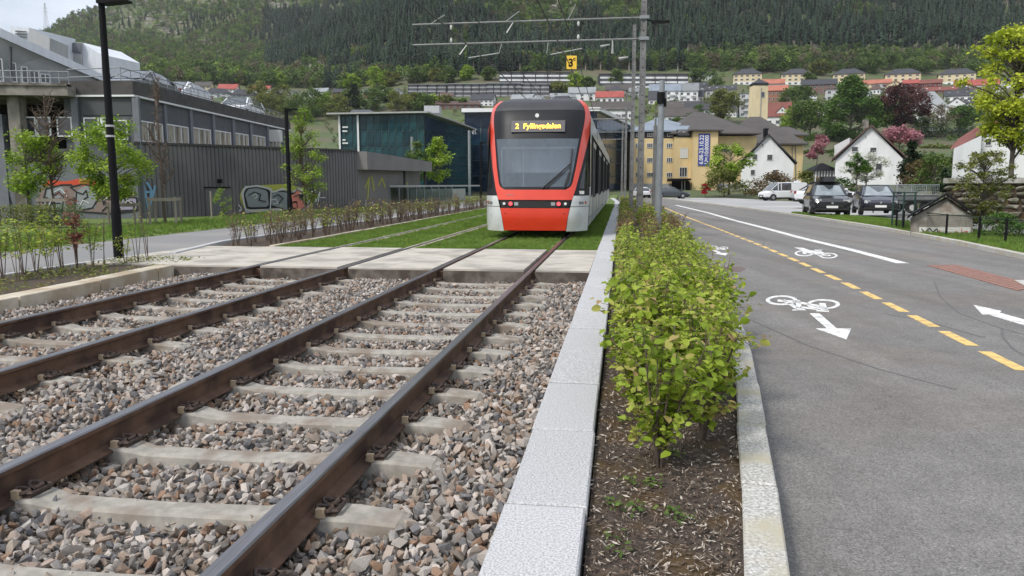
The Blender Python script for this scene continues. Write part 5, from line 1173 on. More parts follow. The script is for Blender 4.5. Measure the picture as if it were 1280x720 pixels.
while z < zw+1.05:
    x = r2.uniform(-.2, 0); hh = r2.uniform(.22, .32)
    while x < min(lw, 8.0):
        ww = r2.uniform(.3, .62); o = link('stone', sm_[r2.randrange(5)], sw, (dw.x*(x+ww/2), dw.y*(x+ww/2), z+hh/2), math.atan2(dw.y, dw.x)); o.scale = (ww*1.12, .5, hh*1.75); x += ww+.01
    z += hh
mb = MB(); mb.ext([(-.1, zw+1.1), (lw, zw+1.1), (lw, zw+1.32), (-.1, zw+1.32)], -nw*.6, dw, (0, 0, 1), nw*.75); obj('coping', mb, M['coping'], sw, fixn=True)
# raised garden behind it
mb = MB(); mb.prism([tuple((WA-nw*.3)[:2]), tuple((WB-nw*.3)[:2]), (52, 66), (36, 64)], -1, zw+.02); obj('garden_terrace', mb, M['ground'], **S())
# low concrete barrier with a glazed screen left of the tram
M['barrier'] = mat('pale_concrete_barrier', (.30,.31,.30), (.38,.385,.37), 2, .85)
M['scr'] = glass('screen_glass', (.75,.82,.8), .05, .25)
SA, SB = P3(487, 250, 48), P3(600, 246, 66)
gs_ = thing('glazed_barrier', 'glazed railing in front of a pale concrete ramp wall left of the tram', 'barrier', (SA.x, SA.y, 0))
ds, ns, lsn = frame_of(Vector((SA.x, SA.y, 0)), Vector((SB.x, SB.y, 0)))
zs_ = P3(487, 235, 48).z
mb = MB(); mb.ext([(0, -.3), (lsn, -.3), (lsn, zs_-.15), (0, zs_-.15)], -ns*1.6, ds, (0, 0, 1), ns*.3); obj('ramp_wall', mb, M['barrier'], gs_, fixn=True)
for i in range(9):
    x = i*lsn*.62/8; mb = MB(); mb.tube([(ds.x*x, ds.y*x, -.2), (ds.x*x, ds.y*x, zs_+.1)], .05, 6); obj('post', mb, M['galv2'], gs_)
    if i < 8: mb = MB(); mb.ext([(x+.08, .1), (x+lsn*.62/8-.08, .1), (x+lsn*.62/8-.08, zs_), (x+.08, zs_)], (0, 0, 0), ds, (0, 0, 1), ns*.02); obj('glass_panel', mb, M['scr'], gs_, fixn=True)
mb = MB(); mb.ext([(-.1, zs_+.05), (lsn, zs_+.05), (lsn, zs_+.17), (-.1, zs_+.17)], -ns*.05, ds, (0, 0, 1), ns*.12); obj('handrail', mb, M['barrier'], gs_, fixn=True)

p = G(243, 335, -.1); o = link('flat_stone', rock_mesh('flat_stone', mat('pale_stone', (.40,.33,.22), (.52,.45,.32), 8, .9), 77, 16), None, (p.x, p.y, -.11), .6); o.scale = (.42, .3, .22); o['label'] = 'pale sandy flat stone lying on the ballast at the end of the pale kerb'; o['category'] = 'stone'
# ================================================================== BUILDINGS FARTHER OFF
WALLC = {'white': (.72,.73,.73), 'cream': (.66,.56,.36), 'yellow': (.70,.54,.28), 'grey': (.34,.345,.35), 'red': (.20,.035,.03), 'brick': (.30,.13,.08), 'dark': (.045,.045,.05), 'brown': (.17,.09,.07), 'lgrey': (.47,.48,.49)}
ROOFC = {'dark': (.045,.047,.055), 'grey': (.20,.215,.225), 'red': (.34,.075,.06), 'orange': (.40,.14,.09), 'brown': (.10,.06,.05), 'lgrey': (.27,.29,.30), 'brownred': (.19,.06,.045), 'bluegrey': (.22,.26,.31), 'browngrey': (.078,.068,.063)}
def cm(kind, k):
    nm = kind+'_'+k
    if nm not in M:
        c_ = (WALLC if kind == 'wall' else ROOFC)[k]; d_ = tuple(x*.85 for x in c_)
        M[nm] = mat(nm, d_, c_, .5 if kind == 'wall' else 1.5, .85 if kind == 'wall' else .75, stretch=(1, 1, .4), c3=tuple(x*.78 for x in c_), s3=.35)
    return M[nm]
def roof_mb(w_, dep, he, hr, style, ov=.4, th=.22, inset=None):
    mb = MB(); x0, x1, y0, y1 = -w_/2-ov, w_/2+ov, -ov, dep+ov
    if style == 'eave': A = [(x0,y0,he),(x1,y0,he),(x1,dep/2,he+hr),(x0,dep/2,he+hr)]; B = [(x0,y1,he),(x1,y1,he),(x1,dep/2,he+hr),(x0,dep/2,he+hr)]; fs = [A, B]
    elif style == 'gable': fs = [[(x0,y0,he),(0,y0,he+hr),(0,y1,he+hr),(x0,y1,he)], [(x1,y0,he),(0,y0,he+hr),(0,y1,he+hr),(x1,y1,he)]]
    elif style == 'hip':
        i = min(dep, w_)/2*.95 if inset is None else inset; a, b = x0+i, x1-i
        if a > b: a = b = 0
        fs = [[(x0,y0,he),(x1,y0,he),(b,dep/2,he+hr),(a,dep/2,he+hr)], [(x0,y1,he),(x1,y1,he),(b,dep/2,he+hr),(a,dep/2,he+hr)], [(x0,y0,he),(a,dep/2,he+hr),(a,dep/2,he+hr),(x0,y1,he)], [(x1,y0,he),(b,dep/2,he+hr),(b,dep/2,he+hr),(x1,y1,he)]]
    elif style == 'shed': fs = [[(x0,y0,he),(x1,y0,he),(x1,y1,he+hr),(x0,y1,he+hr)]]
    else: fs = [[(x0,y0,he+.1),(x1,y0,he+.1),(x1,y1,he+.1),(x0,y1,he+.1)]]
    for f in fs:
        f = [Vector(p) for p in f]
        if style == 'hip' and (f[1]-f[2]).length < 1e-6: f = [f[0], f[1], f[3]]
        n_ = len(f); mb.add([tuple(p) for p in f]+[(p.x, p.y, p.z+th) for p in f], [tuple(range(n_)), tuple(range(2*n_-1, n_-1, -1))]+[(i, (i+1) % n_, n_+(i+1) % n_, n_+i) for i in range(n_)])
    return mb
nb = 0
def house(label, x0, x1, yb, ye, yr, style='eave', wall='white', roof='dark', rows=2, cols=4, Y=None, dep=8., rz=0., cat='house', name='house', chim=False, plinth=None, balc=0, skyl=0, group=None, wz=.5, cut=None, wc=None):
    xc = (x0+x1)/2; p = hit(xc, yb) if Y is None else P3(xc, yb, Y); Yp = p.y
    w_ = P3(x1, yb, Yp).x-P3(x0, yb, Yp).x; he = P3(xc, ye, Yp).z-p.z; hr = P3(xc, yr, Yp).z-P3(xc, ye, Yp).z
    if style == 'eave' or style == 'hip': hr = hr*(1+dep/2/Yp)+dep/2*K(yr)*0+ (dep/2)*max(0, (P3(xc, yr, Yp).z-CH)/Yp)
    if rz: w_ = w_*.8
    t = thing(name, label, cat, p, R(rz)-math.atan2(p.x, p.y)*.9, group)
    mb = MB()
    if style == 'gable': mb.ext([(-w_/2, -4), (w_/2, -4), (w_/2, he), (0, he+hr-.02), (-w_/2, he)], (0, 0, 0), (1, 0, 0), (0, 0, 1), (0, dep, 0))
    elif style == 'eave':
        mb.box(-w_/2, 0, -4, w_/2, dep, he); mb.ext([(0, he), (dep, he), (dep/2, he+hr-.02)], (-w_/2, 0, 0), (0, 1, 0), (0, 0, 1), (w_, 0, 0))
    else: mb.box(-w_/2, 0, -4, w_/2, dep, he+.02)
    wm = wc or cm('wall', wall)
    wl = obj('wall', mb, wm, t, fixn=True)
    rf = obj('roof', roof_mb(w_, dep, he, hr, style, min(.45, w_*.06)), cm('roof', roof), t, fixn=True)
    fh = he/max(rows, 1)
    ww_ = min(1.6, w_/max(cols, 1)*.5); wh = min(1.35, fh*.5)
    if rows and cols:
        ww_ = max(ww_, 1.0)
        for r_ in range(rows):
            for c_ in range(cols):
                x = -w_/2+w_*(c_+.5)/cols-ww_/2; z = fh*r_+fh*wz*.55
                window(t, (x, -.03, z), (1, 0), round(ww_, 1), round(wh, 1), nx=2 if ww_ > 1.4 else 1, dep=.05, fw=.05)
        if style == 'gable' and hr > 1.6: window(t, (-.45, -.03, he+hr*.22), (1, 0), .9, .9, nx=1, dep=.05, fw=.08)
    if rz:
        n2 = max(1, int(dep/2.6)); sx = 1 if rz < 0 else -1
        for r_ in range(rows):
            for c_ in range(n2):
                y = dep*(c_+.5)/n2; o = (w_/2+.03, y-.5, fh*r_+fh*wz*.55) if sx > 0 else (-w_/2-.03, y+.5, fh*r_+fh*wz*.55)
                window(t, o, (0, 1) if sx > 0 else (0, -1), 1.0, round(wh, 1), nx=1, dep=.05, fw=.08)
    if plinth: mb = MB(); mb.box(-w_/2-.04, -.04, -4, w_/2+.04, dep+.04, fh*.95); obj('plinth', mb, cm('wall', plinth), t)
    if balc:
        for r_ in range(rows):
            for c_ in range(balc):
                x = -w_/2+w_*(c_+.5)/balc; mb = MB(); mb.box(x-w_/balc*.22, -1.1, fh*r_+.1, x+w_/balc*.22, -.02, fh*r_+.9); obj('balcony', mb, cm('wall', 'grey' if wall == 'dark' else wall), t)
    if chim: mb = MB(); mb.box(w_*.1, dep/2-.5, he+hr*.6, w_*.1+.8, dep/2+.3, he+hr+1.0); obj('chimney', mb, cm('wall', 'brown' if roof != 'dark' else 'grey'), rf)
    for i in range(skyl):
        x = -w_/2+w_*(i+.5)/skyl; q = .45; y = -.1+dep/2*q; z = he+hr*q
        mb = MB(); s_ = math.atan2(hr, dep/2); mb.add([(x-.45, y, z+.28), (x+.45, y, z+.28), (x+.45, y+.9*math.cos(s_), z+.28+.9*math.sin(s_)), (x-.45, y+.9*math.cos(s_), z+.28+.9*math.sin(s_))], [(0,1,2,3)]); obj('skylight', mb, M['insul'], rf)
    return t
H = house
# left hillside
H('small yellow house with a grey roof and yellow gable on the left hillside', 240,265,114,108,102.5,'eave','cream','browngrey',2,4,rz=-18)
H('dark-roofed grey house left of the small yellow house', 222,246,115,109.5,105,'hip','grey','dark',2,4)
H('white house with a bright red roof right of the yellow house', 270,298,118,111.5,105.5,'eave','white','red',2,5,rz=-15)
H('white house with a dark hip roof below the red-roofed white house', 257,289,122,116.5,111,'hip','white','dark',2,5)
H('white two-storey house with a faded red roof farther right on the left hillside', 310,339,118.5,112,107.5,'eave','white','red',2,6,rz=-12)
H('grey house with a wide dark hip roof above the parking deck', 290,321,125,119,112.5,'hip','grey','dark',2,5)
H('little orange-red roofed house at the left end of the hillside houses', 211,223,111,107.5,103,'eave','cream','orange',1,2)
H('pale house with a flat greenish grey roof among the round trees', 345,373,119,113.5,111,'flat','lgrey','lgrey',1,4)
H('white gabled house with a grey roof above the round trees', 382,411,120.5,115.5,110.5,'eave','white','lgrey',1,4,rz=-20)
H('dark red house peeping out above the glass office', 417,443,122,116,111.5,'eave','red','dark',2,4)
H('smaller dark red house beside the fir on the hillside', 456,474,121,116,112.5,'eave','red','dark',2,3)
# dark stepped terrace blocks
def terrace(label, x0, x1, yb, yt, wall='dark', roof='lgrey', floors=3, bays=5, band='grey', name='terrace_block', group=None):
    xc = (x0+x1)/2; p = hit(xc, yb); Yp = p.y; w_ = (x1-x0)/F*Yp*1.02; h = P3(xc, yt, Yp).z-p.z; fh = h*.82/floors
    t = thing(name, label, 'apartment block', p, 0, group)
    for f in range(floors):
        mb = MB(); y = f*1.1; mb.box(-w_/2, y, fh*f-(4 if f == 0 else 0), w_/2, 13, fh*(f+1)); obj('storey', mb, cm('wall', wall), t)
        for i in range(bays):
            a = -w_/2+w_*i/bays+.25; c_ = -w_/2+w_*(i+1)/bays-.25
            mb = MB(); mb.box(a, y-1.2, fh*f+.0, c_, y-.02, fh*f+fh*.38); obj('balcony', mb, cm('wall', band), t)
            window(t, (a+.3, y-.03, fh*f+fh*.4), (1, 0), round(c_-a-.6, 1), round(fh*.42, 1), nx=3, fm='pil', dep=.05, fw=.08)
            if f == floors-1 or random.random() < .5:
                mb = MB(); mb.box(a-.15, y-1.2, fh*f, a, y, fh*(f+1)); obj('partition', mb, cm('wall', wall), t)
    rf = MB(); y = floors*1.1-1.6; rf.ext([(y, fh*floors), (13.4, fh*floors+h*.18), (13.4, fh*floors+h*.18+.3), (y, fh*floors+.3)], (-w_/2-.3, 0, 0), (0, 1, 0), (0, 0, 1), (w_+.6, 0, 0)); obj('roof', rf, cm('roof', roof), t, fixn=True)
    return t
terrace('dark stepped terrace block with a grey roof, leftmost of the row behind the tram', 511,557,120,102,bays=4,group='dark stepped terrace blocks')
terrace('long dark stepped terrace block with a light grey roof, second of the row', 560,608,121,101,bays=5,group='dark stepped terrace blocks')
terrace('dark stepped terrace block directly above the left half of the tram roof', 609,652,121,100,bays=5,group='dark stepped terrace blocks')
terrace('dark stepped terrace block at the right end of the row behind the tram', 653,686,121,101,bays=3,group='dark stepped terrace blocks')
terrace('long apartment block with white balcony bands below the dark spruces, left one', 626,713,107,86,'dark','browngrey',3,6,'white','apartment_block')
terrace('long apartment block with white balcony bands behind the nearest mast', 752,858,110,88,'dark','browngrey',3,8,'white','apartment_block')
H('white house with a dark roof and a white dormer just left of the tram roof', 584,620,133,125,118.5,'eave','white','dark',2,5,rz=-14)
H('white house with a pale grey roof directly above the tram', 635,668,130,124,118.5,'eave','white','lgrey',1,4,rz=-14)
H('low row house with dark red front left of the tram roof', 545,600,137,131,127,'eave','brownred' if False else 'brown','brown',1,6)
H('white house with a light grey roof above the red corner of the tram', 711,744,126,116.5,109.5,'eave','white','lgrey',2,3)
H('low white house with a light grey roof left of the taller white house', 688,718,127,121.5,117,'eave','white','lgrey',1,4)
H('white house with a pinkish red roof right of the tram roof', 745,779,129,122,114.5,'eave','white','red',1,5)
H('brown-grey roofed row house below the long white-banded block', 757,792,117,113,106,'eave','lgrey','browngrey',1,4,skyl=4)
H('long row house with brown roof behind the nearest masts', 740,792,150,138,127.5,'eave','white','browngrey',1,6,skyl=4)
H('white house with a blue-grey roof right of the nearest mast', 812,850,126,114,105.5,'eave','white','bluegrey',2,4,skyl=3,balc=2)
H('white house with a dark roof just right of the nearest mast', 811,832,131,125,114,'eave','white','dark',1,3)
H('white house with balconies at the end of the long white-banded block', 848,872,128,114,104.5,'eave','white','grey',2,3,balc=2)
H('long row house with a brown roof behind the galvanised pole', 820,886,141,135,127,'eave','lgrey','browngrey',1,7,skyl=5)
H('white row house with a brown roof above the blue-grey roof of the yellow building', 818,872,153,145.5,135.5,'eave','white','browngrey',1,7,skyl=3)
H('white house with a very dark roof left of the large grey row house', 860,879,127,121,112.5,'eave','white','dark',1,3)
H('grey row house with dark roof and white dormers above the round bush', 882,919,127,113,107.5,'eave','lgrey','dark',2,5,skyl=4)
H('dark-roofed row house at the top left of the grey row house', 858,884,113,109,103.5,'eave','lgrey','dark',1,4,skyl=3)
H('dark-roofed low row below the grey row house', 857,894,143,137.5,127.5,'eave','lgrey','dark',1,5,skyl=3)
H('white block with blue balconies left of the cream tower', 924,941,147,117,114,'flat','lgrey','grey',4,2,balc=1)
H('red-tiled low house behind the cream tower', 950,979,112,105,99.5,'eave','lgrey','orange',1,5)
H('orange brick house with a red tiled roof right of the cream tower', 960,983,127,113.5,107,'eave','brick','orange',2,5)
H('small white house beside the orange brick house', 981,991,119,112,110,'flat','white','grey',2,2)
H('long dark-roofed brown row house under the third yellow block', 1003,1044,118,106,99.5,'eave','brown','dark',2,9,group=None)
H('house with a big brown-red roof and a white gabled dormer right of the cream tower', 957,987,158,146,128.5,'eave','white','brownred',1,3)
H('small white gabled dormer house in front of the brown-red roof', 970,984,158,141,133,'gable','white','brownred',2,2,dep=5)
H('white gabled house half hidden by trees left of the tall poplar', 1003,1029,148,140,133,'gable','white','lgrey',1,3)
H('grey-white gabled house just left of the tall poplar', 1029,1044,143,133,125,'gable','white','lgrey',1,2)
H('light grey house wall above the grey-white gabled house', 1032,1050,126,112,110,'flat','lgrey','grey',2,2)
for i, (a, b_, lab) in enumerate(((917,951,'first yellow apartment block from the left with a dark hip roof at the forest edge'), (977,1012,'second yellow apartment block from the left at the forest edge'), (1042,1079,'third yellow apartment block, above the top of the tall poplar'), (1108,1148,'fourth yellow apartment block, above the copper beech'), (1175,1216,'fifth yellow apartment block, rightmost one at the forest edge'))):
    H(lab, a, b_, 106.5, 92.5, 86.5, 'hip', 'cream', 'dark', 3, 5, dep=12, cat='apartment block', name='apartment_block', plinth='white', group='yellow blocks at the forest edge')
H('low house with orange-red roof and pale wall above the poplar', 1078,1112,110,104.5,100,'eave','lgrey','orange',1,6)
H('short dark red house with a bright red roof below the fourth yellow block', 1130,1147,110,104.5,100,'eave','red','red',1,3)
H('brown row house with dark red front between the last two yellow blocks', 1145,1175,109,104.5,100,'eave','red','brownred',1,6)
H('long white row house with a bright red roof at the right', 1196,1244,114,107,100,'eave','white','red',1,8)
H('long low brown row house above the grey-roofed villa', 1153,1196,117,113.5,109,'eave','brown','brownred',1,7,skyl=3)
H('white row house with a dark roof left of the maple', 1183,1222,127,120,113,'eave','white','dark',1,5,skyl=4)
H('white house with a dark steep gable beside the villa', 1184,1206,141,131,122,'gable','white','dark',1,2)
H('large white villa with a steep light grey roof behind the copper beech', 1138,1180,153,134,115.5,'hip','white','lgrey',2,5,dep=12,wz=.4)
H('white gabled front wing of the grey-roofed villa', 1152,1174,154,137,129,'gable','white','lgrey',2,4,dep=4)
rH = random.Random(31)
fill = [(868,100,1),(885,101,0),(902,134,1),(1046,132,0),(1062,121,0),(1078,128,1),(1093,118,2),(1104,136,0),(1120,122,1),(1205,118,0),(1226,124,2),(1244,119,1),(1262,112,0),(1275,122,2),(1216,136,0),(1236,142,1),(1258,136,0),(1012,126,2),(996,140,0),(912,146,0),(745,142,2),(700,134,0),(672,132,1),(770,120,0),(796,122,1),(560,128,2),(525,128,0),(498,124,1),(478,128,0),(1082,113,3),(1118,112,3),(1150,121,2)]
adj = ['small', 'narrow', 'low', 'plain', 'compact', 'long']
for i_, (px, yb, ty) in enumerate(fill):
    wl_n, rf_n, des = (('white','dark','white house with a dark roof'), ('lgrey','grey','pale grey house with grey roof'), ('white','brown','white house with a brown roof'), ('cream','orange','cream house with orange roof'))[ty]
    near_ = 'above the tram' if px < 700 else 'behind the masts' if px < 800 else 'left of the cream tower' if px < 940 else 'left of the poplar' if px < 1040 else 'near the copper beech' if px < 1160 else 'behind the maple'
    wp = rH.uniform(15, 25); hh = rH.uniform(5.5, 8.5); rr_ = rH.uniform(4, 6.5)
    H('%s %s %s, %s' % (adj[i_ % 6], des.replace('with an', 'with'), near_, ('high on the hillside' if yb < 122 else 'halfway up' if yb < 134 else 'low down')), px-wp/2, px+wp/2, yb, yb-hh, yb-hh-rr_, rH.choice(['eave','eave','gable','hip']), wl_n, rf_n, 2 if hh > 6.5 else 1, 3 if wp < 19 else 4, rz=rH.choice([-14, 0, 12]), skyl=rH.choice([0, 0, 2]))
# cream tower
Yt = 205; p = P3(950, 150, Yt)
tw = thing('cream_tower', 'tall tapering cream tower with a small dark pyramid roof', 'tower', p)
k = Yt/F; hT = P3(950, 104, Yt).z-p.z; a = 10.3*k; b_ = 8.6*k
mb = MB(); mb.add([(-a,0,-12),(a,0,-12),(a,2*a,-12),(-a,2*a,-12),(-b_,.3,hT),(b_,.3,hT),(b_,2*a-.3,hT),(-b_,2*a-.3,hT)], [(0,3,2,1),(4,5,6,7),(0,1,5,4),(1,2,6,5),(2,3,7,6),(3,0,4,7)]); obj('shaft', mb, cm('wall', 'cream'), tw)
mb = MB(); c_ = 9.8*k; mb.add([(-c_,0,hT),(c_,0,hT),(c_,2*c_,hT),(-c_,2*c_,hT),(0,c_,hT+6.5*k)], [(3,2,1,0),(0,1,4),(1,2,4),(2,3,4),(3,0,4)]); mb.box(-b_*1.02,.2,hT-.5,b_*1.02,2*b_,hT); obj('roof', mb, cm('roof', 'dark'), tw)
mb = MB(); mb.box(-.05, -.06, 0, .05, .3, hT-1); obj('seam', mb, cm('wall', 'grey'), tw); window(tw, (a-2.2, .15, hT*.62), (1, 0), 1.0, 1.4, nx=1)
# ---- yellow building
Yb = 139.; p0 = P3(895, 238, Yb); o_ = (p0.x, Yb, 0)
yb_ = thing('yellow_building', 'large yellow rendered building with dark tiled hip roofs and a blue banner', 'building', (p0.x, Yb, 0))
def xz(px, py, Y=Yb): q = P3(px, py, Y); return q.x-p0.x, q.z
yw = cm('wall', 'yellow')
def yblock(x0, x1, ye, Y, dep, name='wall', m=None, zb=-3):
    a, z = xz(x0, ye, Y); b2, _ = xz(x1, ye, Y); mb = MB(); mb.box(a, Y-Yb, zb, b2, Y-Yb+dep, z); return obj(name, mb, m or yw, yb_), a, b2, z
def yroof(x0, x1, ye, yr, Y, dep, m, style='hip', inset=None, name='roof', ov=.6):
    a, z = xz(x0, ye, Y); b2, _ = xz(x1, ye, Y); z2 = P3(640, yr, Y+dep/2).z
    mb = roof_mb(b2-a, dep, z, z2-z, style, ov, .25, inset); return obj(name, mb, m, yb_, ((a+b2)/2, Y-Yb, 0), fixn=True)
yblock(789, 843, 173, Yb, 16); yblock(843, 872, 171, Yb-.6, 20); yblock(867, 898, 164, Yb-2.2, 12); yblock(898, 946, 170, Yb+.6, 24); yblock(944, 1004, 182, Yb+5, 16); yblock(988, 1005, 170, Yb+12, 12)
yblock(788.6, 844, 165.5, Yb+.8, 14, 'attic_wall', cm('roof', 'dark'))
yblock(788, 945, 229.5, Yb-.7, 2, 'plinth', cm('wall', 'grey'))
yroof(789, 880, 165, 148.5, Yb+.6, 18, cm('roof', 'bluegrey'), inset=7)
yroof(842, 946, 168, 141.5, Yb-.4, 26, cm('roof', 'browngrey'), inset=7.2)
yroof(866, 899, 164, 153, Yb-2.2, 10, cm('roof', 'browngrey'), inset=2.2)
yroof(930, 1005, 181, 147.5, Yb+4.6, 24, cm('roof', 'browngrey'), inset=5)
yroof(986, 1006, 170, 160, Yb+11, 14, cm('roof', 'browngrey'), inset=1.2)
def ywin(x0, x1, yt, yb2, Y=Yb, nx=3, pm='winglass', fm='wframe'):
    a, z0 = xz(x0, yb2, Y); b2, z1 = xz(x1, yt, Y); window(yb_, (a, Y-Yb-.03, z0), (1, 0), b2-a, z1-z0, nx=nx, pm=pm, fm=fm, fw=.06)
for yt in (179, 197, 215.5):
    for a in (794.5, 808.5, 820.5, 833): ywin(a, a+7.5, yt, yt+6)
for a in (795, 809, 834): ywin(a, a+7.5, 166.5, 171, Yb+.8)
ywin(848, 854.5, 163.5, 169, Yb-.6, 1); ywin(855.5, 862, 163.5, 169, Yb-.6, 1)
a, z = xz(846, 171, Yb-.6); mb = MB(); b2, z2 = xz(864, 162, Yb-.6); mb.box(a, -.6, z-.1, b2, 1.5, z2); obj('dormer', mb, cm('roof', 'dark'), yb_)
ywin(850, 860, 185, 197.5, Yb-.6, 3, 'insul'); ywin(849, 859, 209, 221, Yb-.6, 3)
for a in (904, 918): ywin(a, a+9, 184, 190, Yb+.6, 3)
for x, y in ((904,162),(908.5,162),(975,168),(975,173)): pbox(yb_, 'skylight', [(x,y),(x+4,y),(x+4.6,y+2.6),(x+.6,y+2.6)], Yb+(3 if x < 950 else 8)-.0, M['insul'], (p0.x, Yb, 0), .2, 0)
for x in (897, 945, 990, 994): pbox(yb_, 'downpipe', [(x,180),(x+.8,180),(x+.8,228),(x,228)], Yb+(-.2 if x < 950 else 4.8), M['pil'], (p0.x, Yb, 0), .1, 0)
pbox(yb_, 'chimney', [(956,160),(961,160),(961,176),(956,176)], Yb+10, cm('roof', 'dark'), (p0.x, Yb, 0), 1, 0)
pbox(yb_, 'entrance_canopy', [(838,223),(864,223),(864,225.5),(838,227)], Yb-3.5, M['black'], (p0.x, Yb, 0), 3, 0)
pbox(yb_, 'entrance', [(840,226),(862,226),(862,238),(840,238)], Yb-.8, M['void'], (p0.x, Yb, 0), .3, 0)
for x in (852, 855.5): pbox(yb_, 'entrance_post', [(x,226),(x+1,226),(x+1,238),(x,238)], Yb-1.0, M['insul'], (p0.x, Yb, 0), .15, 0)
bn = thing('banner', 'tall dark blue banner with white vertical lettering on the yellow building', 'banner', tuple(P3(880, 187, Yb-2.3)))
bw = P3(887.5, 187, Yb-2.3).x-P3(873.5, 187, Yb-2.3).x; bh = P3(880, 167, Yb-2.3).z-P3(880, 207, Yb-2.3).z
mb = MB(); mb.box(-bw/2, -.04, -bh/2, bw/2, .04, bh/2); obj('banner_cloth', mb, mat('blue_banner', (.02,.035,.24), (.03,.05,.32), 2, .7), bn)
text('banner_text', '6.08-23.10.22', 1.0, M['wframe'], bn, (-bw*.22, -.06, 0), (R(90), R(-90), 0), width=bh*.92, bold=.03)
text('banner_text', 'U=:10:000000', .95, M['wframe'], bn, (bw*.24, -.06, 0), (R(90), R(-90), 0), width=bh*.9, bold=.03)
# ---- white houses on the right
H('white gabled house with dark roof edges and a black chimney beside the yellow building', 927,989,236,205,169,'gable','white','dark',0,0,Y=118,dep=11)
wh1 = [o for o in bpy.data.objects if o.get('label', '').startswith('white gabled house with dark roof edges')][0]
def hwin(root, x0, x1, yt, yb2, nx=2):
    A = Vector((root.location.x, root.location.y, 0)); rz_ = root.rotation_euler[2]; B = A+Vector((math.cos(rz_), math.sin(rz_), 0)); a = onwall(x0, yb2, A, B); c_ = onwall(x1, yt, A, B); window(root, ((a-A).dot(B-A), -.04, a.z-root.location.z), (1, 0), ((c_-a).dot(B-A)), c_.z-a.z, nx=1, fw=.05)
for q in ((940,947,192.5,200),(958.5,966,193,200.5),(965.5,972,212,220),(938,944,212,219),(952,955,179,183)): hwin(wh1, *q)
pbox(wh1, 'chimney', [(956.5,161),(960,161),(960,178),(956.5,176)], 121, M['black'], tuple(wh1.location), 1, 0)
wh2 = H('white gabled house with a reddish roof behind the white blossom tree', 1046,1123,231,200,158,'gable','white','brown',0,0,Y=92,dep=10)
for q in ((1064,1073,183,190),(1087,1096,184,191),(1094,1103,204,213),(1080,1083,169,172)): hwin(wh2, *q)
pbox(wh2, 'chimney', [(1082,149),(1086,149),(1086,160),(1082,160)], 93, M['oldconc'], tuple(wh2.location), .8, 0)
pbox(wh2, 'side_dormer', [(1043,182),(1062,172),(1062,200),(1043,200)], 95, cm('wall', 'white'), tuple(wh2.location), 3, 1.6)
wh3 = H('white house with a curved reddish roof partly behind the maple at the right', 1222,1290,222,178,140,'gable','white','brownred',0,0,Y=62,dep=12)
for q in ((1231,1240,173,182),(1242,1250,190,200),(1262,1270,173,182)): hwin(wh3, *q)
mb = MB(); wd = Y3 = 62/F
mb.ext([(0, -2), (2.05, -2), (2.05, 3.2), (0, 2.2)], tuple(P3(1191, 205, 60)-wh3.location)[:2]+(0,), (1, 0, 0), (0, 0, 1), (4.5, 8, 0)); 
mb.v = [tuple(Matrix.Rotation(-wh3.rotation_euler[2], 3, 'Z') @ Vector(v)) for v in mb.v]
obj('side_wing', mb, cm('wall', 'white'), wh3, fixn=True)
mb = MB(); q0 = P3(1187, 187, 60)-wh3.location; q1 = P3(1224, 163, 60)-wh3.location; q2 = P3(1240, 150, 60)-wh3.location
mb.add([tuple(q0), tuple(P3(1210, 180, 60)-wh3.location), tuple(P3(1228, 163, 60)-wh3.location), tuple(P3(1222, 158, 66)-wh3.location), tuple(P3(1200, 172, 66)-wh3.location), tuple(P3(1190, 182, 66)-wh3.location)], [(0,1,4,5),(1,2,3,4)])

mb.v = [tuple(Matrix.Rotation(-wh3.rotation_euler[2], 3, 'Z') @ Vector(v)) for v in mb.v]
obj('wing_roof', mb, cm('roof', 'brownred'), wh3)
# gazebo
gz_ = thing('gazebo', 'small white garden pavilion with a black tent-shaped roof', 'pavilion', tuple(P3(1032, 224, 96)))
k = 96/F
for i in range(8): mb = MB(); mb.box((-13+i*3.6)*k, -.1, -.5, (-13+i*3.6+1)*k, .1, 11*k); obj('post', mb, cm('wall', 'white'), gz_)
mb = MB(); mb.box(-13*k, .3, -.5, 13.2*k, 2.6, 10*k); obj('inner_wall', mb, M['barrier'], gz_)
mb = MB(); mb.add([(-16*k,-.4,10.5*k),(16*k,-.4,10.5*k),(16*k,3.2,10.5*k),(-16*k,3.2,10.5*k),(-2*k,1.4,20*k),(2*k,1.4,20*k)], [(3,2,1,0),(0,1,5,4),(1,2,5),(2,3,4,5),(3,0,4)]); obj('roof', mb, M['black'], gz_)
# ---- glass offices
def gpane(nm, c1, c2): M[nm] = mat(nm, c1, c2, .9, .12, spec=.28, rnd=.3, lo=.4, hi=.6); return M[nm]
gpane('teal_glass', (.004,.024,.028), (.014,.058,.064)); gpane('navy_glass', (.006,.012,.022), (.012,.03,.05)); M['mull'] = mat('dark_mullion', (.04,.075,.08), rough=.6)
def curtain(root, org, A, B, zb, zt, nx, nz, pane, gap=.11):
    d, n, l = frame_of(A, B); me = {}
    w_, h = l/nx, (zt-zb)/nz; mb = MB(); mb.box(gap/2, -.06, gap/2, w_-gap/2, .02, h-gap/2); pm = mb.mesh('glass_panel', M[pane]); rz = math.atan2(d.y, d.x)
    for i in range(nx):
        for j in range(nz): q = A+d*(w_*i); link('glass_panel', pm, root, (q.x-org.x, q.y-org.y, zb+h*j), rz)
Q0, Q1, Q2, Q3 = P3(425, 200, 88), P3(531, 200, 86), P3(558, 200, 96), P3(590, 200, 112)
for q in (Q0, Q1, Q2, Q3): q.z = 0
go_ = thing('glass_office', 'dark teal glass office building with a flat white-edged roof left of the tram', 'office building', (Q0.x, Q0.y, 0))
rl = lambda p: (p.x-Q0.x, p.y-Q0.y)
ztg = P3(480, 142, 87).z
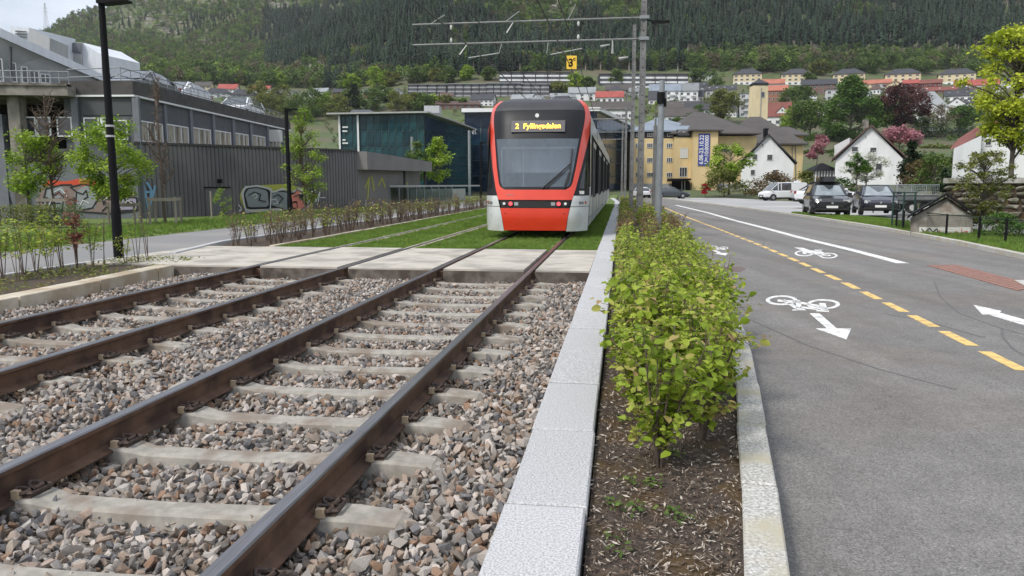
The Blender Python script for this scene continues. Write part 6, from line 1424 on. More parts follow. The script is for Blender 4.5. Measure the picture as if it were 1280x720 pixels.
mb = MB(); mb.prism([rl(Q0), rl(Q1), rl(Q2+Vector((0,.0,0))), rl(Q3), rl(Q3+Vector((-6, 12, 0))), rl(Q0+Vector((0, 22, 0)))], -2, ztg-.1); obj('core', mb, M['mull'], go_)
curtain(go_, Q0, Q0, Q1, .2, ztg-.15, 12, 5, 'teal_glass'); curtain(go_, Q0, Q1+Vector((.1, .1, 0)), Q2, .2, ztg-.3, 4, 5, 'navy_glass'); curtain(go_, Q0, Q2, Q3, .2, ztg-.3, 7, 9, 'teal_glass')
mb = MB(); mb.prism([rl(Q0+Vector((-1.2,-.8,0))), rl(Q1+Vector((.5,-.8,0))), rl(Q2+Vector((.7,-.6,0))), rl(Q3+Vector((.6,-.5,0))), rl(Q3+Vector((-6, 12, 0))), rl(Q0+Vector((-1, 22, 0)))], ztg-.06, ztg+.1); obj('roof_edge', mb, M['barrier'], go_)
for x in (426, 449): q = onwall(x, 200, Q0, Q1); mb = MB(); mb.box(q.x-Q0.x-.1, q.y-Q0.y-.3, 0, q.x-Q0.x+.1, q.y-Q0.y-.08, ztg-.12); obj('white_post', mb, M['wframe'], go_)
pbox(go_, 'roof_plant', [(530,132),(549,132),(549,141),(530,141)], 100, M['boxgrey'], (Q0.x, Q0.y, 0), 3, 0); pbox(go_, 'roof_plant', [(440,137),(462,137),(466,142),(436,142)], 98, M['pil'], (Q0.x, Q0.y, 0), 3, 0)
for (x, y, w_) in ((428,158,7),(428,163,6),(428,174,4),(428,178,7)): pbox(go_, 'wall_sign', [(x,y),(x+w_,y),(x+w_,y+1.8),(x,y+1.8)], 87.6, M['wframe'], (Q0.x, Q0.y, 0), .05, 0)
R0, R1, R2 = P3(581, 200, 118), P3(745, 200, 116), P3(790, 200, 150)
for q in (R0, R1, R2): q.z = 0
nh = thing('navy_building', 'dark navy building with white lettering standing behind the tram', 'office building', (R0.x, R0.y, 0))
rl2 = lambda p: (p.x-R0.x, p.y-R0.y); ztn = P3(600, 138, 118).z
mb = MB(); mb.prism([rl2(R0), rl2(R1), rl2(R2), rl2(R2+Vector((-20, 5, 0))), rl2(R0+Vector((0, 20, 0)))], -2, ztn-.3); obj('core', mb, M['mull'], nh)
curtain(nh, R0, R0, R1, .2, ztn-.4, 8, 5, 'navy_glass'); curtain(nh, R0, R1, R2, .2, ztn-.4, 10, 5, 'navy_glass')
mb = MB(); mb.prism([rl2(R0+Vector((-.4,-.5,0))), rl2(R1+Vector((.4,-.5,0))), rl2(R2+Vector((.5,-.2,0))), rl2(R2+Vector((-20, 5, 0))), rl2(R0+Vector((0, 20, 0)))], ztn-.3, ztn+.25); obj('roof_edge', mb, M['wframe'], nh)
text('sign_letters', 'KANTAR HOTELL', 1.15, M['wframe'], nh, (P3(603, 165, 117.8).x-R0.x, -.25, P3(600, 165, 117.8).z), (R(90), 0, 0), width=4.6*1.2)
pl_ = P3(516, 200, 80)
# ================================================================== TREES AND SHRUBS
M['bark'] = mat('bark', (.06,.05,.04), (.12,.10,.08), 8, .95, stretch=(1,1,.2)); M['twig'] = mat('twig_bark', (.085,.06,.045), (.14,.105,.08), 20, .9); M['wood'] = mat('weathered_stake', (.20,.175,.14), (.30,.265,.22), 6, .9, stretch=(1,1,.15))
LC = {'spring': [(.12,.21,.018),(.20,.32,.03),(.30,.42,.05),(.40,.48,.08)], 'green': [(.045,.10,.018),(.075,.15,.024),(.12,.20,.035)], 'olive': [(.09,.11,.024),(.16,.18,.04),(.24,.255,.065)],
      'yellow': [(.26,.33,.025),(.42,.49,.04),(.56,.60,.08)], 'dark': [(.012,.026,.010),(.02,.04,.014),(.03,.055,.02)], 'copper': [(.055,.018,.018),(.09,.03,.028),(.13,.05,.045)], 'pink': [(.30,.12,.14),(.42,.19,.22),(.5,.28,.3)],
      'blossom': [(.30,.34,.2),(.5,.52,.42),(.62,.62,.56)], 'brown': [(.09,.055,.03),(.14,.095,.04),(.12,.12,.04)], 'mid': [(.055,.10,.022),(.10,.16,.034),(.16,.22,.05)], 'red': [(.25,.008,.015),(.4,.015,.03)], 'palebrown': [(.10,.085,.05),(.16,.13,.08),(.2,.18,.1)]}
for k, v in LC.items(): M['l_'+k] = mat('foliage_'+k, v[0], attr=v, rough=.6, trans=.3, spec=.25)
LC2 = {'hedge': [(.12,.19,.016),(.20,.29,.025),(.31,.41,.045),(.43,.50,.08),(.44,.30,.15)], 'hedgered': [(.10,.06,.03),(.20,.11,.06),(.30,.22,.08),(.28,.28,.06)], 'copperlf': [(.16,.05,.035),(.26,.10,.07),(.34,.17,.12)]}
for k, v in LC2.items(): M['l_'+k] = mat('leaves_'+k, v[0], attr=v, rough=.5, trans=.42, spec=.25)
def crown_pts(h0, h1, w_, n, ncl, shape, r, rc=.2, seed=0):
    """clump centres and leaf points"""
    cs = []; H_ = h1-h0; tries = 0
    while len(cs) < ncl and tries < 9999:
        tries += 1; u = r.uniform(0, 1); a = r.uniform(0, 6.283); q = math.sqrt(r.uniform(.05, 1))
        if shape == 'round': e = math.sqrt(max(0, 1-(2*u-1)**2))
        elif shape == 'column': e = min(1, u*4+.35)*min(1, (1-u)*1.6+.12)
        elif shape == 'vase': e = (.25+.75*min(1, u*1.9))*math.sqrt(max(0, 1-max(0, u-.55)**2/.22))
        elif shape == 'cone': e = (1-u)*.95+.05
        elif shape == 'dome': e = math.sqrt(max(0, 1-u*u*.97))
        else: e = 1
        cs.append(Vector((math.cos(a)*q*e*w_/2, math.sin(a)*q*e*w_/2, h0+u*H_)))
    return cs
def tree_meshes(h, w_, th, tr, leaf, n, ls, shape='round', ncl=26, seed=1, rc=.17, bark='bark', fold=False, limbs=True, twigs=0):
    r = random.Random(seed); rg = np.random.default_rng(seed); cs = crown_pts(th, h, w_*.9, n, ncl, shape, r)
    tb = MB(); lean = (r.uniform(-.03, .03)*h, r.uniform(-.03, .03)*h)
    def tp(z): u = z/h; return Vector((lean[0]*math.sin(u*2.5), lean[1]*math.sin(u*2), z))
    tb.tube([tp(-.4)]+[tp(h*.9*i/6) for i in range(7)], [tr*1.25, tr]+[tr*(1-.14*i) for i in range(1, 7)], 8)
    if limbs:
        for c_ in cs:
            z0 = max(th*.75, min(c_.z-.25*Vector((c_.x, c_.y)).length-.08*h, h*.8)); s_ = tp(z0); m_ = s_.lerp(c_, .5)+Vector((0, 0, -.02*h if shape != 'vase' else .02*h))
            tb.tube([s_, m_, c_], [tr*.4, tr*.28, tr*.1] if n else [tr*.55, tr*.4, tr*.2], 4, False)
            for _ in range(twigs):
                d = Vector((r.gauss(0, 1), r.gauss(0, 1), r.gauss(.5, .8))).normalized()*w_*r.uniform(.1, .22); st = s_.lerp(c_, r.uniform(.35, 1)); tb.tube([st, st+d*.6+Vector((0, 0, d.length*.1)), st+d], [tr*.09, tr*.06, tr*.02] if n else [tr*.2, tr*.15, tr*.08], 3, False)
    if n == 0: return tb, None
    per = n//len(cs); P = []; lv = []
    for c_ in cs:
        q = rg.normal(0, 1, (per, 3)); q /= np.linalg.norm(q, axis=1)[:, None]; q *= (rg.random((per, 1))**.45)*rc*(w_+ (h-th))/2*rg.uniform(.75, 1.3); q[:, 2] *= .75
        P.append(q+np.array(c_)); lv.append(np.full(per, rg.uniform(.15, .85)))
    P = np.concatenate(P); lv = np.concatenate(lv); keep = P[:, 2] > .05
    me = leaf_mesh('crown', P[keep], ls, M['l_'+leaf], seed=seed, lv=lv[keep], fold=fold); return tb, me
def tree(label, pos, h, w_, th=None, tr=None, leaf='mid', n=1500, ls=None, shape='round', ncl=26, seed=1, rc=.17, cat='tree', name='tree', twigs=0, fold=False, bark='bark', group=None, limbs=True):
    th = h*.28 if th is None else th; tr = h*.022 if tr is None else tr; ls = ls or w_*.05
    tb, me = tree_meshes(h, w_, th, tr, leaf, n, ls, shape, ncl, seed, rc, bark, fold, limbs, twigs)
    t = thing(name, label, cat, tuple(pos), 0, group); obj('trunk', tb, M[bark], t, smooth=True)
    if me: link('crown', me, t)
    return t
def ptree(label, px, yb, yt, wpx, Y=None, **k):
    p = hit(px, yb) if Y is None else P3(px, yb, Y); h = P3(px, yt, p.y).z-p.z; k.setdefault('seed', int(px)); return tree(label, p, h, wpx/F*p.y, **k)
# staked trees by the path on the left
def stake(label, px, Y, zb=-.05, h=.95, w_=.42):
    p = P3(px, 270, Y); t = thing('tree_stake', label, 'tree stakes', (p.x, Y, zb), R(8))
    for x in (-w_, w_):
        for y in (-.3, .3): mb = MB(); mb.tube([(x, y, -.2), (x, y, h)], .04, 7); obj('stake', mb, M['wood'], t)
    mb = MB(); mb.box(-w_-.06, -.36, h-.14, w_+.06, -.32, h-.04); mb.box(-w_-.06, .32, h-.14, w_+.06, .36, h-.04); mb.box(-w_-.03, -.32, h-.13, -w_+.01, .32, h-.05); mb.box(w_-.01, -.32, h-.13, w_+.03, .32, h-.05); obj('cross_rail', mb, M['wood'], t); return t
ptree('small green leafy tree at the far left in front of the graffiti wall', 40, 283, 168, 78, 25.5, leaf='spring', n=4200, ls=.085, shape='vase', ncl=40, th=1.0, tr=.035, rc=.15, fold=True)
ptree('bright green young tree behind the nearest black lamp', 146, 283, 152, 104, 25.5, leaf='spring', n=8500, ls=.09, shape='vase', ncl=60, th=.95, tr=.04, rc=.12, fold=True)
ptree('bare twiggy tree left of the bright green tree', 72, 284, 114, 64, 25.8, n=0, ncl=42, twigs=9, th=1.6, tr=.05, shape='round', bark='twig')
ptree('tall slim bare tree in a wooden frame in front of the charcoal building', 207, 283, 96, 46, 26.6, n=0, ncl=30, twigs=7, th=1.6, tr=.055, shape='column', bark='twig')
ptree('tiny leafy sapling against the door of the corrugated hall', 279, 276, 236, 24, 31.2, leaf='spring', n=700, ls=.06, ncl=10, th=.25, tr=.02)
stake('wooden stake frame around the bare tree at the left', 72, 25.6); stake('wooden stake frame around the tall slim bare tree', 207, 26.4); stake('low wooden stake frame behind the black lamp pole', 156, 26.8, h=.75)
p = P3(265, 275, 30.5); b = MB(); b.tube([(0, 0, -.2), (0, 0, 1.1)], .035, 6); o = obj('tree_stake', b, M['wood'], None, (p.x, p.y, -.05)); o['label'] = 'single thin pale post in front of the hall door'; o['category'] = 'post'
ptree('sparse yellow-green tree rising behind the second black lamp', 384, 284, 137, 66, 34.0, leaf='spring', n=5600, ls=.085, shape='column', ncl=60, th=1.2, tr=.06, rc=.09, twigs=6, bark='twig')
ptree('thin young tree in front of the glass office, left one', 520, 243, 180, 30, 72, leaf='mid', n=2200, ls=.22, shape='round', ncl=16, tr=.08, twigs=3)
ptree('light green young tree in front of the glass office, taller one', 548, 243, 173, 36, 74, leaf='spring', n=3600, ls=.22, shape='column', ncl=30, tr=.09)
p = P3(516, 240, 76); 
for px, yt, lab in ((516, 171, 'pale slim post in front of the glass office'), (587, 163, 'pale tall post in front of the navy building')):
    p = P3(px, 240, 76); b = MB(); b.tube([(0, 0, -.5), (0, 0, P3(px, yt, 76).z)], .13, 8); o = obj('post', b, M['galv2'], None, (p.x, 76, 0)); o['label'] = lab; o['category'] = 'post'
# trees right
ptree('light green bushy tree in front of the yellow building', 911, 240, 181, 66, 108, leaf='spring', n=4600, ls=.36, shape='vase', ncl=40, rc=.13, twigs=3)
ptree('dark olive shrubs under the light green bushy tree', 905, 243, 212, 66, 106, leaf='olive', n=2200, ls=.34, shape='dome', ncl=30, th=.3, cat='shrub', name='shrub')
ptree('round crimson bush in front of the yellow building', 881.5, 242.5, 230, 15, 104, leaf='red', n=700, ls=.2, shape='dome', ncl=12, th=.2, cat='shrub', name='shrub')
ptree('wide dark brown hedge in front of the white gabled house', 966, 244, 218, 66, 100, leaf='brown', n=2800, ls=.3, shape='dome', ncl=40, th=.2, cat='hedge', name='hedge')
ptree('olive hedge bushes left of the black-roofed pavilion', 1006, 243, 217, 44, 97, leaf='olive', n=1800, ls=.3, shape='dome', ncl=24, th=.2, cat='hedge', name='hedge')
ptree('low dark green bushes below the black-roofed pavilion', 1048, 246, 226, 66, 84, leaf='green', n=1800, ls=.26, shape='dome', ncl=24, th=.1, cat='shrub', name='shrub')
ptree('tall dense green poplar behind the white houses', 1061, 178, 97, 74, None, leaf='green', n=14000, ls=.85, shape='column', ncl=120, th=2, rc=.11)
ptree('dark copper beech with purple-brown crown', 1122, 172, 106, 82, None, leaf='copper', n=10000, ls=.85, shape='round', ncl=100, rc=.11)
ptree('pink flowering cherry, upper one left of the tall poplar', 1026, 186, 166, 20, 150, leaf='pink', n=1100, ls=.4, ncl=14)
ptree('pink flowering cherry, lower and wider one left of the tall poplar', 1021, 205, 179, 27, 130, leaf='pink', n=1500, ls=.36, ncl=16)
ptree('large pink flowering cherry behind the white house with the reddish roof', 1124, 200, 160, 54, 105, leaf='pink', n=3200, ls=.34, ncl=36, shape='dome', th=2.2)
ptree('white blossom tree with dark stems in front of the white house', 1082, 236, 192, 62, 82, leaf='blossom', n=2400, ls=.24, ncl=36, rc=.12, twigs=3)
ptree('dark leafed small tree overlapping the left of the blossom tree', 1071, 236, 194, 36, 80, leaf='green', n=1700, ls=.24, ncl=22, rc=.13, shape='dome', th=1.7)
ptree('very dark green conifer right of the white house', 1138, 224, 178, 36, 84, leaf='dark', n=3400, ls=.3, shape='cone', ncl=40, th=.3, rc=.13, limbs=False)
ptree('russet brown bush between the conifer and the stone wall', 1146, 236, 203, 58, 68, leaf='brown', n=3000, ls=.22, shape='dome', ncl=36, th=.2, cat='shrub', name='shrub')
ptree('yellow-green broad bush behind the trailer', 1166, 240, 195, 56, 62, leaf='mid', n=3200, ls=.2, shape='dome', ncl=40, th=.2, cat='shrub', name='shrub')
ptree('dark shrub beside the end of the stone wall', 1180, 250, 212, 26, 48, leaf='dark', n=1500, ls=.15, shape='dome', ncl=18, th=.2, cat='shrub', name='shrub')
ptree('olive young tree with many upright stems in front of the stone wall', 1226, 296, 192, 92, 25.5, leaf='olive', n=5200, ls=.085, shape='vase', ncl=60, th=.5, tr=.04, rc=.075, twigs=5)
ptree('dark ivy-like shrub low behind the mesh fence', 1256, 306, 268, 80, 21.5, leaf='green', n=3500, ls=.07, shape='dome', ncl=40, th=.05, tr=.02, rc=.14, cat='shrub', name='shrub')
ptree('big yellow-green maple with a spreading crown at the right edge', 1262, 250, 36, 150, 33, leaf='yellow', n=10500, ls=.15, shape='vase', ncl=105, th=2.2, tr=.12, rc=.085, twigs=3, fold=True)
ptree('dark green hedge along the lawn behind the white houses', 1170, 172, 158, 120, None, leaf='dark', n=2600, ls=.6, shape='dome', ncl=40, th=.2, cat='hedge', name='hedge')
ptree('green tree at the left of the poplar trunk', 1012, 172, 128, 60, None, leaf='mid', n=5000, ls=.9, ncl=44)
ptree('green tree right of the poplar', 1094, 172, 125, 50, None, leaf='mid', n=5000, ls=.9, ncl=44)
ptree('pale brown leafing tree between the beech and the villa', 1176, 166, 132, 40, None, leaf='palebrown', n=1700, ls=.6, ncl=26)
ptree('green rounded tree in front of the white dark-gabled house', 1200, 166, 134, 44, None, leaf='green', n=4000, ls=.85, ncl=36)
ptree('tall bright green tree just right of the nearest mast', 820, 158, 128, 22, None, leaf='spring', n=1500, ls=.5, ncl=18, shape='column', th=1)
ptree('large olive tree above the roof of the yellow building', 904, 155, 114, 48, None, leaf='olive', n=6000, ls=.8, ncl=50)
ptree('rounded green tree left of the large olive tree', 874, 157, 132, 28, None, leaf='green', n=1500, ls=.6, ncl=20)
ptree('light green tree beside the first yellow block', 893, 116, 88, 26, None, leaf='mid', n=1400, ls=.9, ncl=18)
tl = [('yellow-green round-crowned tree', 'olive'), ('grey-green rounded tree', 'mid'), ('fresh green tree', 'green')]
rowt = [(322,137,104,44,0,'above the roof deck cars'), (356,142,108,48,0,'behind the second black lamp'), (392,146,112,46,1,'right of the second black lamp'), (424,148,118,40,0,'behind the left corner of the glass office'), (444,140,106,30,3,'above the glass office, dark spire among round trees'),
        (466,138,112,40,1,'above the left part of the glass office roof'), (497,138,116,44,0,'above the middle of the glass office roof'), (528,138,118,36,1,'above the roof plant of the glass office'), (556,134,120,30,0,'left of the dark red row house'), (585,100,82,22,2,'above the dark terrace blocks, bright one'), (611,101,84,20,1,'above the dark terrace blocks, dull one'),
        (720,112,92,28,2,'under the yellow hanging sign'), (700,116,104,40,0,'on the slope left of the hanging sign'), (735,112,98,22,1,'between the two white-banded blocks'), (960,90,74,40,1,'behind the second yellow block'), (1145,92,76,50,1,'behind the fourth yellow block'), (1230,96,74,50,1,'above the long red-roofed row house'),
        (985,137,113,36,1,'right of the orange brick house'), (1002,132,108,30,1,'below the long brown row house'), (1024,94,76,30,0,'left of the third yellow block'), (1088,92,74,34,1,'right of the third yellow block'), (770,108,88,22,1,'left of the second mast'), (560,104,84,26,1,'at the left end of the terrace blocks'), (470,110,84,34,2,'on the hillside left of the terrace blocks'),
        (205,116,98,16,2,'left of the little orange-red roofed house'), (303,106,90,16,2,'between the red-roofed houses'), (350,110,92,20,2,'above the flat-roofed pale house'),
        (338,150,116,46,0,'low behind the parking deck, left one'), (372,152,118,48,1,'between the two black lamps, behind the deck'), (408,140,116,34,2,'just left of the glass office roof'), (436,132,113,28,1,'under the dark red house'), (482,128,108,30,1,'between the dark red houses and the terraces'), (515,130,117,34,0,'below the first terrace block'),
        (540,133,119,30,2,'below the second terrace block'), (575,134,124,24,1,'beside the white dormer house'), (488,108,90,30,0,'on the slope above the leftmost terrace block, left one'), (520,104,86,34,1,'above the leftmost terrace block'), (545,102,86,26,0,'above the gap between the terrace blocks'), (400,110,92,26,1,'above the white gabled house'), (440,112,94,26,2,'above the dark red house'),
        (660,100,84,20,1,'left of the white-banded block'), (872,104,86,26,1,'at the end of the right white-banded block'), (1010,108,92,18,1,'beside the second yellow block'), (1046,150,122,34,1,'just left of the poplar'), (1075,140,118,34,2,'just right of the poplar top'), (1150,160,138,34,1,'under the copper beech'), (1222,150,122,36,1,'behind the maple trunk'),
        (990,160,136,34,2,'right of the brown-red roofed house'), (845,160,147,22,1,'above the blue-grey roof')]
for px, yb, yt, wp, ki, where in rowt:
    lf = {0: 'olive', 1: 'mid', 2: 'spring', 3: 'dark'}[ki]; nm = {0: 'yellow-green round tree ', 1: 'grey-green rounded tree ', 2: 'fresh light green tree ', 3: 'dark conical conifer '}[ki]
    p = hit(px, yb); sz = p.y
    ptree(nm+where, px, yb, yt, wp, None, leaf=lf, n=3200, ls=max(.45, sz*.0022), ncl=34, shape='cone' if ki == 3 else 'dome' if ki != 1 else 'round', rc=.15, limbs=ki != 3, th=1.0)
for q_, (px0, px1, py, hpx, lf, lab) in enumerate(((1130,1215,172,11,'dark','long dark hedge below the grey-roofed villa'), (985,1045,176,8,'green','green hedge left of the poplar foot'), (1150,1235,186,5,'olive','low olive hedge across the lawn below the villa'), (1000,1050,192,6,'mid','low green hedge behind the lower pink cherry'), (1135,1200,205,8,'mid','loose green bushes on the lawn behind the brown bush'), (885,960,160,7,'green','green bushes behind the roof of the yellow building'))):
    a_ = hit(px0, py); b2 = hit(px1, py); Ym = (a_.y+b2.y)/2; a_ = P3(px0, py, Ym); b2 = P3(px1, py, Ym); L2 = b2.x-a_.x; hm = hpx/F*Ym; n_ = 2600
    Pq = np.stack([rng.uniform(-L2/2, L2/2, n_), rng.uniform(-.9, .9, n_), rng.random(n_)*hm], 1); Pq[:, 2] *= .75+.25*np.sin(Pq[:, 0]*.9+q_)
    t_ = thing('hedge', lab, 'hedge', ((a_.x+b2.x)/2, Ym, ter((a_.x+b2.x)/2, Ym))); link('foliage', leaf_mesh('foliage', Pq, .55, M['l_'+lf], seed=900+q_), t_)
    mb = MB(); 
    for x_ in range(8): mb.tube([(-L2/2+L2*(x_+.5)/8, 0, -.5), (-L2/2+L2*(x_+.5)/8, .1, hm*.7)], .06, 5)
    obj('stem', mb, M['twig'], t_)
# ---- central hedge of shrubs
def shrub_meshes(seed, n, ls, leaf, h=.8, w_=.62, fold=True, stems=7, base=.18, mat_stem='twig'):
    r = random.Random(seed); rg = np.random.default_rng(seed); tb = MB(); P = []; lv = []; tips = []
    for i in range(stems):
        a = r.uniform(0, 6.28); q = r.uniform(.15, 1)*w_/2; hh = h*r.uniform(.72, 1.0)
        top = Vector((math.cos(a)*q, math.sin(a)*q, hh)); m_ = Vector((math.cos(a)*q*.45, math.sin(a)*q*.45, hh*.5)); pts_ = [Vector((r.uniform(-.02,.02), r.uniform(-.02,.02), -.08)), m_, top]
        tb.tube(pts_, [.008, .0055, .002], 5, False)
        for k in range(9):
            u = r.uniform(.25, 1); st = pts_[0].lerp(m_, u*2) if u < .5 else m_.lerp(top, u*2-1); st.z = max(st.z, base*.8)
            d = Vector((r.gauss(0, 1), r.gauss(0, 1), r.gauss(.25, .5))).normalized()*w_*r.uniform(.15, .4); e = st+d
            if e.z < base: continue
            tb.tube([st, st+d*.5+Vector((0,0,.01)), e], [.0035, .0025, .0012], 3, False); tips.append((st, e))
    per = max(1, n//max(1, len(tips)))
    for st, e in tips:
        tone = rg.uniform(.15, .85)
        for _ in range(per): u = r.uniform(.1, 1.05); p_ = st.lerp(e, u); P.append((p_.x+r.gauss(0, .022), p_.y+r.gauss(0, .022), p_.z+r.gauss(0, .02))); lv.append(tone)
    return tb.mesh('stem', M[mat_stem]), leaf_mesh('foliage', P, ls, M['l_'+leaf], seed=seed, fold=fold, lv=np.array(lv), tilt=.9, asp=.72)
def mk_shrub(name, label, meshes, pos, rz=0, sc=1., group=None, cat='shrub'):
    t = thing(name, label, cat, pos, rz, group); t.scale = (sc,)*3; link('stem', meshes[0], t); link('foliage', meshes[1], t); return t
near = [shrub_meshes(500+i, 820, .05, 'hedge', .76, .50, stems=10, base=.14) for i in range(5)]
midh = [shrub_meshes(520+i, 560, .05, 'hedge', .68, .52, fold=False, base=.1) for i in range(4)]
farh = [shrub_meshes(540+i, 300, .07, 'hedge', .68, .56, fold=False, base=.08) for i in range(3)]
redh = [shrub_meshes(560+i, 230, .055, 'hedgered', .72, .52, fold=False, base=.12, stems=9) for i in range(2)]
mk_shrub('hedge_shrub', 'nearest leafy shrub of the hedge, standing alone in front on its dark stem', near[0], W(.20, 3.72, -.05), 1.2, 1.0)
mk_shrub('hedge_shrub', 'second shrub of the hedge, on the kerb side just behind the nearest one', near[1], W(.46, 4.15, -.05), 2.2, .95)
HG_ = 'shrubs of the dense hedge between tracks and road'; LG = 'bright green leafy shrub in the dense hedge between granite edging and road'; LR = 'reddish brown twiggy shrub among the green ones of the roadside hedge'
t = 4.35; i = 0
while t < 62:
    kx = float(np.interp(t, [b for a, b in kl], [a for a, b in kl])); nr = 3 if t < 30 else 2
    if t < 4.7: srow = [.18]
    else: srow = [.14+(kx-.34)*j/(nr-1) for j in range(nr)]
    for s_ in srow:
        if t > 6 and random.random() < .12: continue
        red = (17 < t < 24 and random.random() < .6) or (t > 9 and random.random() < .08)
        pool = redh if red else near if t < 7.5 else midh if t < 14 else farh
        sc = random.uniform(.85, 1.08)*(1.0 if t < 7 else .9 if t < 15 else .95)
        mk_shrub('hedge_shrub', LR if red else ('green hedge shrub on the %s side, %s from the near end of the hedge' % (('track', 'inner', 'kerb')[min(2, srow.index(s_))] if len(srow) > 2 else 'track', ('third','fourth','fifth','sixth','seventh','eighth','ninth','tenth','eleventh','twelfth','thirteenth','fourteenth')[i]) if i < 12 else LG), pool[i % len(pool)], W(s_+random.uniform(-.06, .06), t+random.uniform(-.12, .12), -.07-.0018*max(t-4, 0)), random.uniform(0, 6.3), sc, HG_); i += 1
    t += .40 if t < 9 else .5 if t < 18 else .62 if t < 30 else 1. if t < 42 else 1.6
print('hedge shrubs', i)
# ground plants in the bed
P = []
for c_ in range(26):
    tt, ss_ = 1.6+rng.random()*4, rng.uniform(-.05, .5); m_ = int(rng.integers(8, 26)); P.append(np.stack([ss_+rng.normal(0, .025, m_), tt+rng.normal(0, .03, m_), np.full(m_, -.045)+rng.uniform(0, .03, m_)], 1))
link('weeds', leaf_mesh('weeds', np.concatenate(P), .03, M['l_mid'], seed=5, tilt=.8), rz=TR, kind='stuff')
# ---- left: saplings in the bed and the shrub strip
sap = [shrub_meshes(600+i, 260, .055, 'hedge', 1.0, .55, fold=False, stems=5, base=.38) for i in range(3)]+[shrub_meshes(610, 420, .06, 'copperlf', 1.1, .55, fold=False, stems=5, base=.35)]+[shrub_meshes(612, 10, .04, 'hedge', .95, .35, fold=False, stems=3, base=.6)]
for px, py, k, sc, lab in ((22,352,4,.8,'thin bare sapling at the far left edge of the sapling bed'), (45,342,0,.95,'pale leafed sapling second from the left in the sapling bed'), (5,352,1,.95,'yellow-green sapling touching the left edge of the picture'), (78,338,1,.9,'yellow-green sapling left of the copper-leaved one'), (62,344,2,.85,'small pale sapling low in front of its yellow-green neighbours'),
    (97,336,3,1.05,'copper-leaved sapling left of the black lamp pole'), (116,334,0,.8,'green sapling directly left of the black lamp pole'), (130,333,4,.95,'bare twig sapling touching the black lamp pole'), (158,331,2,.6,'short bright green sapling right of the black lamp pole'), (172,330,4,1.0,'thin bare leaning sapling right of the short green one'), (185,328,4,1.15,'tallest thin bare sapling at the right end of the sapling bed'), (30,346,2,.9,'light green sapling between the two at the left edge')):
    p = G(px, py, -.04); mk_shrub('sapling', lab, sap[k], (p.x, p.y, -.04), random.uniform(0, 6), sc, cat='sapling')
P = np.stack([rng.uniform(-9.0, -7.5, 5200), rng.uniform(5, 13, 5200), rng.uniform(-.03, .05, 5200)], 1); P = P[(np.sin(P[:, 0]*5)+np.sin(P[:, 1]*3.1)+rng.normal(0, .8, len(P))) > -.3]
link('ground_cover', leaf_mesh('ground_cover', P, .05, M['l_olive'], seed=9, tilt=.8), rz=TR, kind='stuff')
st = [shrub_meshes(620+i, 70, .06, ['hedge', 'hedgered', 'palebrown'][i % 3], .8, .5, fold=False, stems=8, base=.35) for i in range(6)]
t = 15.9; i = 0
while t < 62:
    for s_ in (-7.85, -8.45):
        k = random.randrange(6); LB = ('thin yellow-green shrub in the long strip between white kerb and path', 'thin reddish shrub in the long strip between white kerb and path', 'thin brown half-bare shrub in the long strip between white kerb and path')[k % 3]
        mk_shrub('strip_shrub', LB, st[k], W(s_+random.uniform(-.15, .15)+(t-16)*.005, t+random.uniform(-.15, .15), -.05), random.uniform(0, 6), random.uniform(.75, 1.15), 'thin shrubs along the tram track'); i += 1
    t += .42 if t < 34 else .8
for k_, (px, Y, lf, lab) in enumerate(((25, 24, 'olive', 'low clipped hedge at the far left beside the path'), (60, 24.5, 'mid', 'low green hedge behind the copper-leaved sapling'))):
    p = P3(px, 285, Y); P = rng.uniform(-1, 1, (2600, 3))*np.array([1.1, .35, .32])+np.array([0, 0, .42]); t_ = thing('low_hedge', lab, 'hedge', (p.x, Y, -.05)); link('foliage', leaf_mesh('foliage', P, .06, M['l_'+lf], seed=70+k_), t_)
    mb = MB(); 
    for q in range(6): mb.tube([(-1+.4*q, 0, -.1), (-1+.4*q, .05, .6)], .012, 5)
    obj('stem', mb, M['twig'], t_)
# ================================================================== THE HILLSIDE FOREST
def spruce(name, seed, bare=0., tone='dark'):
    r = random.Random(seed); mb = MB(); mb.mi = 1; mb.tube([(0, 0, -1), (0, 0, .5), (0, 0, .98)], [.018+.016*(bare > 0), .013+.008*(bare > 0), .002], 5, False); mb.mi = 0
    L_ = 15; z0 = .12+bare
    for i in range(L_):
        u = i/(L_-1); z = z0+(1-z0)*u; w_ = .17*(1-u)**.8+.008; nb_ = 9 if u < .6 else 6
        for k in range(nb_):
            if r.random() < .12: continue
            a = 6.283*(k+r.uniform(-.4, .4))/nb_; ww = w_*r.uniform(.65, 1.15); d = Vector((math.cos(a), math.sin(a), 0)); s_ = Vector((-d.y, d.x, 0))*ww*.42
            t0 = Vector((0, 0, z+.02)); e = d*ww+Vector((0, 0, z-.045-ww*.15)); m_ = d*ww*.55+Vector((0, 0, z))
            mb.add([t0, m_+s_-Vector((0,0,.02)), e, m_-s_-Vector((0,0,.02))], [(0, 1, 2), (0, 2, 3)])
    return proto(name, mb.mesh(name, [M['f_spruce'] if tone == 'dark' else M['f_pine'], M['f_trunk']]))
M['f_spruce'] = mat('spruce_needles', (.015,.036,.018), (.031,.063,.028), 1.5, .85, rnd=.45); M['f_pine'] = mat('pine_needles', (.022,.045,.016), (.038,.068,.024), 1.5, .85, rnd=.4); M['f_trunk'] = mat('forest_trunk', (.20,.18,.155), (.30,.27,.24), 6, .9)
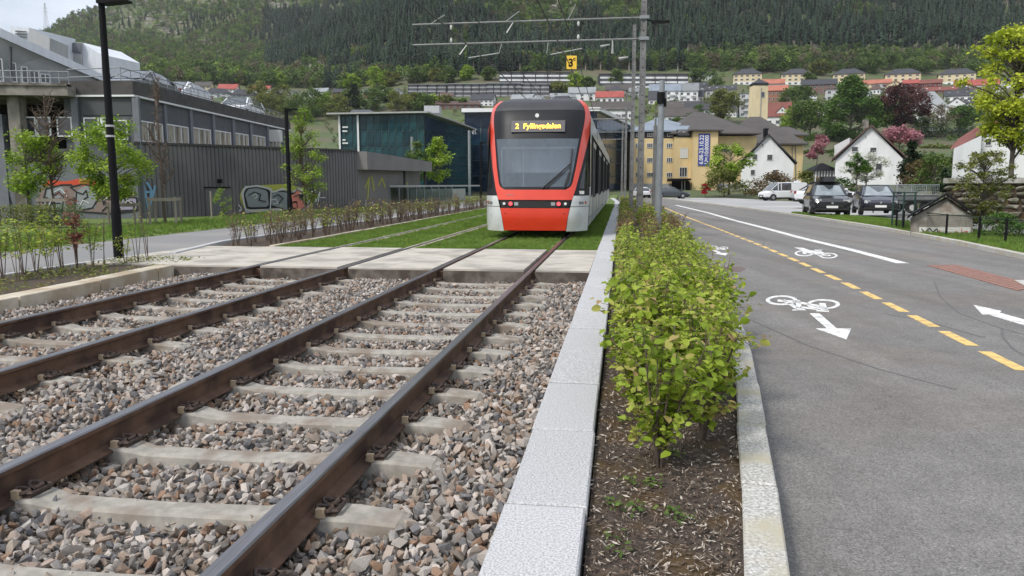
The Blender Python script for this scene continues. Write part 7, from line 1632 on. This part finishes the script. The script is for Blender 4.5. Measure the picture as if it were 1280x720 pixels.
for k, c in (('f_birch', [(.09,.15,.028),(.15,.23,.04),(.21,.29,.06)]), ('f_oak', [(.055,.10,.022),(.09,.15,.03),(.13,.19,.042)]), ('f_budding', [(.12,.105,.065),(.17,.15,.085),(.18,.175,.09)])):
    m = mat(k, c[0], attr=c, rough=.8, trans=.2); t_ = m.node_tree; n_ = t_.nodes; hs = n_.new('ShaderNodeHueSaturation'); oi = n_.new('ShaderNodeObjectInfo'); mr = n_.new('ShaderNodeMapRange'); mr.inputs['To Min'].default_value = .6; mr.inputs['To Max'].default_value = 1.35
    t_.links.new(oi.outputs['Random'], mr.inputs['Value']); t_.links.new(mr.outputs[0], hs.inputs['Value']); src = [x for x in n_ if x.type == 'VALTORGB'][0].outputs[0]; t_.links.new(src, hs.inputs['Color']); t_.links.new(hs.outputs[0], n_['Principled BSDF'].inputs['Base Color']); M[k] = m
def broad(name, seed, mk, n=420, w_=.75, bare=.22):
    r = random.Random(seed); rg = np.random.default_rng(seed); cs = crown_pts(bare, .95, w_*.85, n, 13, 'round', r); P = []; lv = []; per = n//13
    for c_ in cs: q = rg.normal(0, 1, (per, 3)); q /= np.linalg.norm(q, axis=1)[:, None]; q *= rg.random((per, 1))**.35*w_*.19; P.append(q+np.array(c_)); lv.append(np.full(per, rg.uniform(.15, .85)))
    me = leaf_mesh(name, np.concatenate(P), .085, M[mk], seed=seed, lv=np.concatenate(lv), asp=.8)
    return proto(name, me)
protos = [spruce('forest_kind_00', 1), spruce('forest_kind_01', 2), spruce('forest_kind_02', 3, .3), spruce('forest_kind_03', 4, .42), spruce('forest_kind_04', 5, 0, 'pine'),
          broad('forest_kind_05', 6, 'f_birch'), broad('forest_kind_06', 7, 'f_birch', w_=.6), broad('forest_kind_07', 8, 'f_oak'), broad('forest_kind_08', 9, 'f_oak', w_=.9), broad('forest_kind_09', 10, 'f_budding')]
from mathutils import noise as mn
P, E_, Sc, Ix = [], [], [], []
rF = random.Random(99)
def sparse(px, py):      # rocky, thinly wooded patches of the hillside
    s_ = 0
    for cx, cy, rx, ry in ((170,28,60,26),(215,45,25,12),(258,52,18,12),(390,83,26,9),(390,92,18,8),(350,10,26,8),(270,70,14,8),(700,12,22,18),(160,40,20,10),(420,14,26,8),(508,95,20,16),(235,0,60,14)):
        d_ = ((px-cx)/rx)**2+((py-cy)/ry)**2
        if d_ < 1.6: s_ = max(s_, 1-d_/1.6)
    return s_
y = 455.
while y < 1345:
    step = 5.6 if y < 800 else 6.6
    x = -.78*y
    while x < .74*y:
        xx = x+rF.uniform(-.5, .5)*step; yy = y+rF.uniform(-.5, .5)*step; x += step
        a = xx/yy; px = 640+996*a
        if px < -40 or px > 1330: continue
        if yy > 860 and px > 640: continue
        z = ter(xx, yy); py = 360-F*math.tan(math.atan((z-CH)/yy)+PITCH)
        if py < -45: continue
        edge = np.interp(px, [200, 420, 500, 640, 750, 860, 1280], [105, 113, 103, 90, 88, 91, 90])
        if py > edge: continue
        nz = mn.noise(Vector((xx*.012, yy*.012, 0)))+.5*mn.noise(Vector((xx*.04, yy*.04, 5)))
        sp = sparse(px, py)
        if sp > 0 and rF.random() < sp*.75: continue
        con = np.interp(px, [0, 300, 400, 520, 760, 900, 1280], [.15, .2, .5, .7, .5, .85, .97])
        if px > 860 and py > 74+nz*6: con = .1
        if px < 560 and py > 92: con *= .3
        if 330 < px < 560 and 15 < py < 95: con = .85
        if 540 < px < 800 and py < 45: con = .42
        if 600 < px < 860 and py > 58: con = .92
        if 560 < px < 800 and py < 60: con = .38
        c_ = con+nz*.8 > .5+rF.uniform(-.12, .12)
        if c_:
            k = rF.choice([0, 1, 0, 1, 2]) if px > 330 else rF.choice([0, 1, 4, 4])
            if px > 860 and 50 < py < 84: k = rF.choice([3, 2, 3])
            h = rF.uniform(10, 22) if px > 330 else rF.uniform(8, 15); s_ = (h, h, h)
        else:
            k = rF.choice([5, 6, 7, 8, 9, 7] if px > 500 else [5, 6, 7, 8, 5, 4, 9]); h = rF.uniform(7, 13)*(1 if yy < 900 else .95); s_ = (h*1.05, h*1.05, h)
        P.append((xx, yy, z-.5)); E_.append((0, 0, rF.uniform(0, 6.3))); Sc.append(s_); Ix.append(k)
    y += step
print('forest', len(P))
scatter('forest', P, E_, Sc, Ix, protos)
# shrubby growth between the houses
P, E_, Sc, Ix = [], [], [], []
for _ in range(900):
    yy = rF.uniform(150, 455); xx = yy*rF.uniform(-.62, .72); z = ter(xx, yy); h = rF.uniform(1.2, 3.0) if yy < 330 else rF.uniform(1.5, 3.8)
    P.append((xx, yy, z-.2)); E_.append((0, 0, rF.uniform(0, 6.3))); Sc.append((h*1.2, h*1.2, h)); Ix.append(rF.choice([5, 6, 7, 8, 7, 9]))
scatter('hillside_shrubbery', P, E_, Sc, Ix, protos)
# rock outcrops on the hill
M['rock'] = mat('pale_hill_rock', (.17,.155,.135), (.32,.30,.265), .35, .95, .2, 1.2, c3=(.10,.09,.06), s3=.25)
rk_me = [rock_mesh('rock_kind', M['rock'], 800+i, 22) for i in range(4)]; rp_ = [proto('rock_kind_%d' % i, m_) for i, m_ in enumerate(rk_me)]
P, E_, Sc, Ix = [], [], [], []
for cx, cy, rx, ry, n_ in ((170,22,58,16,70),(225,0,60,8,30),(256,52,14,8,22),(215,40,22,8,22),(392,82,22,6,26),(388,91,14,5,12),(350,8,22,6,18),(700,10,18,14,40),(270,70,12,5,12),(420,12,18,6,14),(508,92,16,10,16)):
    for _ in range(n_):
        p = hit(cx+rF.gauss(0, rx*.5), cy+rF.gauss(0, ry*.5), 440); s_ = rF.uniform(3, 9)*p.y/900; P.append(tuple(p)); E_.append((rF.uniform(-.3,.3), rF.uniform(-.3,.3), rF.uniform(0, 6))); Sc.append((s_*1.6, s_, s_*1.1)); Ix.append(rF.randrange(4))
scatter('rock_outcrops', P, E_, Sc, Ix, rp_)

# ------------------------------------------------------------------ the air
hz = MB(); hz.box(-2200, -420, -6, 2200, 1700, 620); m = bpy.data.materials.new('haze'); m.use_nodes = True; t = m.node_tree; t.nodes.remove(t.nodes['Principled BSDF'])
pv = t.nodes.new('ShaderNodeVolumePrincipled'); pv.inputs['Density'].default_value = .00008; pv.inputs['Color'].default_value = (.9, .94, 1, 1); pv.inputs['Anisotropy'].default_value = .2
t.links.new(pv.outputs[0], t.nodes['Material Output'].inputs['Volume']); obj('haze', hz, m, kind='stuff')
